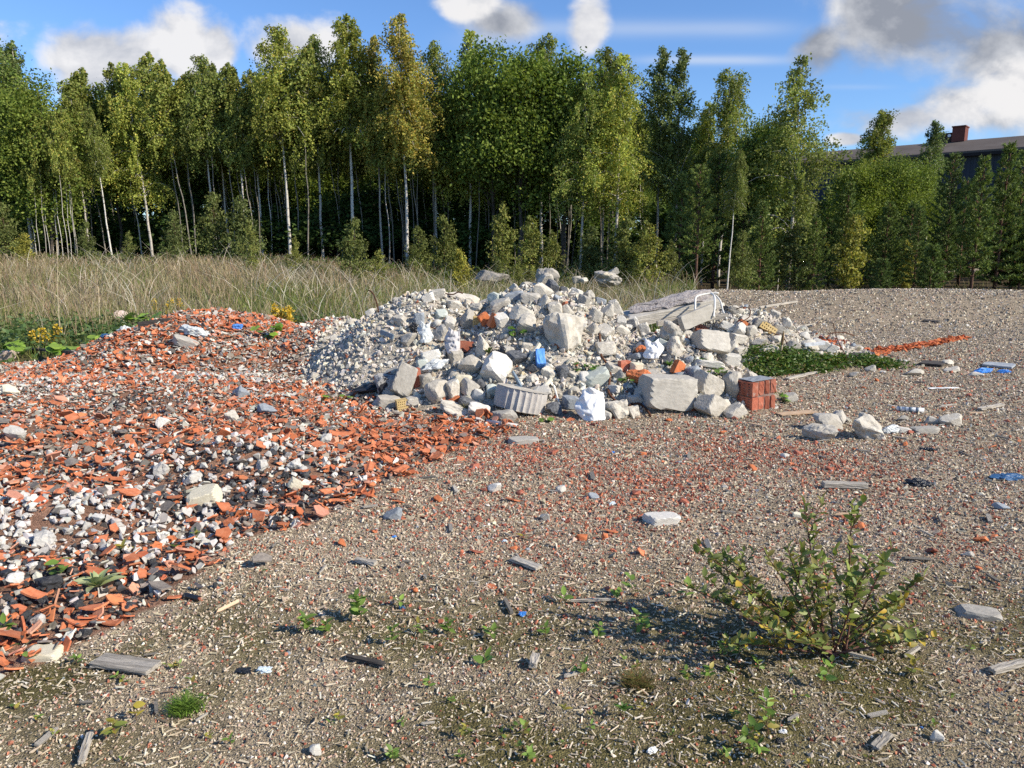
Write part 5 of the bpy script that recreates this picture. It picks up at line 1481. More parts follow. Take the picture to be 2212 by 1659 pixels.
# brick bits and splinters big enough to be told apart on the open gravel
def scatter_things(n, name, cat, fn, ylim, smin, smax, weight):
    c = 0; used = []
    for _ in range(9000):
        if c >= n: break
        y = math.sqrt(random.uniform(ylim[0] ** 2, ylim[1] ** 2)); x = random.uniform(-.7 * y, .7 * y)
        if not open_gravel(np.array([x]), np.array([y]))[0] or random.random() > weight(x, y): continue
        s = smin + (smax - smin) * random.random() ** 2
        if any((x - a) ** 2 + (y - b) ** 2 < (s + d) ** 2 for a, b, d in used): continue
        used.append((x, y, s)); fn(x, y, s); c += 1
_rd = lambda x, y: float(redness(np.array([x]), np.array([y]))[0])
def brick_bit(x, y, s):
    m = random.choice(['brick', 'brick', 'orange', 'clay']); 
    if m == 'clay': o = put_shard((x, y, h1(x, y) + s * .10), s * 1.2, 'clay', 'small orange tile chip on the open gravel', 'orange tile chips on the open gravel', name='tile_chip'); o['category'] = 'tile chip'; return
    o = bpy.data.objects.new('brick_bit', rock_mesh('r', random.randrange(14), m)); o.scale = (s, s * random.uniform(.6, .9), s * random.uniform(.35, .6)); o.rotation_euler = (random.gauss(0, .2), random.gauss(0, .2), random.uniform(0, 6.3)); o.location = (x, y, h1(x, y) + s * .15)
    link(o); col = 'orange' if m == 'orange' else 'dark red'; tag(o, f'{col} brick bit among the loose gravel', 'brick bit', f'{col} brick bits among the gravel')
scatter_things(150, 'brick_bit', 'brick bit', brick_bit, (3.2, 9), .035, .085, lambda x, y: .12 + _rd(x, y))
_sp = {}
def splinter(x, y, s):
    v = random.randrange(6); m = random.choice(['wood', 'wood', 'tanwood', 'dimgreybark'])  # darker bark puts the wood's inner shade into birch stems; also colours splinters
    if (v, m) not in _sp:
        V, Fc = chip_shape(300 + v); me = mesh_np('wood_splinter', V, Fc); me.materials.append(M[m]); _sp[(v, m)] = me
    o = bpy.data.objects.new('wood_splinter', _sp[(v, m)]); o.scale = (s, s * random.uniform(.10, .22), s * .06 + .003); o.rotation_euler = (random.gauss(0, .25), random.gauss(0, .10), random.uniform(0, 6.3)); o.location = (x, y, h1(x, y) + .014 + s * .02)
    link(o); a = {'wood': 'grey', 'tanwood': 'tan', 'dimgreybark': 'dark'}[m]; tag(o, f'{a} wood splinter lying on the gravel', 'wood splinter', f'{a} wood splinters on the gravel')
scatter_things(110, 'wood_splinter', 'wood splinter', splinter, (2.2, 9), .05, .17, lambda x, y: .6)
def grey_bit(x, y, s):
    m = random.choice(['grey', 'blueg', 'white', 'cream']); o = bpy.data.objects.new('stone', rock_mesh(random.choice('rs'), random.randrange(14), m)); o.scale = (s, s * random.uniform(.6, .9), s * random.uniform(.25, .5)); o.rotation_euler = (random.gauss(0, .15), random.gauss(0, .15), random.uniform(0, 6.3)); o.location = (x, y, h1(x, y) + s * .12)
    a = {'grey': 'grey', 'blueg': 'bluish', 'white': 'white', 'cream': 'cream'}[m]; link(o); tag(o, f'small flat {a} stone on the open gravel', 'stone', f'small {a} stones on the open gravel')
scatter_things(90, 'stone', 'stone', grey_bit, (3.0, 12), .03, .075, lambda x, y: .7)
# black crumpled piece filling the dark void at the corner of the heap
crumple('black_piece', 800, 838, 92, 22, 'bagblack', 'black crumpled piece between tile field and leaning block', 'felt sheet', 71, HM, rot=-10, flat=.5)
# ------------------------------------------------------------------ tree kinds (each a trunk mesh and a crown mesh, shared by its copies)
def leaf_mesh(name, pos, A, B, cols, probs, jit=.25, clump=None):
    V, Fq = quads(pos, A, B)
    c = pick(cols, probs, len(pos), jit)
    if clump is not None: c = c * clump[:, None]
    return mesh_np(name, V, Fq, np.repeat(c, 4, 0))

def birch_kind(seed, H_=10.0, cb=.38, R=1.25, n=21000, ls=.043, cols=None, probs=None, nb=58, el=52, droop=.75, r0=.075, sway=.02, hang=.17, top=.55, bark='birch'):
    g = np.random.default_rng(seed); R *= 1.5
    K = 14
    zz = np.linspace(0, 1, K)
    sw = np.cumsum(g.normal(0, sway * H_ / K * 1.6, (K, 2)), 0); sw -= sw[0]
    path = np.stack([sw[:, 0], sw[:, 1], zz * H_], 1)
    tr = lambda t: np.array([np.interp(t, zz, path[:, i]) for i in range(3)])
    mb = MB(); mb.tube(path * np.array([1, 1, .96]), r0 * (1 - .93 * zz) + .002, 7)
    br = []
    for i in range(nb):
        t = cb + (1 - cb) * ((i + g.random()) / nb) ** .95
        s = (t - cb) / (1 - cb)
        Lg = R * ((1 - s) ** top * (.62 + .38 * min(1, s * 5)) * (.55 + .75 * g.random()) + .12)
        a = g.random() * 2 * PI; e = math.radians(el + g.normal(0, 12))
        p0 = tr(t * .985)
        f = np.linspace(0, 1, 5)
        P = p0 + np.stack([np.cos(a) * math.cos(e) * Lg * f, np.sin(a) * math.cos(e) * Lg * f, math.sin(e) * Lg * f - droop * Lg * f ** 2.2], 1)
        br.append((P, Lg))
        mb.tube(P, (r0 * .28 * (1 - s * .7)) * (1 - .8 * f) + .003, 3)
    w = np.array([b[1] for b in br]) ** 1.15; w /= w.sum()
    bi = g.choice(nb, n, p=w)
    fr = .12 + .9 * g.random(n) ** .6
    PP = np.stack([b[0] for b in br])           # nb,5,3
    u = np.clip(fr, 0, .999) * 4; i0 = u.astype(int); ff = (u - i0)[:, None]
    pos = PP[bi, i0] * (1 - ff) + PP[bi, i0 + 1] * ff
    # twigs: several per branch
    tw = g.normal(0, 1, (nb, 9, 3)); k = g.integers(0, 9, n)
    Lb = np.array([b[1] for b in br])[bi][:, None]
    pos = pos + tw[bi, k] * .15 * Lb + g.normal(0, .032, (n, 3))
    pos[:, 2] -= g.exponential(hang, n) * np.minimum(1, Lb[:, 0])
    A = unit(g.normal(0, 1, (n, 3)) + np.array([0, 0, -.7])); B = unit(np.cross(A, g.normal(0, 1, (n, 3))))
    sz = (ls * (.65 + .7 * g.random(n)))[:, None]
    cols = cols or [(.225, .27, .068), (.28, .31, .085), (.16, .21, .052), (.38, .33, .085)]; probs = probs or [1, .8, .8, .12]
    cv = .62 + .76 * g.random(nb)
    leafm = leaf_mesh('crown', pos, A * sz, B * sz * .68, cols, probs, .25, cv[bi])
    leafm.materials.append(M['birchleaf'])
    tm = mb.mesh('trunk', True); tm.materials.append(M[bark])
    return dict(trunk=tm, crown=leafm, H=H_)

def broad_kind(seed, H_=9.0, R=1.7, cb=.22, n=14000, ls=.085, cols=None, probs=None, ncl=70, r0=.09, bark='bark', stems=1):
    g = np.random.default_rng(seed)
    mb = MB(); cent = []
    cz = H_ * (cb + 1) / 2; hz = H_ * (1 - cb) / 2
    for i in range(ncl):
        d = unit(g.normal(0, 1, 3)); rr = g.random() ** .33
        prof = 1.0 - .25 * max(0, d[2])
        cent.append(np.array([d[0] * R * rr * prof, d[1] * R * rr * prof, cz + d[2] * hz * rr]))
    cent = np.array(cent)
    for s in range(stems):
        o = np.array([g.normal(0, .15), g.normal(0, .15), 0]) * (stems > 1)
        top = np.array([g.normal(0, .2), g.normal(0, .2), H_ * .93])
        f = np.linspace(0, 1, 9)[:, None]
        P = o + (top - o) * f + g.normal(0, .05, (9, 3)) * (f > 0)
        mb.tube(P, r0 / math.sqrt(stems) * (1 - .88 * f[:, 0]) + .006, 6)
        for c in cent[::max(2, stems)]:
            t = np.clip((c[2] / H_) - .16, .1, .85); b = np.array([np.interp(t, f[:, 0], P[:, i]) for i in range(3)])
            mb.tube([b, (b + c) / 2 + np.array([0, 0, .05]), c], [.02, .014, .005], 3)
    w = .6 + g.random(ncl); k = g.choice(ncl, n, p=w / w.sum())
    sig = R * (.17 + .10 * g.random(ncl))[k][:, None]
    pos = cent[k] + g.normal(0, 1, (n, 3)) * sig * np.array([1, 1, .75])
    pos[:, 2] = np.maximum(pos[:, 2], .15)
    A = unit(g.normal(0, 1, (n, 3)) + np.array([0, 0, -.3])); B = unit(np.cross(A, g.normal(0, 1, (n, 3)) + np.array([0, 0, .8])))
    sz = (ls * (.65 + .7 * g.random(n)))[:, None]
    cols = cols or [(.15, .215, .045), (.19, .25, .055), (.11, .17, .036)]; probs = probs or [1, .7, .8]
    cv = .75 + .5 * g.random(ncl)
    lm = leaf_mesh('crown', pos, A * sz, B * sz * .62, cols, probs, .22, cv[k]); lm.materials.append(M['leaf'])
    tm = mb.mesh('trunk', True); tm.materials.append(M[bark])
    return dict(trunk=tm, crown=lm, H=H_)

def pine_kind(seed, H_=5.0, R=1.15, cb=.08, n=15000, cols=None, r0=.07, step=.30, bark='pinebark', shape=.8):
    g = np.random.default_rng(seed)
    mb = MB(); f = np.linspace(0, 1, 9)
    path = np.stack([np.cumsum(g.normal(0, .01, 9)), np.cumsum(g.normal(0, .01, 9)), f * H_], 1)
    mb.tube(path, r0 * (1 - .9 * f) + .008, 7)
    tips, dirs, wts = [], [], []
    z = H_ * cb
    while z < H_ * .985:
        s = (z - H_ * cb) / (H_ * (1 - cb))
        m = g.integers(4, 7); a0 = g.random() * 6.28
        for j in range(m):
            Lg = R * ((1 - s) ** shape * (.75 + .25 * min(1, s * 5)) * (.6 + .6 * g.random()) + .10)
            a = a0 + j * 2 * PI / m + g.normal(0, .2); e = math.radians(12 + 38 * s + g.normal(0, 8))
            q = np.linspace(0, 1, 5)
            P = np.array([0, 0, z]) + np.stack([np.cos(a) * math.cos(e) * Lg * q, np.sin(a) * math.cos(e) * Lg * q, math.sin(e) * Lg * q + .18 * Lg * q ** 2 - .1 * Lg * q], 1)
            mb.tube(P, r0 * .22 * (1 - .8 * q) + .003, 3)
            nb = max(3, int(Lg / .075))
            for t in range(nb):
                u = .22 + .78 * (t + g.random()) / nb
                c = np.array([np.interp(u, q, P[:, i]) for i in range(3)])
                side = np.array([-math.sin(a), math.cos(a), 0]) * g.normal(0, .26) * Lg * (1.15 - u)
                d = unit(np.array([math.cos(a), math.sin(a), .7]) + side * 2.2 + g.normal(0, .25, 3))
                tips.append(c + side); dirs.append(d); wts.append(1)
        z += step * (.8 + .4 * g.random()) * (1.1 - .35 * s)
    tips, dirs = np.array(tips), np.array(dirs)
    k = g.integers(0, len(tips), n)
    A = unit(dirs[k] + g.normal(0, .55, (n, 3)))
    B = unit(np.cross(A, g.normal(0, 1, (n, 3))))
    ln = (.055 + .04 * g.random(n))[:, None]
    pos = tips[k] + dirs[k] * (g.random(n) * .14)[:, None] + A * ln * .7
    cols = cols or [(.14, .20, .058), (.18, .24, .068), (.10, .155, .048)]
    cv = .75 + .5 * g.random(len(tips))
    lm = leaf_mesh('crown', pos, A * ln, B * ln * .20, cols, [1, .6, .8], .2, cv[k]); lm.materials.append(M['needle'])
    tm = mb.mesh('trunk', True); tm.materials.append(M[bark])
    return dict(trunk=tm, crown=lm, H=H_)

YEL = [(.42, .36, .085), (.32, .33, .085), (.46, .34, .085), (.24, .28, .07)]
LITE = [(.27, .33, .078), (.32, .365, .095), (.19, .25, .06), (.40, .36, .095)]
KIND = {
 'b1': birch_kind(1, cb=.50), 'b2': birch_kind(2, R=1.1, cb=.52), 'b3': birch_kind(3, R=1.4, cb=.44, nb=66), 'b4': birch_kind(4, R=1.0, cb=.58, n=15000),
 'b5': birch_kind(5, R=1.2, cb=.34, n=22000, cols=LITE, probs=[1, .8, .7, .25]),
 'by': birch_kind(6, R=1.3, cb=.46, n=22000, cols=YEL, probs=[1, .8, .35, .6]),
 'bl': birch_kind(7, H_=9.5, R=1.6, cb=.18, n=19000, nb=64, el=48, droop=.5, hang=.2, ls=.048, cols=[(.25, .29, .08), (.19, .245, .066), (.31, .33, .10)], probs=[1, 1, .5], r0=.085),
 'st': birch_kind(8, R=1.0, cb=.60, n=7000, nb=34, r0=.045, sway=.03, ls=.06), 'st2': birch_kind(9, R=.9, cb=.64, n=6500, nb=30, r0=.035, sway=.04, ls=.06), 'st3': birch_kind(29, R=1.0, cb=.6, n=7000, nb=32, r0=.04, sway=.035, ls=.06, bark='dimgreybark'),  # st3: inner stems, their shade put into a darker bark colour
 'as': birch_kind(10, R=1.05, cb=.36, n=15000, droop=.2, hang=.08, el=62, cols=[(.20, .26, .10), (.24, .29, .11), (.145, .20, .075)], probs=[1, .7, .7], nb=52),
 'd1': broad_kind(11, cb=.34, n=20000, ls=.066), 'd2': broad_kind(12, R=2.0, ncl=80, cb=.34, n=22000, ls=.066), 'd3': broad_kind(13, R=1.5, cb=.36, n=18000, ls=.066),
 'dl': broad_kind(14, R=1.9, ncl=85, cols=[(.22, .29, .055), (.27, .32, .065), (.16, .225, .045)], n=24000, ls=.064),
 's1': birch_kind(15, H_=2.6, R=.62, cb=.05, n=4600, ls=.036, nb=54, el=46, droop=.25, hang=.05, r0=.02, top=.7, bark='stem', cols=[(.16, .20, .065), (.20, .23, .08), (.12, .155, .05)], probs=[1, 1, .6]),
 's2': birch_kind(16, H_=2.8, R=.58, cb=.05, n=3300, ls=.036, nb=44, el=50, droop=.2, hang=.05, r0=.02, top=.6, bark='stem', cols=[(.20, .235, .07), (.25, .26, .08), (.15, .19, .055)], probs=[1, 1, .6]),
 'sy': birch_kind(17, H_=1.8, R=.42, cb=.05, n=3000, ls=.032, nb=40, el=50, droop=.2, hang=.05, r0=.015, top=.6, bark='stem', cols=[(.30, .30, .07), (.36, .33, .07), (.22, .25, .06)], probs=[1, 1, .6]),
 'sd': broad_kind(18, H_=3.2, R=1.3, cb=.05, n=6000, ls=.075, ncl=50, r0=.03, stems=4, cols=[(.07, .115, .03), (.085, .13, .034), (.05, .09, .023)]),
 'p1': pine_kind(21), 'p2': pine_kind(22, R=1.35, n=17000), 'p3': pine_kind(23, R=.95, cb=.14, n=13000), 'pt': pine_kind(24, H_=7.5, R=1.35, cb=.34, n=17000, r0=.10, shape=.6),
 'ps': pine_kind(25, H_=2.2, R=.75, n=7000, r0=.035, step=.2),
}
CATS = {'b': ('birch_tree', 'birch tree'), 's': ('shrub', 'shrub'), 'a': ('aspen_tree', 'aspen tree'), 'd': ('broadleaf_tree', 'tree'), 'p': ('pine_tree', 'pine tree')}
def tree(kind, xpx, Y, top=None, hgt=None, label='', group=None, wx=1.0, lean=0.0, leanf=0.0, parts=True, name=None, cat=None, sink=.05):
    K = KIND[kind]
    x = at(xpx, 600, Y)[0]; z = h1(x, Y) - sink
    if top is not None: hgt = at(xpx, top, Y)[2] - z
    s = hgt / K['H']
    nm, ct = ('birch_tree', 'birch tree') if kind.startswith('st') else CATS[kind[0]]
    o = empty(name or nm, (x, Y, z), (leanf, lean, random.uniform(0, 6.28)) if not (lean or leanf) else (leanf, lean, 0), (s * wx, s * wx, s))
    tag(o, label, cat or ct, group)
    for k in ('trunk', 'crown'):
        nm2 = {'trunk': 'stem' if kind[0] == 's' and kind[1] in '12yd' else 'trunk', 'crown': 'foliage' if kind[0] == 's' and kind[1] in '12yd' else 'crown'}[k]
        mobj(nm2, K[k], None, o)
    return o

# front row, from the wood's near corner on: kind, base x, distance, top y, width, lean, label
TR = [
 ('dl', -60, 36, 120, 1.2, 0, 'dense leafy tree at the outermost end of the wood'),
 ('d2', 15, 35.5, 92, .95, 0, 'tall dense leafy tree with twin tips at the wood end'),
 ('as', 78, 36, 92, 1.15, 0, 'tall pale green tree overtopping the dense one'),
 ('dl', 120, 34.5, 165, 1.0, 0, 'bright leafy tree over a cluster of pale stems'),
 ('b2', 200, 36, 195, 1.0, -.03, 'greyish birch with a drooping crown over two white trunks'),
 ('b4', 247, 34.5, 225, .8, -.05, 'birch with bare white leaning trunk and crown set high'),
 ('b5', 335, 37, 130, 1.0, -.06, 'pointed birch standing clear against the big white cloud'),
 ('d3', 268, 39, 200, 1.0, 0, 'low dark tree filling the gap by the pointed birch'),
 ('b2', 395, 40, 200, .95, 0, 'small birch in the gap before the spired birch'),
 ('b1', 468, 37.5, 115, .92, -.01, 'spired birch rising before the cloud edge'),
 ('b4', 500, 39, 130, .85, -.02, 'slim birch beside the spired one'),
 ('b4', 538, 37, 138, .95, -.01, 'slim birch with a straight pale trunk and a gap below'),
 ('b2', 572, 39, 148, .9, -.02, 'birch with thin bent trunk next to the slim pair'),
 ('b1', 630, 37, 50, 1.05, -.015, 'very tall birch at the start of the high group'),
 ('b3', 700, 38, 72, .95, 0, 'full birch second in the high group'),
 ('b2', 765, 37.5, 30, 1.1, 0, 'highest greyish birch next to the yellowing one'),
 ('by', 884, 36, 26, 1.0, -.01, 'tall yellowing birch with a clean white trunk'),
 ('by', 828, 37.5, 75, .75, 0, 'slimmer yellow green birch behind the white trunk one'),
 ('b3', 945, 39, 85, .92, 0, 'olive birch just past the yellowing one'),
 ('b5', 1015, 38, 60, .95, .01, 'pointed olive birch with yellow flecks'),
 ('d2', 1068, 37, 105, .9, 0, 'dark green alder with a clumpy crown'),
 ('d1', 1122, 36, 100, 1.0, 0, 'dark green alder in the middle of the wood'),
 ('b3', 1168, 37.5, 68, .95, .02, 'birch with a high wispy tip above the alders'),
 ('d3', 1218, 36, 128, 1.1, 0, 'olive tree beside the bright white trunked birch'),
 ('b5', 1252, 34.5, 150, 1.05, .02, 'yellow green birch with a bright white trunk at the wood edge'),
 ('b1', 1300, 38, 98, 1.0, 0, 'pale birch tip behind the white trunked birch'),
 ('b5', 1326, 34.5, 112, 1.15, .015, 'bright green birch with a broad low crown'),
 ('as', 1416, 38, 104, 1.0, 0, 'grey green aspen with wispy top'),
 ('as', 1456, 37.5, 108, 1.1, 0, 'grey green aspen with twin wispy tops'),
 ('b3', 1552, 36.5, 145, 1.1, 0, 'pointed birch in front of the open blue sky'),
 ('b5', 1515, 38, 215, 1.0, 0, 'lower light birch before the pointed birch'),
 ('pt', 1503, 27.5, 355, 1.0, 0, 'pine with a bare dark trunk beside the gravel hump'),
 ('b4', 1570, 27, 318, .8, .06, 'thin white birch leaning away from the gravel hump'),
 ('d1', 1640, 33, 245, .95, 0, 'dark round topped tree between birches'),
 ('bl', 1702, 31, 122, 1.05, .015, 'loose tall birch with open crown standing apart'),
 ('b4', 1680, 32, 420, .8, .04, 'short thin birch stem at the foot of the loose birch'),
 ('dl', 1835, 38, 345, 1.0, 0, 'round bright bushy tree under the far roof'),
 ('b2', 1882, 44, 235, 1.25, 0, 'grey green birch in front of the hall roof'),
 ('dl', 1905, 38, 330, 1.0, 0, 'yellow green bushy tree under the grey birch'),
 ('as', 1990, 43, 262, 1.3, 0, 'light birch like tree before the roof ventilator'),
 ('dl', 1960, 39, 340, .9, 0, 'bushy tree below the roof ventilator'),
 ('pt', 2036, 34, 330, .85, 0, 'reddish trunked pine among young pines'),
 ('p2', 1910, 31, 440, .95, 0, 'broad young pine with blue green needles'),
 ('p1', 1820, 32, 400, .9, 0, 'young pine behind the yellow birch'),
 ('p3', 2100, 31, 345, .85, 0, 'tall narrow young pine before the dark wall'),
 ('p1', 2150, 33, 318, .9, 0, 'pine with spiky tip crossing the dark wall'),
 ('p1', 2186, 34, 330, .85, 0, 'pine next to the spiky one along the dark wall'),
 ('p2', 2235, 33, 400, 1.0, 0, 'dense pine at the last edge of the view'),
 ('p2', 2070, 37, 390, 1.0, 0, 'pine behind the reddish trunked one'),
 ('p1', 1640, 29, 440, .9, 0, 'young pine at the back of the gravel hump'),
 ('p2', 1755, 29.5, 470, .9, 0, 'low young pine beside the loose birch'),
 ('ps', 2010, 29, 530, 1.0, 0, 'small pine seedling tree in front of the taller pines'),
 ('ps', 1905, 28.3, 560, 1.0, 0, 'tiny pine at the edge of the gravel'),
 ('p3', 1975, 30, 450, .9, 0, 'slender young pine between bushy ones'),
 ('pt', 1600, 33, 300, .9, 0, 'pine with dark crown behind the leaning white birch'),
 ('p3', 1465, 33, 380, 1.0, 0, 'young pine in the shade behind the bare trunked pine'),
 ('p2', 1540, 34, 330, 1.0, 0, 'bushy pine behind the bare dark trunk'),
]
for k, x, Y, top, wx, ln, lab in TR:
    tree(k, x, Y, top=top, wx=wx, lean=ln, label=lab)
# shrubs and saplings along the wood's foot
SH = [
 ('s1', 385, 30, 455, .8, 'grey green sapling standing before the dark wood'), ('s2', 545, 27, 478, .9, 'light green sapling with loose top in tall grass'),
 ('s1', 470, 34, 418, 1.05, 'broad bush catching light under the birches'), ('s1', 530, 33.5, 425, 1.0, 'bush beside the broad lit bush'),
 ('s1', 195, 32, 478, .8, 'olive bush at the foot of the white trunks'), ('s2', 640, 28, 512, .8, 'small twiggy sapling in the shade line'),
 ('s1', 768, 27, 472, 1.0, 'bushy willow sapling in front of the dark wood'), ('s2', 818, 25.5, 540, 1.3, 'low yellowing bush beside the willow sapling'),
 ('sy', 996, 24.5, 540, .9, 'yellow green young tree in the grass'), ('s2', 1085, 33, 440, .9, 'dim sapling in the middle of the wood edge'),
 ('s1', 905, 34, 490, .9, 'dark green bush beyond the white trunk'), ('s1', 960, 35, 465, .9, 'leafy bush at the shaded wood edge'),
 ('s2', 1150, 29, 470, 1.2, 'tall pale bush behind the big boulder'), ('s2', 1195, 29, 500, 1.0, 'bush with yellow leaves beside the boulder'),
 ('s2', 1400, 27, 480, 1.3, 'light green birch bush at the grass end'), ('s1', 1350, 28, 470, 1.1, 'leafy bush below the bright green birch'),
 ('s1', 1275, 29, 490, 1.0, 'bush under the white trunked birch'), ('s2', 1450, 29, 520, .9, 'low bush by the bare dark pine trunk'),
 ('s1', 1600, 28, 500, .9, 'bush around the leaning white birch'), ('sy', 1838, 29.5, 468, .95, 'small bright yellow birch among the pines'),
 ('sy', 1960, 31, 520, .8, 'yellowish bush low among pines'), ('s1', 1715, 30, 480, 1.2, 'leafy bush at the foot of the loose birch'),
 ('s1', 20, 32, 440, 1.1, 'leafy bush at the outer wood edge'), ('s2', -40, 31, 450, 1.2, 'light bush outside the wood corner'), ('sy', 60, 30, 505, 1.1, 'small green bush below the pale stems'),
 ('s2', 285, 31, 500, .8, 'low green bush in the grass before the dark gap'), ('s1', 1075, 27, 558, .7, 'low bush beside the dark rock'), ('s2', 1120, 25, 560, .8, 'small bush between dark rock and boulder'),
]
for k, x, Y, top, wx, lab in SH:
    tree(k, x, Y, top=top, wx=wx, label=lab)
# pale stems of the thicket (a trunk each, crown high up), then the depth of the wood
for i in range(12):
    x = 88 + i * 8 + random.uniform(-4, 4)
    tree('st2', x, random.uniform(33, 34.5), hgt=random.uniform(5, 7.5), label='thin pale stem in the cluster under the bright leafy tree', group='pale stems clustered at the wood edge', lean=random.uniform(-.05, .05), leanf=.001, wx=.8)
for i in range(100):
    x = random.uniform(180, 1400); Y = random.uniform(36.5, 44)
    tree(random.choice(['st2', 'st3', 'st3', 'st3', 'st3']), x, Y, hgt=random.uniform(8.0, 10.5), label='slender pale birch stem inside the dark wood', group='birch stems inside the wood', lean=random.uniform(-.09, .09), leanf=.001, wx=random.uniform(.8, 1.1))
for i in range(60):
    x = -150 + 1650 * (i + random.random()) / 60; Y = random.uniform(45, 58)
    tree(random.choice(['d1', 'd2', 'd3']), x, Y, hgt=random.uniform(8.0, 10.2), label='dark broadleaf tree deep inside the wood', group='dark trees deep in the wood', wx=random.uniform(1.0, 1.35))
for i in range(52):
    x = -150 + 1680 * (i + random.random()) / 52; Y = random.uniform(39, 52)
    tree('sd', x, Y, hgt=random.uniform(2.2, 4.6), label='dark bush in the shade under the trees', group='dark bushes under the trees', wx=1.5)
for i in range(22):
    x = random.uniform(1500, 2330); Y = random.uniform(38, 56)
    tree(random.choice(['p1', 'p2', 'p3', 'd1', 'dl']), x, Y, top=random.uniform(400, 450), label='young tree in the low wood before the hall', group='young trees before the hall', wx=1.15)
for i in range(16):
    x = random.uniform(1600, 2330); Y = random.uniform(30, 37)
    tree(random.choice(['p1', 'p2', 'p3', 'ps']), x, Y, top=random.uniform(420, 520), label='young pine in the mixed young growth', group='young pines of the mixed growth', wx=1.05)

# ------------------------------------------------------------------ plants near by
def leaf_blade(Lg, W, n=5, cup=.15, bend=.3, tip=1.0):
    """a leaf along +x with a midrib fold; returns V, quads"""
    V = []
    for i in range(n + 1):
        t = i / n
        w = W * (math.sin(PI * min(1, t ** .8 * .97 + .03)) ** .8) * (1 if t < .98 else .15)
        z = bend * Lg * (t - t * t * 1.4)
        V += [(Lg * t, -w / 2, z + cup * w), (Lg * t, 0, z), (Lg * t, w / 2, z + cup * w)]
    Fq = []
    for i in range(n):
        for j in (0, 1):
            a = i * 3 + j; Fq.append((a, a + 1, a + 4, a + 3))
    return np.array(V), np.array(Fq)
def rotv(V, az, el, roll=0):
    Mx = Matrix.Rotation(az, 3, 'Z') @ Matrix.Rotation(-el, 3, 'Y') @ Matrix.Rotation(roll, 3, 'X')
    return V @ np.array(Mx).T

# the willow bush in front
def willow():
    p, s = at_ground(1800, 1418)
    root = empty('willow_bush', tuple(p)); tag(root, 'young willow bush with green and yellowing leaves on the gravel', 'bush')
    def tp(x, y, dy): return at(x, y, p[1] + dy) - p
    B = [((1735, 1078), .10), ((1842, 1078), .12), ((1930, 1175), .05), ((2005, 1240), .0), ((2030, 1375), -.18), ((1500, 1170), .10), ((1470, 1260), .0), ((1560, 1200), .22), ((1650, 1190), .05), ((1700, 1180), -.15), ((1880, 1200), -.15), ((1960, 1290), .2), ((1600, 1330), -.2), ((1560, 1390), -.1), ((1780, 1200), .25), ((1920, 1330), .25), ((1985, 1350), .05), ((1640, 1290), .28), ((1525, 1215), .3), ((1745, 1250), .0), ((1850, 1250), .02), ((1700, 1380), -.22)]
    for i, ((x, y), dy) in enumerate(B):
        e = tp(x, y, dy); st = np.array([random.uniform(-.04, .04), random.uniform(-.03, .03), 0])
        f = np.linspace(0, 1, 9)[:, None]
        mid = np.array([e[0] * .1, e[1] * .1, .06 * np.linalg.norm(e)])
        P = st + (e - st) * f + np.sin(f * PI) * mid * (.2 if e[2] > .25 else 1.0) * .5
        P[0, 2] = -.01; P[:, 2] = np.maximum(P[:, 2], .015 * f[:, 0])
        b = MB(); b.tube(P, .0040 * (1 - .75 * f[:, 0]) + .0008, 5)
        # side twigs
        twigs = [P]
        for t in range(random.choice([2, 3, 3, 4])):
            u = random.uniform(.3, .8); c = np.array([np.interp(u, f[:, 0], P[:, k]) for k in range(3)])
            d = unit(unit(P[-1] - P[0]) + np.array([random.gauss(0, .7), random.gauss(0, .5), random.gauss(.25, .4)])) * random.uniform(.07, .19)
            Q = np.array([c, c + d * .5 + [0, 0, .008], c + d]); b.tube(Q, [.0022, .0015, .0008], 4); twigs.append(Q)
        br = mobj('branch', b.mesh('branch', True), M['stemred'], root)
        lf = MB()
        for Q in twigs:
            ln = np.linalg.norm(Q[-1] - Q[0]); n = max(4, int(ln / .0145))
            k = np.linspace(0, 1, len(Q))
            for j in range(n):
                u = (.12 if Q is P else .15) + (.86) * (j + random.random() * .6) / n
                if Q is P and u < .35 and random.random() < .25: continue
                c = np.array([np.interp(min(u, 1), k, Q[:, a]) for a in range(3)])
                d = unit(Q[-1] - Q[0]); az = math.atan2(d[1], d[0]) + (j * 2.4) + random.gauss(0, .3); el = random.uniform(.0, 1.0) if j < n - 1 else 1.2
                Lg = random.uniform(.030, .054) * (1.0 if u > .3 else .75)
                v, q = leaf_blade(Lg, Lg * random.uniform(.42, .56), 4, .14, random.uniform(-.1, .25))
                yel = random.random() < (.10 + .38 * max(0, .6 - c[2] / .45)) * (c[2] < .3)
                col = random.choice([(.48, .32, .04), (.52, .38, .06), (.34, .28, .05)]) if yel else random.choice([(.19, .235, .055), (.24, .28, .07), (.15, .20, .05), (.26, .29, .09), (.24, .21, .06)])
                col = np.array(col) * random.uniform(.8, 1.2)
                lf.add(rotv(v, az, el, random.gauss(0, .5)) + c, q, col=col)
        mobj('leaves', lf.mesh('leaves', True), M['plant'], br)
M['stemred'] = mat_solid('reddish_twig', [(.10, .045, .035), (.17, .085, .06)], 20, bump=.1)
willow()

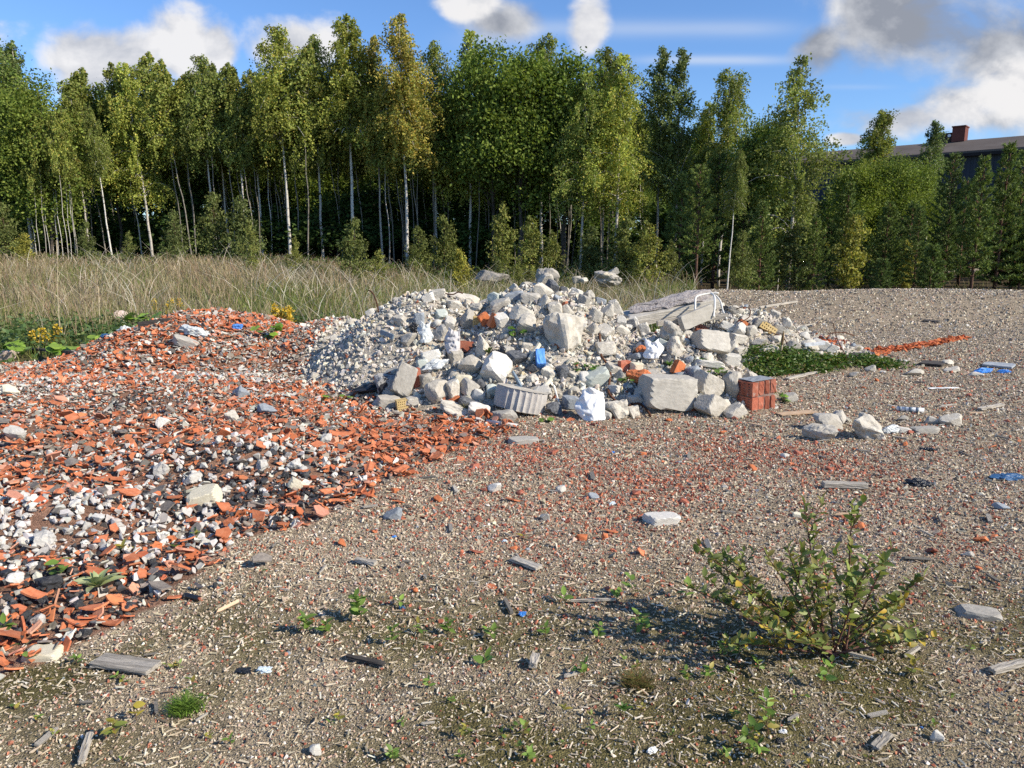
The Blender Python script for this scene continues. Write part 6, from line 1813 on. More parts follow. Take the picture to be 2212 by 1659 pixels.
def rosette(x, y, wpx, n, lab, cat, name, cols, ratio=.42, el0=.15, el1=1.1, ymax=None, lay=3, sub_name='leaf', cup=.15):
    p, s = at_ground(x, y, ymax); R = wpx * s / 2
    root = empty(name, (p[0], p[1], p[2])); tag(root, lab, cat)
    for i in range(n):
        u = i / max(1, n - 1)
        Lg = R * (1.0 - .55 * u) * random.uniform(.85, 1.1)
        v, q = leaf_blade(Lg, Lg * ratio, 6, cup, .25)
        b = MB(); b.add(rotv(v, i * 2.4 + random.gauss(0, .2), el0 + (el1 - el0) * u + random.gauss(0, .08), random.gauss(0, .15)) + np.array([0, 0, .035 + .01 * u]), q, col=np.array(random.choice(cols)) * random.uniform(.85, 1.15))
        mobj(sub_name, b.mesh(sub_name, True), M['plant'], root)
    return root
MUL = [(.36, .41, .20), (.42, .46, .24), (.32, .38, .17)]
rosette(213, 1284, 128, 17, 'soft grey green mullein rosette between clinker and gravel', 'mullein', 'mullein_plant', MUL, .42, .25, 1.2)
GRN = [(.10, .19, .03), (.13, .23, .04), (.08, .15, .03)]
LIM = [(.20, .32, .045), (.26, .38, .06), (.15, .26, .04)]
DOCK = [(.09, .13, .03), (.13, .17, .045), (.07, .10, .025)]

def round_leaf(R, n=11, seed=0):
    """a coltsfoot or burdock leaf: roundish, notched, wavy; stalk end at the origin"""
    r = random.Random(seed); V = [(0, 0, 0)]
    for i in range(n + 1):
        a = -PI * .9 + 1.8 * PI * i / n
        q = R * (.85 + .15 * math.cos(a)) * r.uniform(.9, 1.08)
        V.append((R * .35 + q * math.cos(a), q * math.sin(a) * .95, R * r.uniform(-.10, .16)))
    m = n + 1
    for i in range(n + 1):
        v = V[1 + i]; V.append((v[0] * .5 + R * .1, v[1] * .5, R * .06))
    Ft = [(0, 1 + m + i, 1 + m + i + 1) for i in range(n)]; Fq = [(1 + m + i, 1 + i, 2 + i, 2 + m + i) for i in range(n)]
    return np.array(V), np.array(Fq), np.array(Ft)
def bigleaf(x, y, wpx, hpx, n, leafpx, lab, cat, name, cols, ymax=None):
    p, s = at_ground(x, y + hpx * .4, ymax)
    root = empty(name, tuple(p)); tag(root, lab, cat)
    for i in range(n):
        dx = random.uniform(-.5, .5) * wpx * s; dy = random.uniform(-.5, .5) * wpx * s * .5; dz = random.uniform(.25, 1.0) * hpx * s
        R = leafpx * s * .5 * random.uniform(.75, 1.15)
        v, q, t = round_leaf(R, seed=i + int(x))
        b = MB(); az = math.atan2(dy - .2, dx) + random.gauss(0, .6)
        b.add(rotv(v, az, random.uniform(-.5, .1), random.gauss(0, .35)) + np.array([dx, dy, dz]), q, t, col=np.array(random.choice(cols)) * random.uniform(.85, 1.2))
        lf = mobj('leaf', b.mesh('leaf'), M['plant'], root)
        b = MB(); b.tube([(0, 0, -.01), (dx * .6, dy * .6, dz * .7), (dx, dy, dz)], [.004, .003, .002], 4, col=(.16, .17, .05)); mobj('leaf_stalk', b.mesh('leaf_stalk', True), M['plant'], lf)
    return root
bigleaf(62, 700, 80, 34, 8, 42, 'broad lime green burdock at the edge of the weeds', 'burdock', 'burdock_plant', LIM, 11)
bigleaf(130, 705, 90, 30, 9, 40, 'yellowing burdock next to the lime green one', 'burdock', 'burdock_plant', LIM + [(.36, .30, .06)], 11)
bigleaf(190, 692, 60, 26, 8, 30, 'smaller burdock beside the pinkish plate', 'burdock', 'burdock_plant', LIM, 11)
bigleaf(320, 683, 70, 22, 9, 30, 'coltsfoot behind the dark board', 'coltsfoot', 'coltsfoot_plant', LIM, 12)
bigleaf(575, 722, 56, 30, 14, 24, 'bright green thistle clump on the tile mound', 'wild plant', 'wild_plant', LIM, 12)
bigleaf(728, 862, 56, 16, 9, 18, 'low green creeping plant among tiles before the heap', 'wild plant', 'wild_plant', LIM)
bigleaf(1114, 718, 34, 24, 7, 18, 'coltsfoot growing high on the grey heap', 'coltsfoot', 'coltsfoot_plant', GRN, HM)
bigleaf(1266, 797, 44, 22, 9, 16, 'green creeper below the biggest boulder', 'wild plant', 'wild_plant', GRN, HM)
bigleaf(1350, 826, 34, 20, 7, 14, 'reddish green plant by the rusty bar', 'wild plant', 'wild_plant', GRN, HM)
bigleaf(1187, 908, 40, 10, 7, 16, 'small green plant at the end of the fluted drum', 'wild plant', 'wild_plant', LIM)
bigleaf(1424, 738, 36, 12, 6, 16, 'leafy plant on the shoulder above the white scrap', 'wild plant', 'wild_plant', GRN, 10)
bigleaf(1544, 806, 46, 20, 10, 14, 'weedy clump between the two heaps', 'wild plant', 'wild_plant', GRN)
bigleaf(1693, 862, 22, 24, 8, 15, 'green seedling clump behind the brick block', 'wild plant', 'wild_plant', LIM)
rosette(1056, 772, 56, 9, 'dark dock plant in the middle of the grey heap', 'dock', 'dock_plant', DOCK, .3, .5, 1.3, HM)
rosette(1446, 800, 56, 11, 'dandelion rosette beside the orange brick bit', 'dandelion', 'dandelion_plant', GRN, .26, .35, 1.2, 10)
rosette(1532, 876, 36, 7, 'dandelion against the side of the flat topped block', 'dandelion', 'dandelion_plant', GRN, .26, .5, 1.3)
rosette(1514, 790, 40, 9, 'dandelion in the hollow of the far heap', 'dandelion', 'dandelion_plant', GRN, .28, .4, 1.2, HR)
rosette(1345, 1556, 54, 9, 'green plantain rosette near the reddish grass tuft', 'plantain', 'plantain_plant', GRN, .4, .3, 1.1)
rosette(1218, 1556, 40, 6, 'yellowing rosette on mossy gravel', 'wild plant', 'wild_plant', [(.36, .30, .05), (.24, .24, .05)], .4, .4, 1.0)

def tuft(x, y, wpx, hpx, n, cols, lab, name='grass_tuft', droop=.6, wid=.0035):
    p, s = at_ground(x, y); R = wpx * s / 2; Hh = hpx * s
    xs = RNG.normal(0, R * .25, n); ys = RNG.normal(0, R * .2, n)
    az = RNG.random(n) * 2 * PI; hh = Hh * (.5 + .6 * RNG.random(n)); V = []; t4 = np.linspace(0, 1, 4)
    V = np.empty((n, 8, 3)); fa = RNG.random(n) * PI
    for i, t in enumerate(t4):
        cx = xs + np.cos(az) * R * droop * t ** 1.7; cy = ys + np.sin(az) * R * droop * t ** 1.7; cz = hh * t * (1 - .25 * t); w = wid * (1 - .85 * t)
        V[:, 2 * i] = np.stack([cx - np.cos(fa) * w, cy - np.sin(fa) * w, cz], 1); V[:, 2 * i + 1] = np.stack([cx + np.cos(fa) * w, cy + np.sin(fa) * w, cz], 1)
    Fq = np.concatenate([(np.arange(n) * 8)[:, None] + np.array([2 * i, 2 * i + 1, 2 * i + 3, 2 * i + 2])[None] for i in range(3)])
    o = mobj(name, mesh_np(name, V.reshape(-1, 3), Fq, np.repeat(pick(cols, [1] * len(cols), n), 8, 0)), M['grass'], None, tuple(p)); tag(o, lab, 'grass tuft'); return o
tuft(1378, 1484, 110, 40, 420, [(.10, .13, .03), (.16, .17, .05), (.26, .15, .07), (.20, .13, .05)], 'reddish green grass tuft on the near gravel', wid=.0016)
tuft(400, 1538, 100, 46, 420, [(.13, .22, .03), (.17, .26, .045), (.10, .17, .03)], 'bright green grassy tuft below the foil wrapper', wid=.0022)
tuft(1003, 895, 30, 34, 120, [(.20, .20, .08), (.26, .22, .10)], 'dry weed tuft between tiles and heap', wid=.003)
tuft(1800, 1470, 60, 36, 70, [(.12, .17, .04), (.2, .2, .08)], 'thin green grass tuft under the willow bush', wid=.0014)

# seedlings: a stem with a few leaves
def seedling(x, y, hpx, nl, pal, lab, group=None, leafpx=16):
    p, s = at_ground(x, y); Hh = hpx * s
    root = empty('seedling', tuple(p)); tag(root, lab, 'seedling', group)
    tip = np.array([random.gauss(0, .18) * Hh, random.gauss(0, .18) * Hh, Hh])
    f = np.linspace(0, 1, 5)[:, None]; P = tip * f + np.sin(f * PI) * np.array([random.gauss(0, .05) * Hh, 0, 0])
    b = MB(); b.tube(P, .0016 * (1 - .6 * f[:, 0]), 4); mobj('stem', b.mesh('stem', True), M['stemred'], root)
    b = MB()
    for i in range(nl):
        u = .2 + .8 * (i + .5) / nl
        c = np.array([np.interp(u, f[:, 0], P[:, k]) for k in range(3)])
        Lg = leafpx * 1.1 * s * random.uniform(.75, 1.2); v, q = leaf_blade(Lg, Lg * random.uniform(.4, .6), 4, .12, .1)
        b.add(rotv(v, i * 2.4 + random.random(), random.uniform(-.1, .8), random.gauss(0, .4)) + c, q, col=np.array(random.choice(pal)) * random.uniform(.8, 1.2))
    mobj('leaves', b.mesh('leaves', True), M['plant'], root)
SG = [(.16, .25, .045), (.21, .31, .06), (.12, .20, .035)]; SY = [(.40, .32, .05), (.30, .28, .06), (.20, .24, .05)]; SM = SG + [(.30, .25, .05)]
for x, y, h, n, pal, lab, lp in [
    (665, 1372, 42, 16, SG, 'bushy green seedling clump beside white wood', 20), (700, 1374, 30, 9, SG, 'green seedling next to the bushy clump', 18), (780, 1345, 62, 18, SG, 'tallest narrow leaved willow seedling on open gravel', 24),
    (866, 1312, 20, 5, SG, 'pair leaved seedling over dark blue thread', 20), (970, 1375, 34, 8, SG, 'seedling with round aspen leaves on the gravel', 20), (845, 1395, 44, 9, SM, 'upright seedling beside the dark stick', 20), (905, 1370, 26, 7, SM, 'red leaved seedling between green ones', 16),
    (1060, 1385, 30, 6, SG, 'aspen seedling with paired leaves before the wood end', 20), (1050, 1440, 20, 4, SG, 'low broad leaved seedling near the wood end', 26), (1176, 1378, 26, 5, SG, 'aspen seedling close to the mossy patch', 18), (1290, 1390, 46, 9, SG, 'aspen seedling with dark round leaves by the willow', 18), (1258, 1462, 34, 9, SG, 'yellow green seedling beside the reddish grass tuft', 20),
    (1372, 1385, 60, 8, SG, 'tall thin aspen seedling beside the willow shade', 20), (1398, 1368, 40, 10, SG, 'narrow leaved seedling before the willow shade', 18), (1245, 1460, 20, 5, SM, 'small seedling left of the grass tuft', 14), (1560, 1425, 40, 12, SG, 'seedling clump in the willow shade', 16), (1600, 1418, 28, 9, SG, 'green seedling in the willow shade next to the clump', 16), (1640, 1450, 24, 7, SG, 'green seedling just below the willow shade', 16),
    (1530, 1470, 30, 10, SM, 'leafy seedlings below the willow', 16), (1490, 1480, 34, 9, SM, 'yellowish seedling between grass tuft and willow', 16), (1660, 1590, 70, 12, SM, 'tall seedling with yellow tip near the lower edge', 26), (1600, 1620, 60, 12, SM, 'leafy poplar seedling at the lower edge', 26), (1635, 1640, 40, 9, SG, 'green poplar seedling beside white paper', 24), (1580, 1560, 24, 6, SM, 'small seedling behind the leafy poplar one', 16),
    (1560, 1640, 24, 8, SM, 'yellowish creeping seedling at the lower edge', 18), (1770, 1490, 64, 9, SM, 'upright reddish seedling under the willow bush', 24), (1960, 1465, 40, 7, SY, 'yellow seedling lying beside the willow', 20), (565, 1240, 14, 3, SG, 'tiny seedling on the gravel', 12), (425, 1172, 26, 7, SM, 'yellow green seedling by pinkish tile', 16), (270, 1195, 20, 5, SY, 'yellow leaf seedling on white lumps', 18),
    (380, 1190, 16, 4, SG, 'small green seedling under the clinker edge', 14), (125, 1255, 46, 9, SM, 'dark leaved seedling over orange tiles', 26), (10, 1375, 26, 7, SG, 'green nettle like plant at the edge of view', 26), (60, 1440, 60, 5, SM, 'thin brown seedling in front of the beige slab', 20), (165, 1438, 26, 6, SM, 'yellow green seedling above the split plank', 18), (250, 1600, 56, 8, SY, 'yellowing round leaved seedling near the bottom edge', 24),
    (295, 1560, 46, 6, SY, 'seedling with yellow and brown leaves beside grass', 20), (418, 1500, 34, 5, SM, 'brownish seedling rising from the green tuft', 16), (850, 1650, 30, 10, SG, 'green weed at the bottom edge', 22), (1000, 1600, 34, 8, SY, 'yellow aspen seedling near the bottom edge', 18), (1085, 1600, 20, 5, SM, 'low seedling beside the yellow aspen one', 16), (1130, 1590, 28, 7, SM, 'seedling with dark stem on mossy gravel', 16), (1140, 1645, 24, 6, SG, 'green seedling at the bottom middle', 18),
    (925, 1490, 24, 5, SM, 'lone seedling on mossy gravel', 14), (730, 1560, 22, 5, SY, 'yellow seedling on mossy gravel', 16), (500, 1610, 20, 5, SM, 'little seedling near the bottom stones', 14), (965, 1372, 20, 6, SM, 'seedling behind round leaved one', 12), (1215, 1305, 22, 4, SG, 'seedling with one big leaf on open gravel', 20), (1130, 1165, 10, 3, SY, 'pale yellow leaf standing in gravel', 14), (1840, 1395, 20, 6, SG, 'small green shoot under the willow', 12), (1330, 1300, 24, 5, SG, 'seedling in the broken wood near the willow shade', 18), (1475, 1300, 40, 5, SG, 'broad leaved shoot at the outer edge of the willow', 28), (1365, 1290, 50, 5, SG, 'dark leaved shoot standing before the willow', 22)]:
    seedling(x, y, h, n, pal, lab, None, lp)
SG_N = 0
for i in range(70):
    x = random.uniform(20, 2100); y = random.uniform(1280, 1655)
    if not open_gravel(*[np.array([v]) for v in hit(x, y)[0][:2]])[0]: continue
    if random.random() > .35 + .6 * (y > 1400) - .35 * (x > 1750): continue
    seedling(x, y, random.uniform(8, 18), random.choice([3, 4, 5]), random.choice([SG, SM, SY]), 'tiny leafy seedling sprouting from the gravel', 'tiny seedlings sprouting on the gravel', 12)

# goldenrod and dry stalks standing in the field
def goldenrod(x, y, hpx, n, lab, flower, group=None, ymax=None, Y=None):
    if Y: p = at(x, y, Y); p[2] = h1(p[0], p[1]); s = Y / F_PX
    else: p, s = at_ground(x, y, ymax)
    root = empty('goldenrod_plant' if flower else 'dry_weed', tuple(p)); tag(root, lab, 'goldenrod' if flower else 'dry weed', group)
    st = MB(); lf = MB(); fl = MB()
    for i in range(n):
        Hh = hpx * s * random.uniform(.7, 1.0); dx, dy = random.gauss(0, .14), random.gauss(0, .12)
        P = np.array([(dx * .3, dy * .3, 0), (dx * .7, dy * .7, Hh * .5), (dx * 1.3, dy * 1.2, Hh)]); st.tube(P, [.006, .005, .003], 4)
        m = 26
        pos = np.array([P[0] + (P[2] - P[0]) * u for u in RNG.random(m) * .8]) + RNG.normal(0, .03, (m, 3))
        A = unit(RNG.normal(0, 1, (m, 3)) + [0, 0, -.3]); Bv = unit(np.cross(A, RNG.normal(0, 1, (m, 3))))
        v, q = quads(pos, A * .045, Bv * .011); lf.add(v, q, col=np.repeat(pick([(.10, .14, .035), (.15, .17, .05)], [1, 1], m), 4, 0))
        m = 90
        u = RNG.random(m); pos = P[2] + np.stack([RNG.normal(0, .055, m) * (1 - u * .6), RNG.normal(0, .055, m) * (1 - u * .6), -.02 - .26 * (1 - u)], 1)
        A = unit(RNG.normal(0, 1, (m, 3))); Bv = unit(np.cross(A, RNG.normal(0, 1, (m, 3))))
        v, q = quads(pos, A * .022, Bv * .016); fl.add(v, q, col=np.repeat(pick([(.62, .42, .03), (.52, .36, .04)] if flower else [(.25, .17, .10), (.19, .13, .085)], [1, 1], m), 4, 0))
    mobj('stems', st.mesh('stems', True), M['rustpale'], root); mobj('leaves', lf.mesh('leaves'), M['plant'], root); mobj('blossom' if flower else 'panicle', fl.mesh('blossom'), M['plant'], root)
goldenrod(612, 700, 80, 7, 'bright yellow goldenrod in bloom behind the tile mound', True, Y=12.6)
for x, y, h, Y, lab in [(480, 690, 50, 12.8, 'dull goldenrod beside the mound crest'), (455, 700, 50, 13.2, 'fading goldenrod behind the mound crest'), (125, 690, 62, 12.2, 'yellow flowered weed among the burdock'), (520, 690, 48, 13.5, 'greenish goldenrod between yellow ones'), (355, 620, 40, 17, 'olive yellow weed far in the tall grass')]:
    goldenrod(x, y, h, 4, lab, True, Y=Y)
def stalk(x, y, top, Y, lab, r=.008, mat='rustpale'):
    p = at(x, y, Y); p[2] = h1(p[0], p[1]); e = at(x + random.uniform(-8, 8), top, Y) - p
    root = empty('dry_stalk', tuple(p)); tag(root, lab, 'dry stalk')
    f = np.linspace(0, 1, 6)[:, None]; P = e * f + RNG.normal(0, .012, (6, 3)) * f
    b = MB(); b.tube(P, r * (1 - .6 * f[:, 0]), 5)
    for u in (.45, .6, .75, .88):
        c = e * u; b.tube([c, c + np.array([random.gauss(0, .09), random.gauss(0, .06), .14])], [r * .45, r * .2], 4)
    mobj('stem', b.mesh('stem', True), M[mat], root)
    b = MB(); m = 70; u = .55 + .5 * RNG.random(m); pos = e[None] * u[:, None] + RNG.normal(0, .05, (m, 3)); A = unit(RNG.normal(0, 1, (m, 3))); Bv = unit(np.cross(A, RNG.normal(0, 1, (m, 3))))
    v, q = quads(pos, A * .02, Bv * .009); b.add(v, q, col=(.19, .14, .09)); mobj('panicle', b.mesh('panicle'), M['plant'], root)
stalk(125, 700, 520, 12.6, 'tall brown dock stalk rising over the burdock'); stalk(182, 690, 590, 13, 'tall dry stalk beside the brown dock stalk'); stalk(213, 690, 575, 13.5, 'dry branched stalk near the tile mound')
stalk(372, 650, 560, 18, 'pale branched dead stalk in the tall grass'); stalk(540, 690, 600, 15, 'leaning pale dead stalk behind the mound')
def mullein_stalk():
    p, s = at_ground(1685, 780, 12); Hh = 62 * s
    root = empty('mullein_stalk', tuple(p)); tag(root, 'brown upright mullein stalk at the green mat', 'dry stalk')
    b = MB(); b.tube([(0, 0, 0), (.01, 0, Hh * .5), (.02, 0, Hh)], [.011, .013, .010], 6); mobj('stem', b.mesh('stem', True), M['rustpale'], root)
    b = MB(); b.tube([(.012, 0, Hh * .55), (.016, 0, Hh * .75), (.021, 0, Hh * 1.03)], [.014, .022, .008], 7); mobj('seed_spike', b.mesh('seed_spike'), M['wood2'], root)
M['wood2'] = mat_solid('brown_seed', [(.16, .10, .05), (.26, .18, .09)], 30, bump=.6)
mullein_stalk()
SKYTINT = (.84, 1.10, 1.46)
EXPOSURE = 0.45
# ------------------------------------------------------------------ the hall behind the trees
def hall():
    a0, a1 = at(2212, 293, 80), at(1798, 326, 92.5)
    zt = (a0[2] + a1[2]) / 2
    e0 = at(2212, 322, 75.6); ze = e0[2]
    d = a1 - a0; d[2] = 0; d /= np.linalg.norm(d); nrm = np.array([d[1], -d[0], 0])
    if nrm[1] > 0: nrm = -nrm
    P0 = a0 - d * 45; P0[2] = 0
    Ln = 45 + np.linalg.norm((a1 - a0)[:2]) + 22
    W = abs(np.dot(e0 - a0, nrm)); root = empty('industrial_hall', tuple(P0), (0, 0, math.atan2(d[1], d[0])))
    tag(root, 'long dark metal clad industrial hall rising behind the young trees', 'hall')
    sgn = 1 if (np.cross(d, nrm)[2] > 0) else -1     # local y towards the camera
    ribs = MB(); n = 170
    for i in range(n):
        x0 = Ln * i / n; w = Ln / n
        ribs.box((x0 + w * .25, sgn * (W + .02), ze / 2), (w * .5, .10, ze - .02))
        ribs.box((x0 + w * .75, sgn * (W - .03), ze / 2), (w * .5, .10, ze - .02))
    mobj('wall', ribs.mesh('wall'), M['hallwall'], root)
    b = MB(); th = .25
    V = np.array([(0, 0, zt), (Ln, 0, zt), (Ln, sgn * (W + .7), ze + .15), (0, sgn * (W + .7), ze + .15)])
    b.add(np.concatenate([V, V - [0, 0, th]]), np.array([(0, 1, 2, 3), (7, 6, 5, 4), (3, 2, 6, 7), (1, 0, 4, 5), (0, 3, 7, 4), (2, 1, 5, 6)]))
    V = np.array([(0, 0.001 * -sgn, zt), (Ln, 0.001 * -sgn, zt), (Ln, -sgn * 12, zt - 2.5), (0, -sgn * 12, zt - 2.5)])
    b.add(np.concatenate([V, V - [0, 0, th]]), np.array([(0, 1, 2, 3), (7, 6, 5, 4), (3, 2, 6, 7), (1, 0, 4, 5), (0, 3, 7, 4), (2, 1, 5, 6)]))
    mobj('roof', b.mesh('roof'), M['hallroof'], root)
    b = MB(); b.box((Ln / 2, sgn * (W + .74), ze - .22), (Ln, .22, .30)); mobj('gutter', b.mesh('gutter'), M['halldark'], root)
    b = MB(); b.box((Ln / 2, -sgn * 11.9, (zt - 2.8) / 2), (Ln, .3, zt - 2.8)); mobj('back_wall', b.mesh('back_wall'), M['hallwall'], root)
    def loc(px, py):     # a pixel of the ridge, as a distance along it
        best = min(np.linspace(0, Ln, 1200), key=lambda t: abs((lambda q: (q[0] / (q[1] * math.cos(PITCH) - (q[2] - 1.6) * math.sin(PITCH)) * F_PX + CX) - px)(np.array([*(P0 + d * t)[:2], zt]))))
        return best
    t0, t1, t2 = loc(2085, 0), loc(2058, 0), loc(2021, 0)
    v = empty('roof_ventilator'); v.parent = root
    bpy.data.objects.remove(v)
    b = MB(); b.box(((t0 + t1) / 2, -.2, zt + .62), (abs(t1 - t0), 1.6, 1.5)); vo = mobj('roof_ventilator', b.mesh('roof_ventilator'), M['rustred'], root)
    b = MB(); b.box(((t0 + t1) / 2, -.2, zt + 1.42), (abs(t1 - t0) * 1.1, 1.9, .12)); mobj('ventilator_cap', b.mesh('ventilator_cap'), M['rustred'], vo)
    b = MB(); b.box(((t1 + t2) / 2, -.1, zt + .38), (abs(t2 - t1), 1.2, .95)); mobj('ventilator_duct', b.mesh('ventilator_duct'), M['halldark2'], vo)
    b = MB(); b.tube([(t1 + .25 * np.sign(t2 - t1), sgn * .5, zt + .55), (t1 + .25 * np.sign(t2 - t1), sgn * .62, zt + .55)], .16, 12); mobj('round_fitting', b.mesh('round_fitting'), M['bagwhite'], vo)
M['hallwall'] = mat_solid('blue_black_cladding', [(.018, .028, .045), (.026, .038, .058)], .3, bump=.05, rough=.5)
M['hallroof'] = mat_solid('brown_roof_felt', [(.075, .06, .05), (.11, .092, .08)], .5, bump=.1)
M['halldark'] = mat_solid('dark_gutter', [(.012, .012, .014), (.02, .02, .022)], 1, bump=.05)
M['halldark2'] = mat_solid('dark_duct', [(.04, .026, .022), (.06, .035, .03)], 1, bump=.05)
M['rustred'] = mat_solid('rust_red_sheet', [(.13, .045, .035), (.17, .06, .045)], 2, bump=.05)
hall()

# ------------------------------------------------------------------ sun and sky
EL = math.radians(34); SUN = np.array([.91 * math.cos(EL), -.41 * math.cos(EL), math.sin(EL)])
sl = bpy.data.lights.new('sun', 'SUN'); sl.energy = 5.0; sl.angle = math.radians(.53); sl.color = (1.0, .91, .76)
so = bpy.data.objects.new('sun', sl); COL.objects.link(so); so.location = (30, -20, 40)
so.rotation_euler = Vector(-SUN).to_track_quat('-Z', 'Y').to_euler()

w = bpy.data.worlds.new('World'); SC.world = w; w.use_nodes = True
nt = w.node_tree
for n in list(nt.nodes): nt.nodes.remove(n)
out = N(nt, 'ShaderNodeOutputWorld'); bg = N(nt, 'ShaderNodeBackground'); bg.inputs['Strength'].default_value = .092
sky = N(nt, 'ShaderNodeTexSky', sky_type='NISHITA'); sky.sun_disc = False; sky.sun_elevation = EL; sky.sun_rotation = math.atan2(SUN[0], SUN[1])
sky.altitude = 100; sky.air_density = 1.0; sky.dust_density = .2; sky.ozone_density = 2.0
tc = N(nt, 'ShaderNodeTexCoord'); sp = N(nt, 'ShaderNodeSeparateXYZ'); L(nt, tc.outputs['Generated'], sp.inputs[0])
# directions of the sky ahead as (u, v) = (x / y, z / y)
yy = math_n(nt, 'MAXIMUM', sp.outputs[1], .05)
U = math_n(nt, 'DIVIDE', sp.outputs[0], yy); Vv = math_n(nt, 'DIVIDE', sp.outputs[2], yy)
cb = N(nt, 'ShaderNodeCombineXYZ'); L(nt, U, cb.inputs[0]); L(nt, Vv, cb.inputs[1])
def cloud_noise(scale, det, rough, off, stretch=1.0, dist=.0):
    mp = N(nt, 'ShaderNodeMapping'); mp.inputs['Location'].default_value = off; mp.inputs['Scale'].default_value = (1, stretch, 1); L(nt, cb.outputs[0], mp.inputs['Vector'])
    z = N(nt, 'ShaderNodeTexNoise', i_Scale=scale, i_Detail=det, i_Roughness=rough, i_Distortion=dist); L(nt, mp.outputs[0], z.inputs['Vector'])
    return z.outputs['Fac']
nA = cloud_noise(7, 9, .55, (3.1, 1.7, .4), 1.3, .25); nB = cloud_noise(7, 9, .55, (3.1 - .028, 1.7 - .030, .4), 1.3, .25); nC = cloud_noise(3.2, 6, .5, (7.7, 4.2, 1), 1.6)
def uv(x, y):
    d = ray(x, y); return d[0] / d[1], d[2] / d[1]
def blob(x, y, rx, ry):
    u0, v0 = uv(x, y); ru, rv = rx / F_PX, ry / F_PX
    a = math_n(nt, 'DIVIDE', math_n(nt, 'SUBTRACT', U, u0), ru); b = math_n(nt, 'DIVIDE', math_n(nt, 'SUBTRACT', Vv, v0), rv)
    r = math_n(nt, 'ADD', math_n(nt, 'MULTIPLY', a, a), math_n(nt, 'MULTIPLY', b, b))
    return math_n(nt, 'SUBTRACT', 1.0, math_n(nt, 'SQRT', r))
def union(bl):
    o = bl[0]
    for b in bl[1:]: o = math_n(nt, 'SMOOTH_MAX', o, b); nt.nodes[-1].inputs[2].default_value = .15
    return o
def density(shape, amp, lo, hi, noise):
    v = math_n(nt, 'ADD', shape, math_n(nt, 'MULTIPLY', math_n(nt, 'SUBTRACT', noise, .5), amp))
    mr = N(nt, 'ShaderNodeMapRange', interpolation_type='SMOOTHSTEP'); L(nt, v, mr.inputs['Value']); mr.inputs['From Min'].default_value = lo; mr.inputs['From Max'].default_value = hi
    return mr.outputs[0], v
cum = union([blob(375, 110, 105, 95), blob(300, 130, 120, 80), blob(210, 130, 130, 78), blob(470, 110, 50, 55), blob(640, 105, 120, 62), blob(1275, 60, 48, 75), blob(1010, 5, 60, 40), blob(-120, 90, 160, 80), blob(2190, 200, 110, 75), blob(1960, 255, 130, 50), blob(2060, 240, 130, 55), blob(1830, 300, 40, 14)])
gry = union([blob(1960, 60, 230, 95), blob(2150, 110, 260, 150), blob(1880, 10, 180, 60), blob(2080, 215, 190, 60), blob(2300, 200, 300, 160), blob(1770, 95, 70, 60), blob(1080, 50, 90, 45), blob(2150, 255, 160, 45)])
dC, vC = density(cum, 2.5, -.02, .55, nA)
dG, vG = density(gry, 2.6, -.08, .8, nA)
# streaks of high cloud, level bands
def band(y, hw, x0, x1):
    u0, v0 = uv(1600, y); b = math_n(nt, 'DIVIDE', math_n(nt, 'SUBTRACT', Vv, v0), hw / F_PX)
    e = math_n(nt, 'POWER', 2.718, math_n(nt, 'MULTIPLY', math_n(nt, 'MULTIPLY', b, b), -1.0))
    ua, ub = uv(x0, y)[0], uv(x1, y)[0]
    mr = N(nt, 'ShaderNodeMapRange', interpolation_type='SMOOTHSTEP'); L(nt, U, mr.inputs['Value']); mr.inputs['From Min'].default_value = ua; mr.inputs['From Max'].default_value = ua + .12
    mr2 = N(nt, 'ShaderNodeMapRange', interpolation_type='SMOOTHSTEP'); L(nt, U, mr2.inputs['Value']); mr2.inputs['From Min'].default_value = ub - .12; mr2.inputs['From Max'].default_value = ub; mr2.inputs['To Min'].default_value = 1; mr2.inputs['To Max'].default_value = 0
    return math_n(nt, 'MULTIPLY', e, math_n(nt, 'MULTIPLY', mr.outputs[0], mr2.outputs[0]))
nS = cloud_noise(2.2, 5, .6, (1, 9, 2), 9.0)
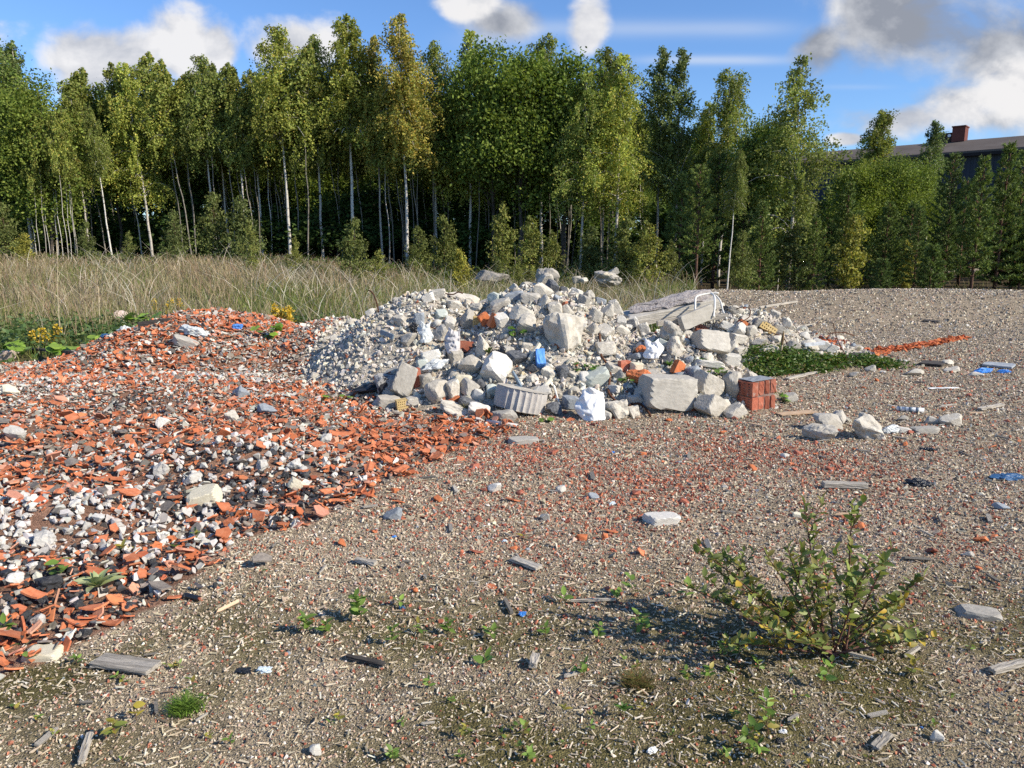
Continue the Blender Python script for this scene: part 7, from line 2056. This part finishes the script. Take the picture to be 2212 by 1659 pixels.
st = math_n(nt, 'MAXIMUM', math_n(nt, 'MAXIMUM', math_n(nt, 'MULTIPLY', band(130, 9, 1300, 1800), .75), math_n(nt, 'MULTIPLY', band(62, 16, 950, 1800), .42)), math_n(nt, 'MAXIMUM', math_n(nt, 'MULTIPLY', band(188, 5, 1700, 1980), .35), math_n(nt, 'MULTIPLY', band(90, 26, 900, 1250), .30)))
st = math_n(nt, 'MULTIPLY', st, math_n(nt, 'ADD', .35, math_n(nt, 'MULTIPLY', nS, 1.2)), True)
lit = math_n(nt, 'MULTIPLY', math_n(nt, 'SUBTRACT', nA, nB), 5.0)
WH = (7.2, 7.1, 7.1); GR = (4.0, 4.2, 4.7); GR2 = (2.5, 2.65, 3.0)
fC = math_n(nt, 'ADD', math_n(nt, 'ADD', .62, lit), math_n(nt, 'MULTIPLY', math_n(nt, 'SUBTRACT', nC, .5), 1.1), True)
colC = mixc(nt, fC, GR, WH)
fG = math_n(nt, 'ADD', math_n(nt, 'ADD', math_n(nt, 'SUBTRACT', .46, math_n(nt, 'MULTIPLY', vG, .30)), math_n(nt, 'MULTIPLY', lit, .8)), math_n(nt, 'MULTIPLY', math_n(nt, 'SUBTRACT', nC, .5), 2.2), True)
colG = mixc(nt, fG, GR2, (6.2, 6.25, 6.4))
skyc = mixc(nt, 1.0, sky.outputs[0], SKYTINT, 'MULTIPLY')
c = mixc(nt, math_n(nt, 'MULTIPLY', st, .8), skyc, (5.6, 6.2, 7.2))
c = mixc(nt, math_n(nt, 'MULTIPLY', dG, .95), c, colG)
c = mixc(nt, math_n(nt, 'MULTIPLY', dC, .96), c, colC)
L(nt, c, bg.inputs['Color']); L(nt, bg.outputs[0], out.inputs[0])

# ------------------------------------------------------------------ camera and view
cd = bpy.data.cameras.new('camera'); cd.sensor_width = 36; cd.lens = F_PX / 2212 * 36; cd.clip_end = 2000; cd.clip_start = .05
co = bpy.data.objects.new('camera', cd); COL.objects.link(co); co.location = tuple(CAM); co.rotation_euler = (PI / 2 - PITCH, 0, 0)
SC.camera = co
SC.view_settings.view_transform = 'Standard'; SC.view_settings.look = 'None'; SC.view_settings.gamma = 1; SC.view_settings.exposure = EXPOSURE
SC.cycles.max_bounces = 6; SC.cycles.diffuse_bounces = 3; SC.cycles.transmission_bounces = 3; SC.cycles.glossy_bounces = 2
SC.cycles.use_denoising = False
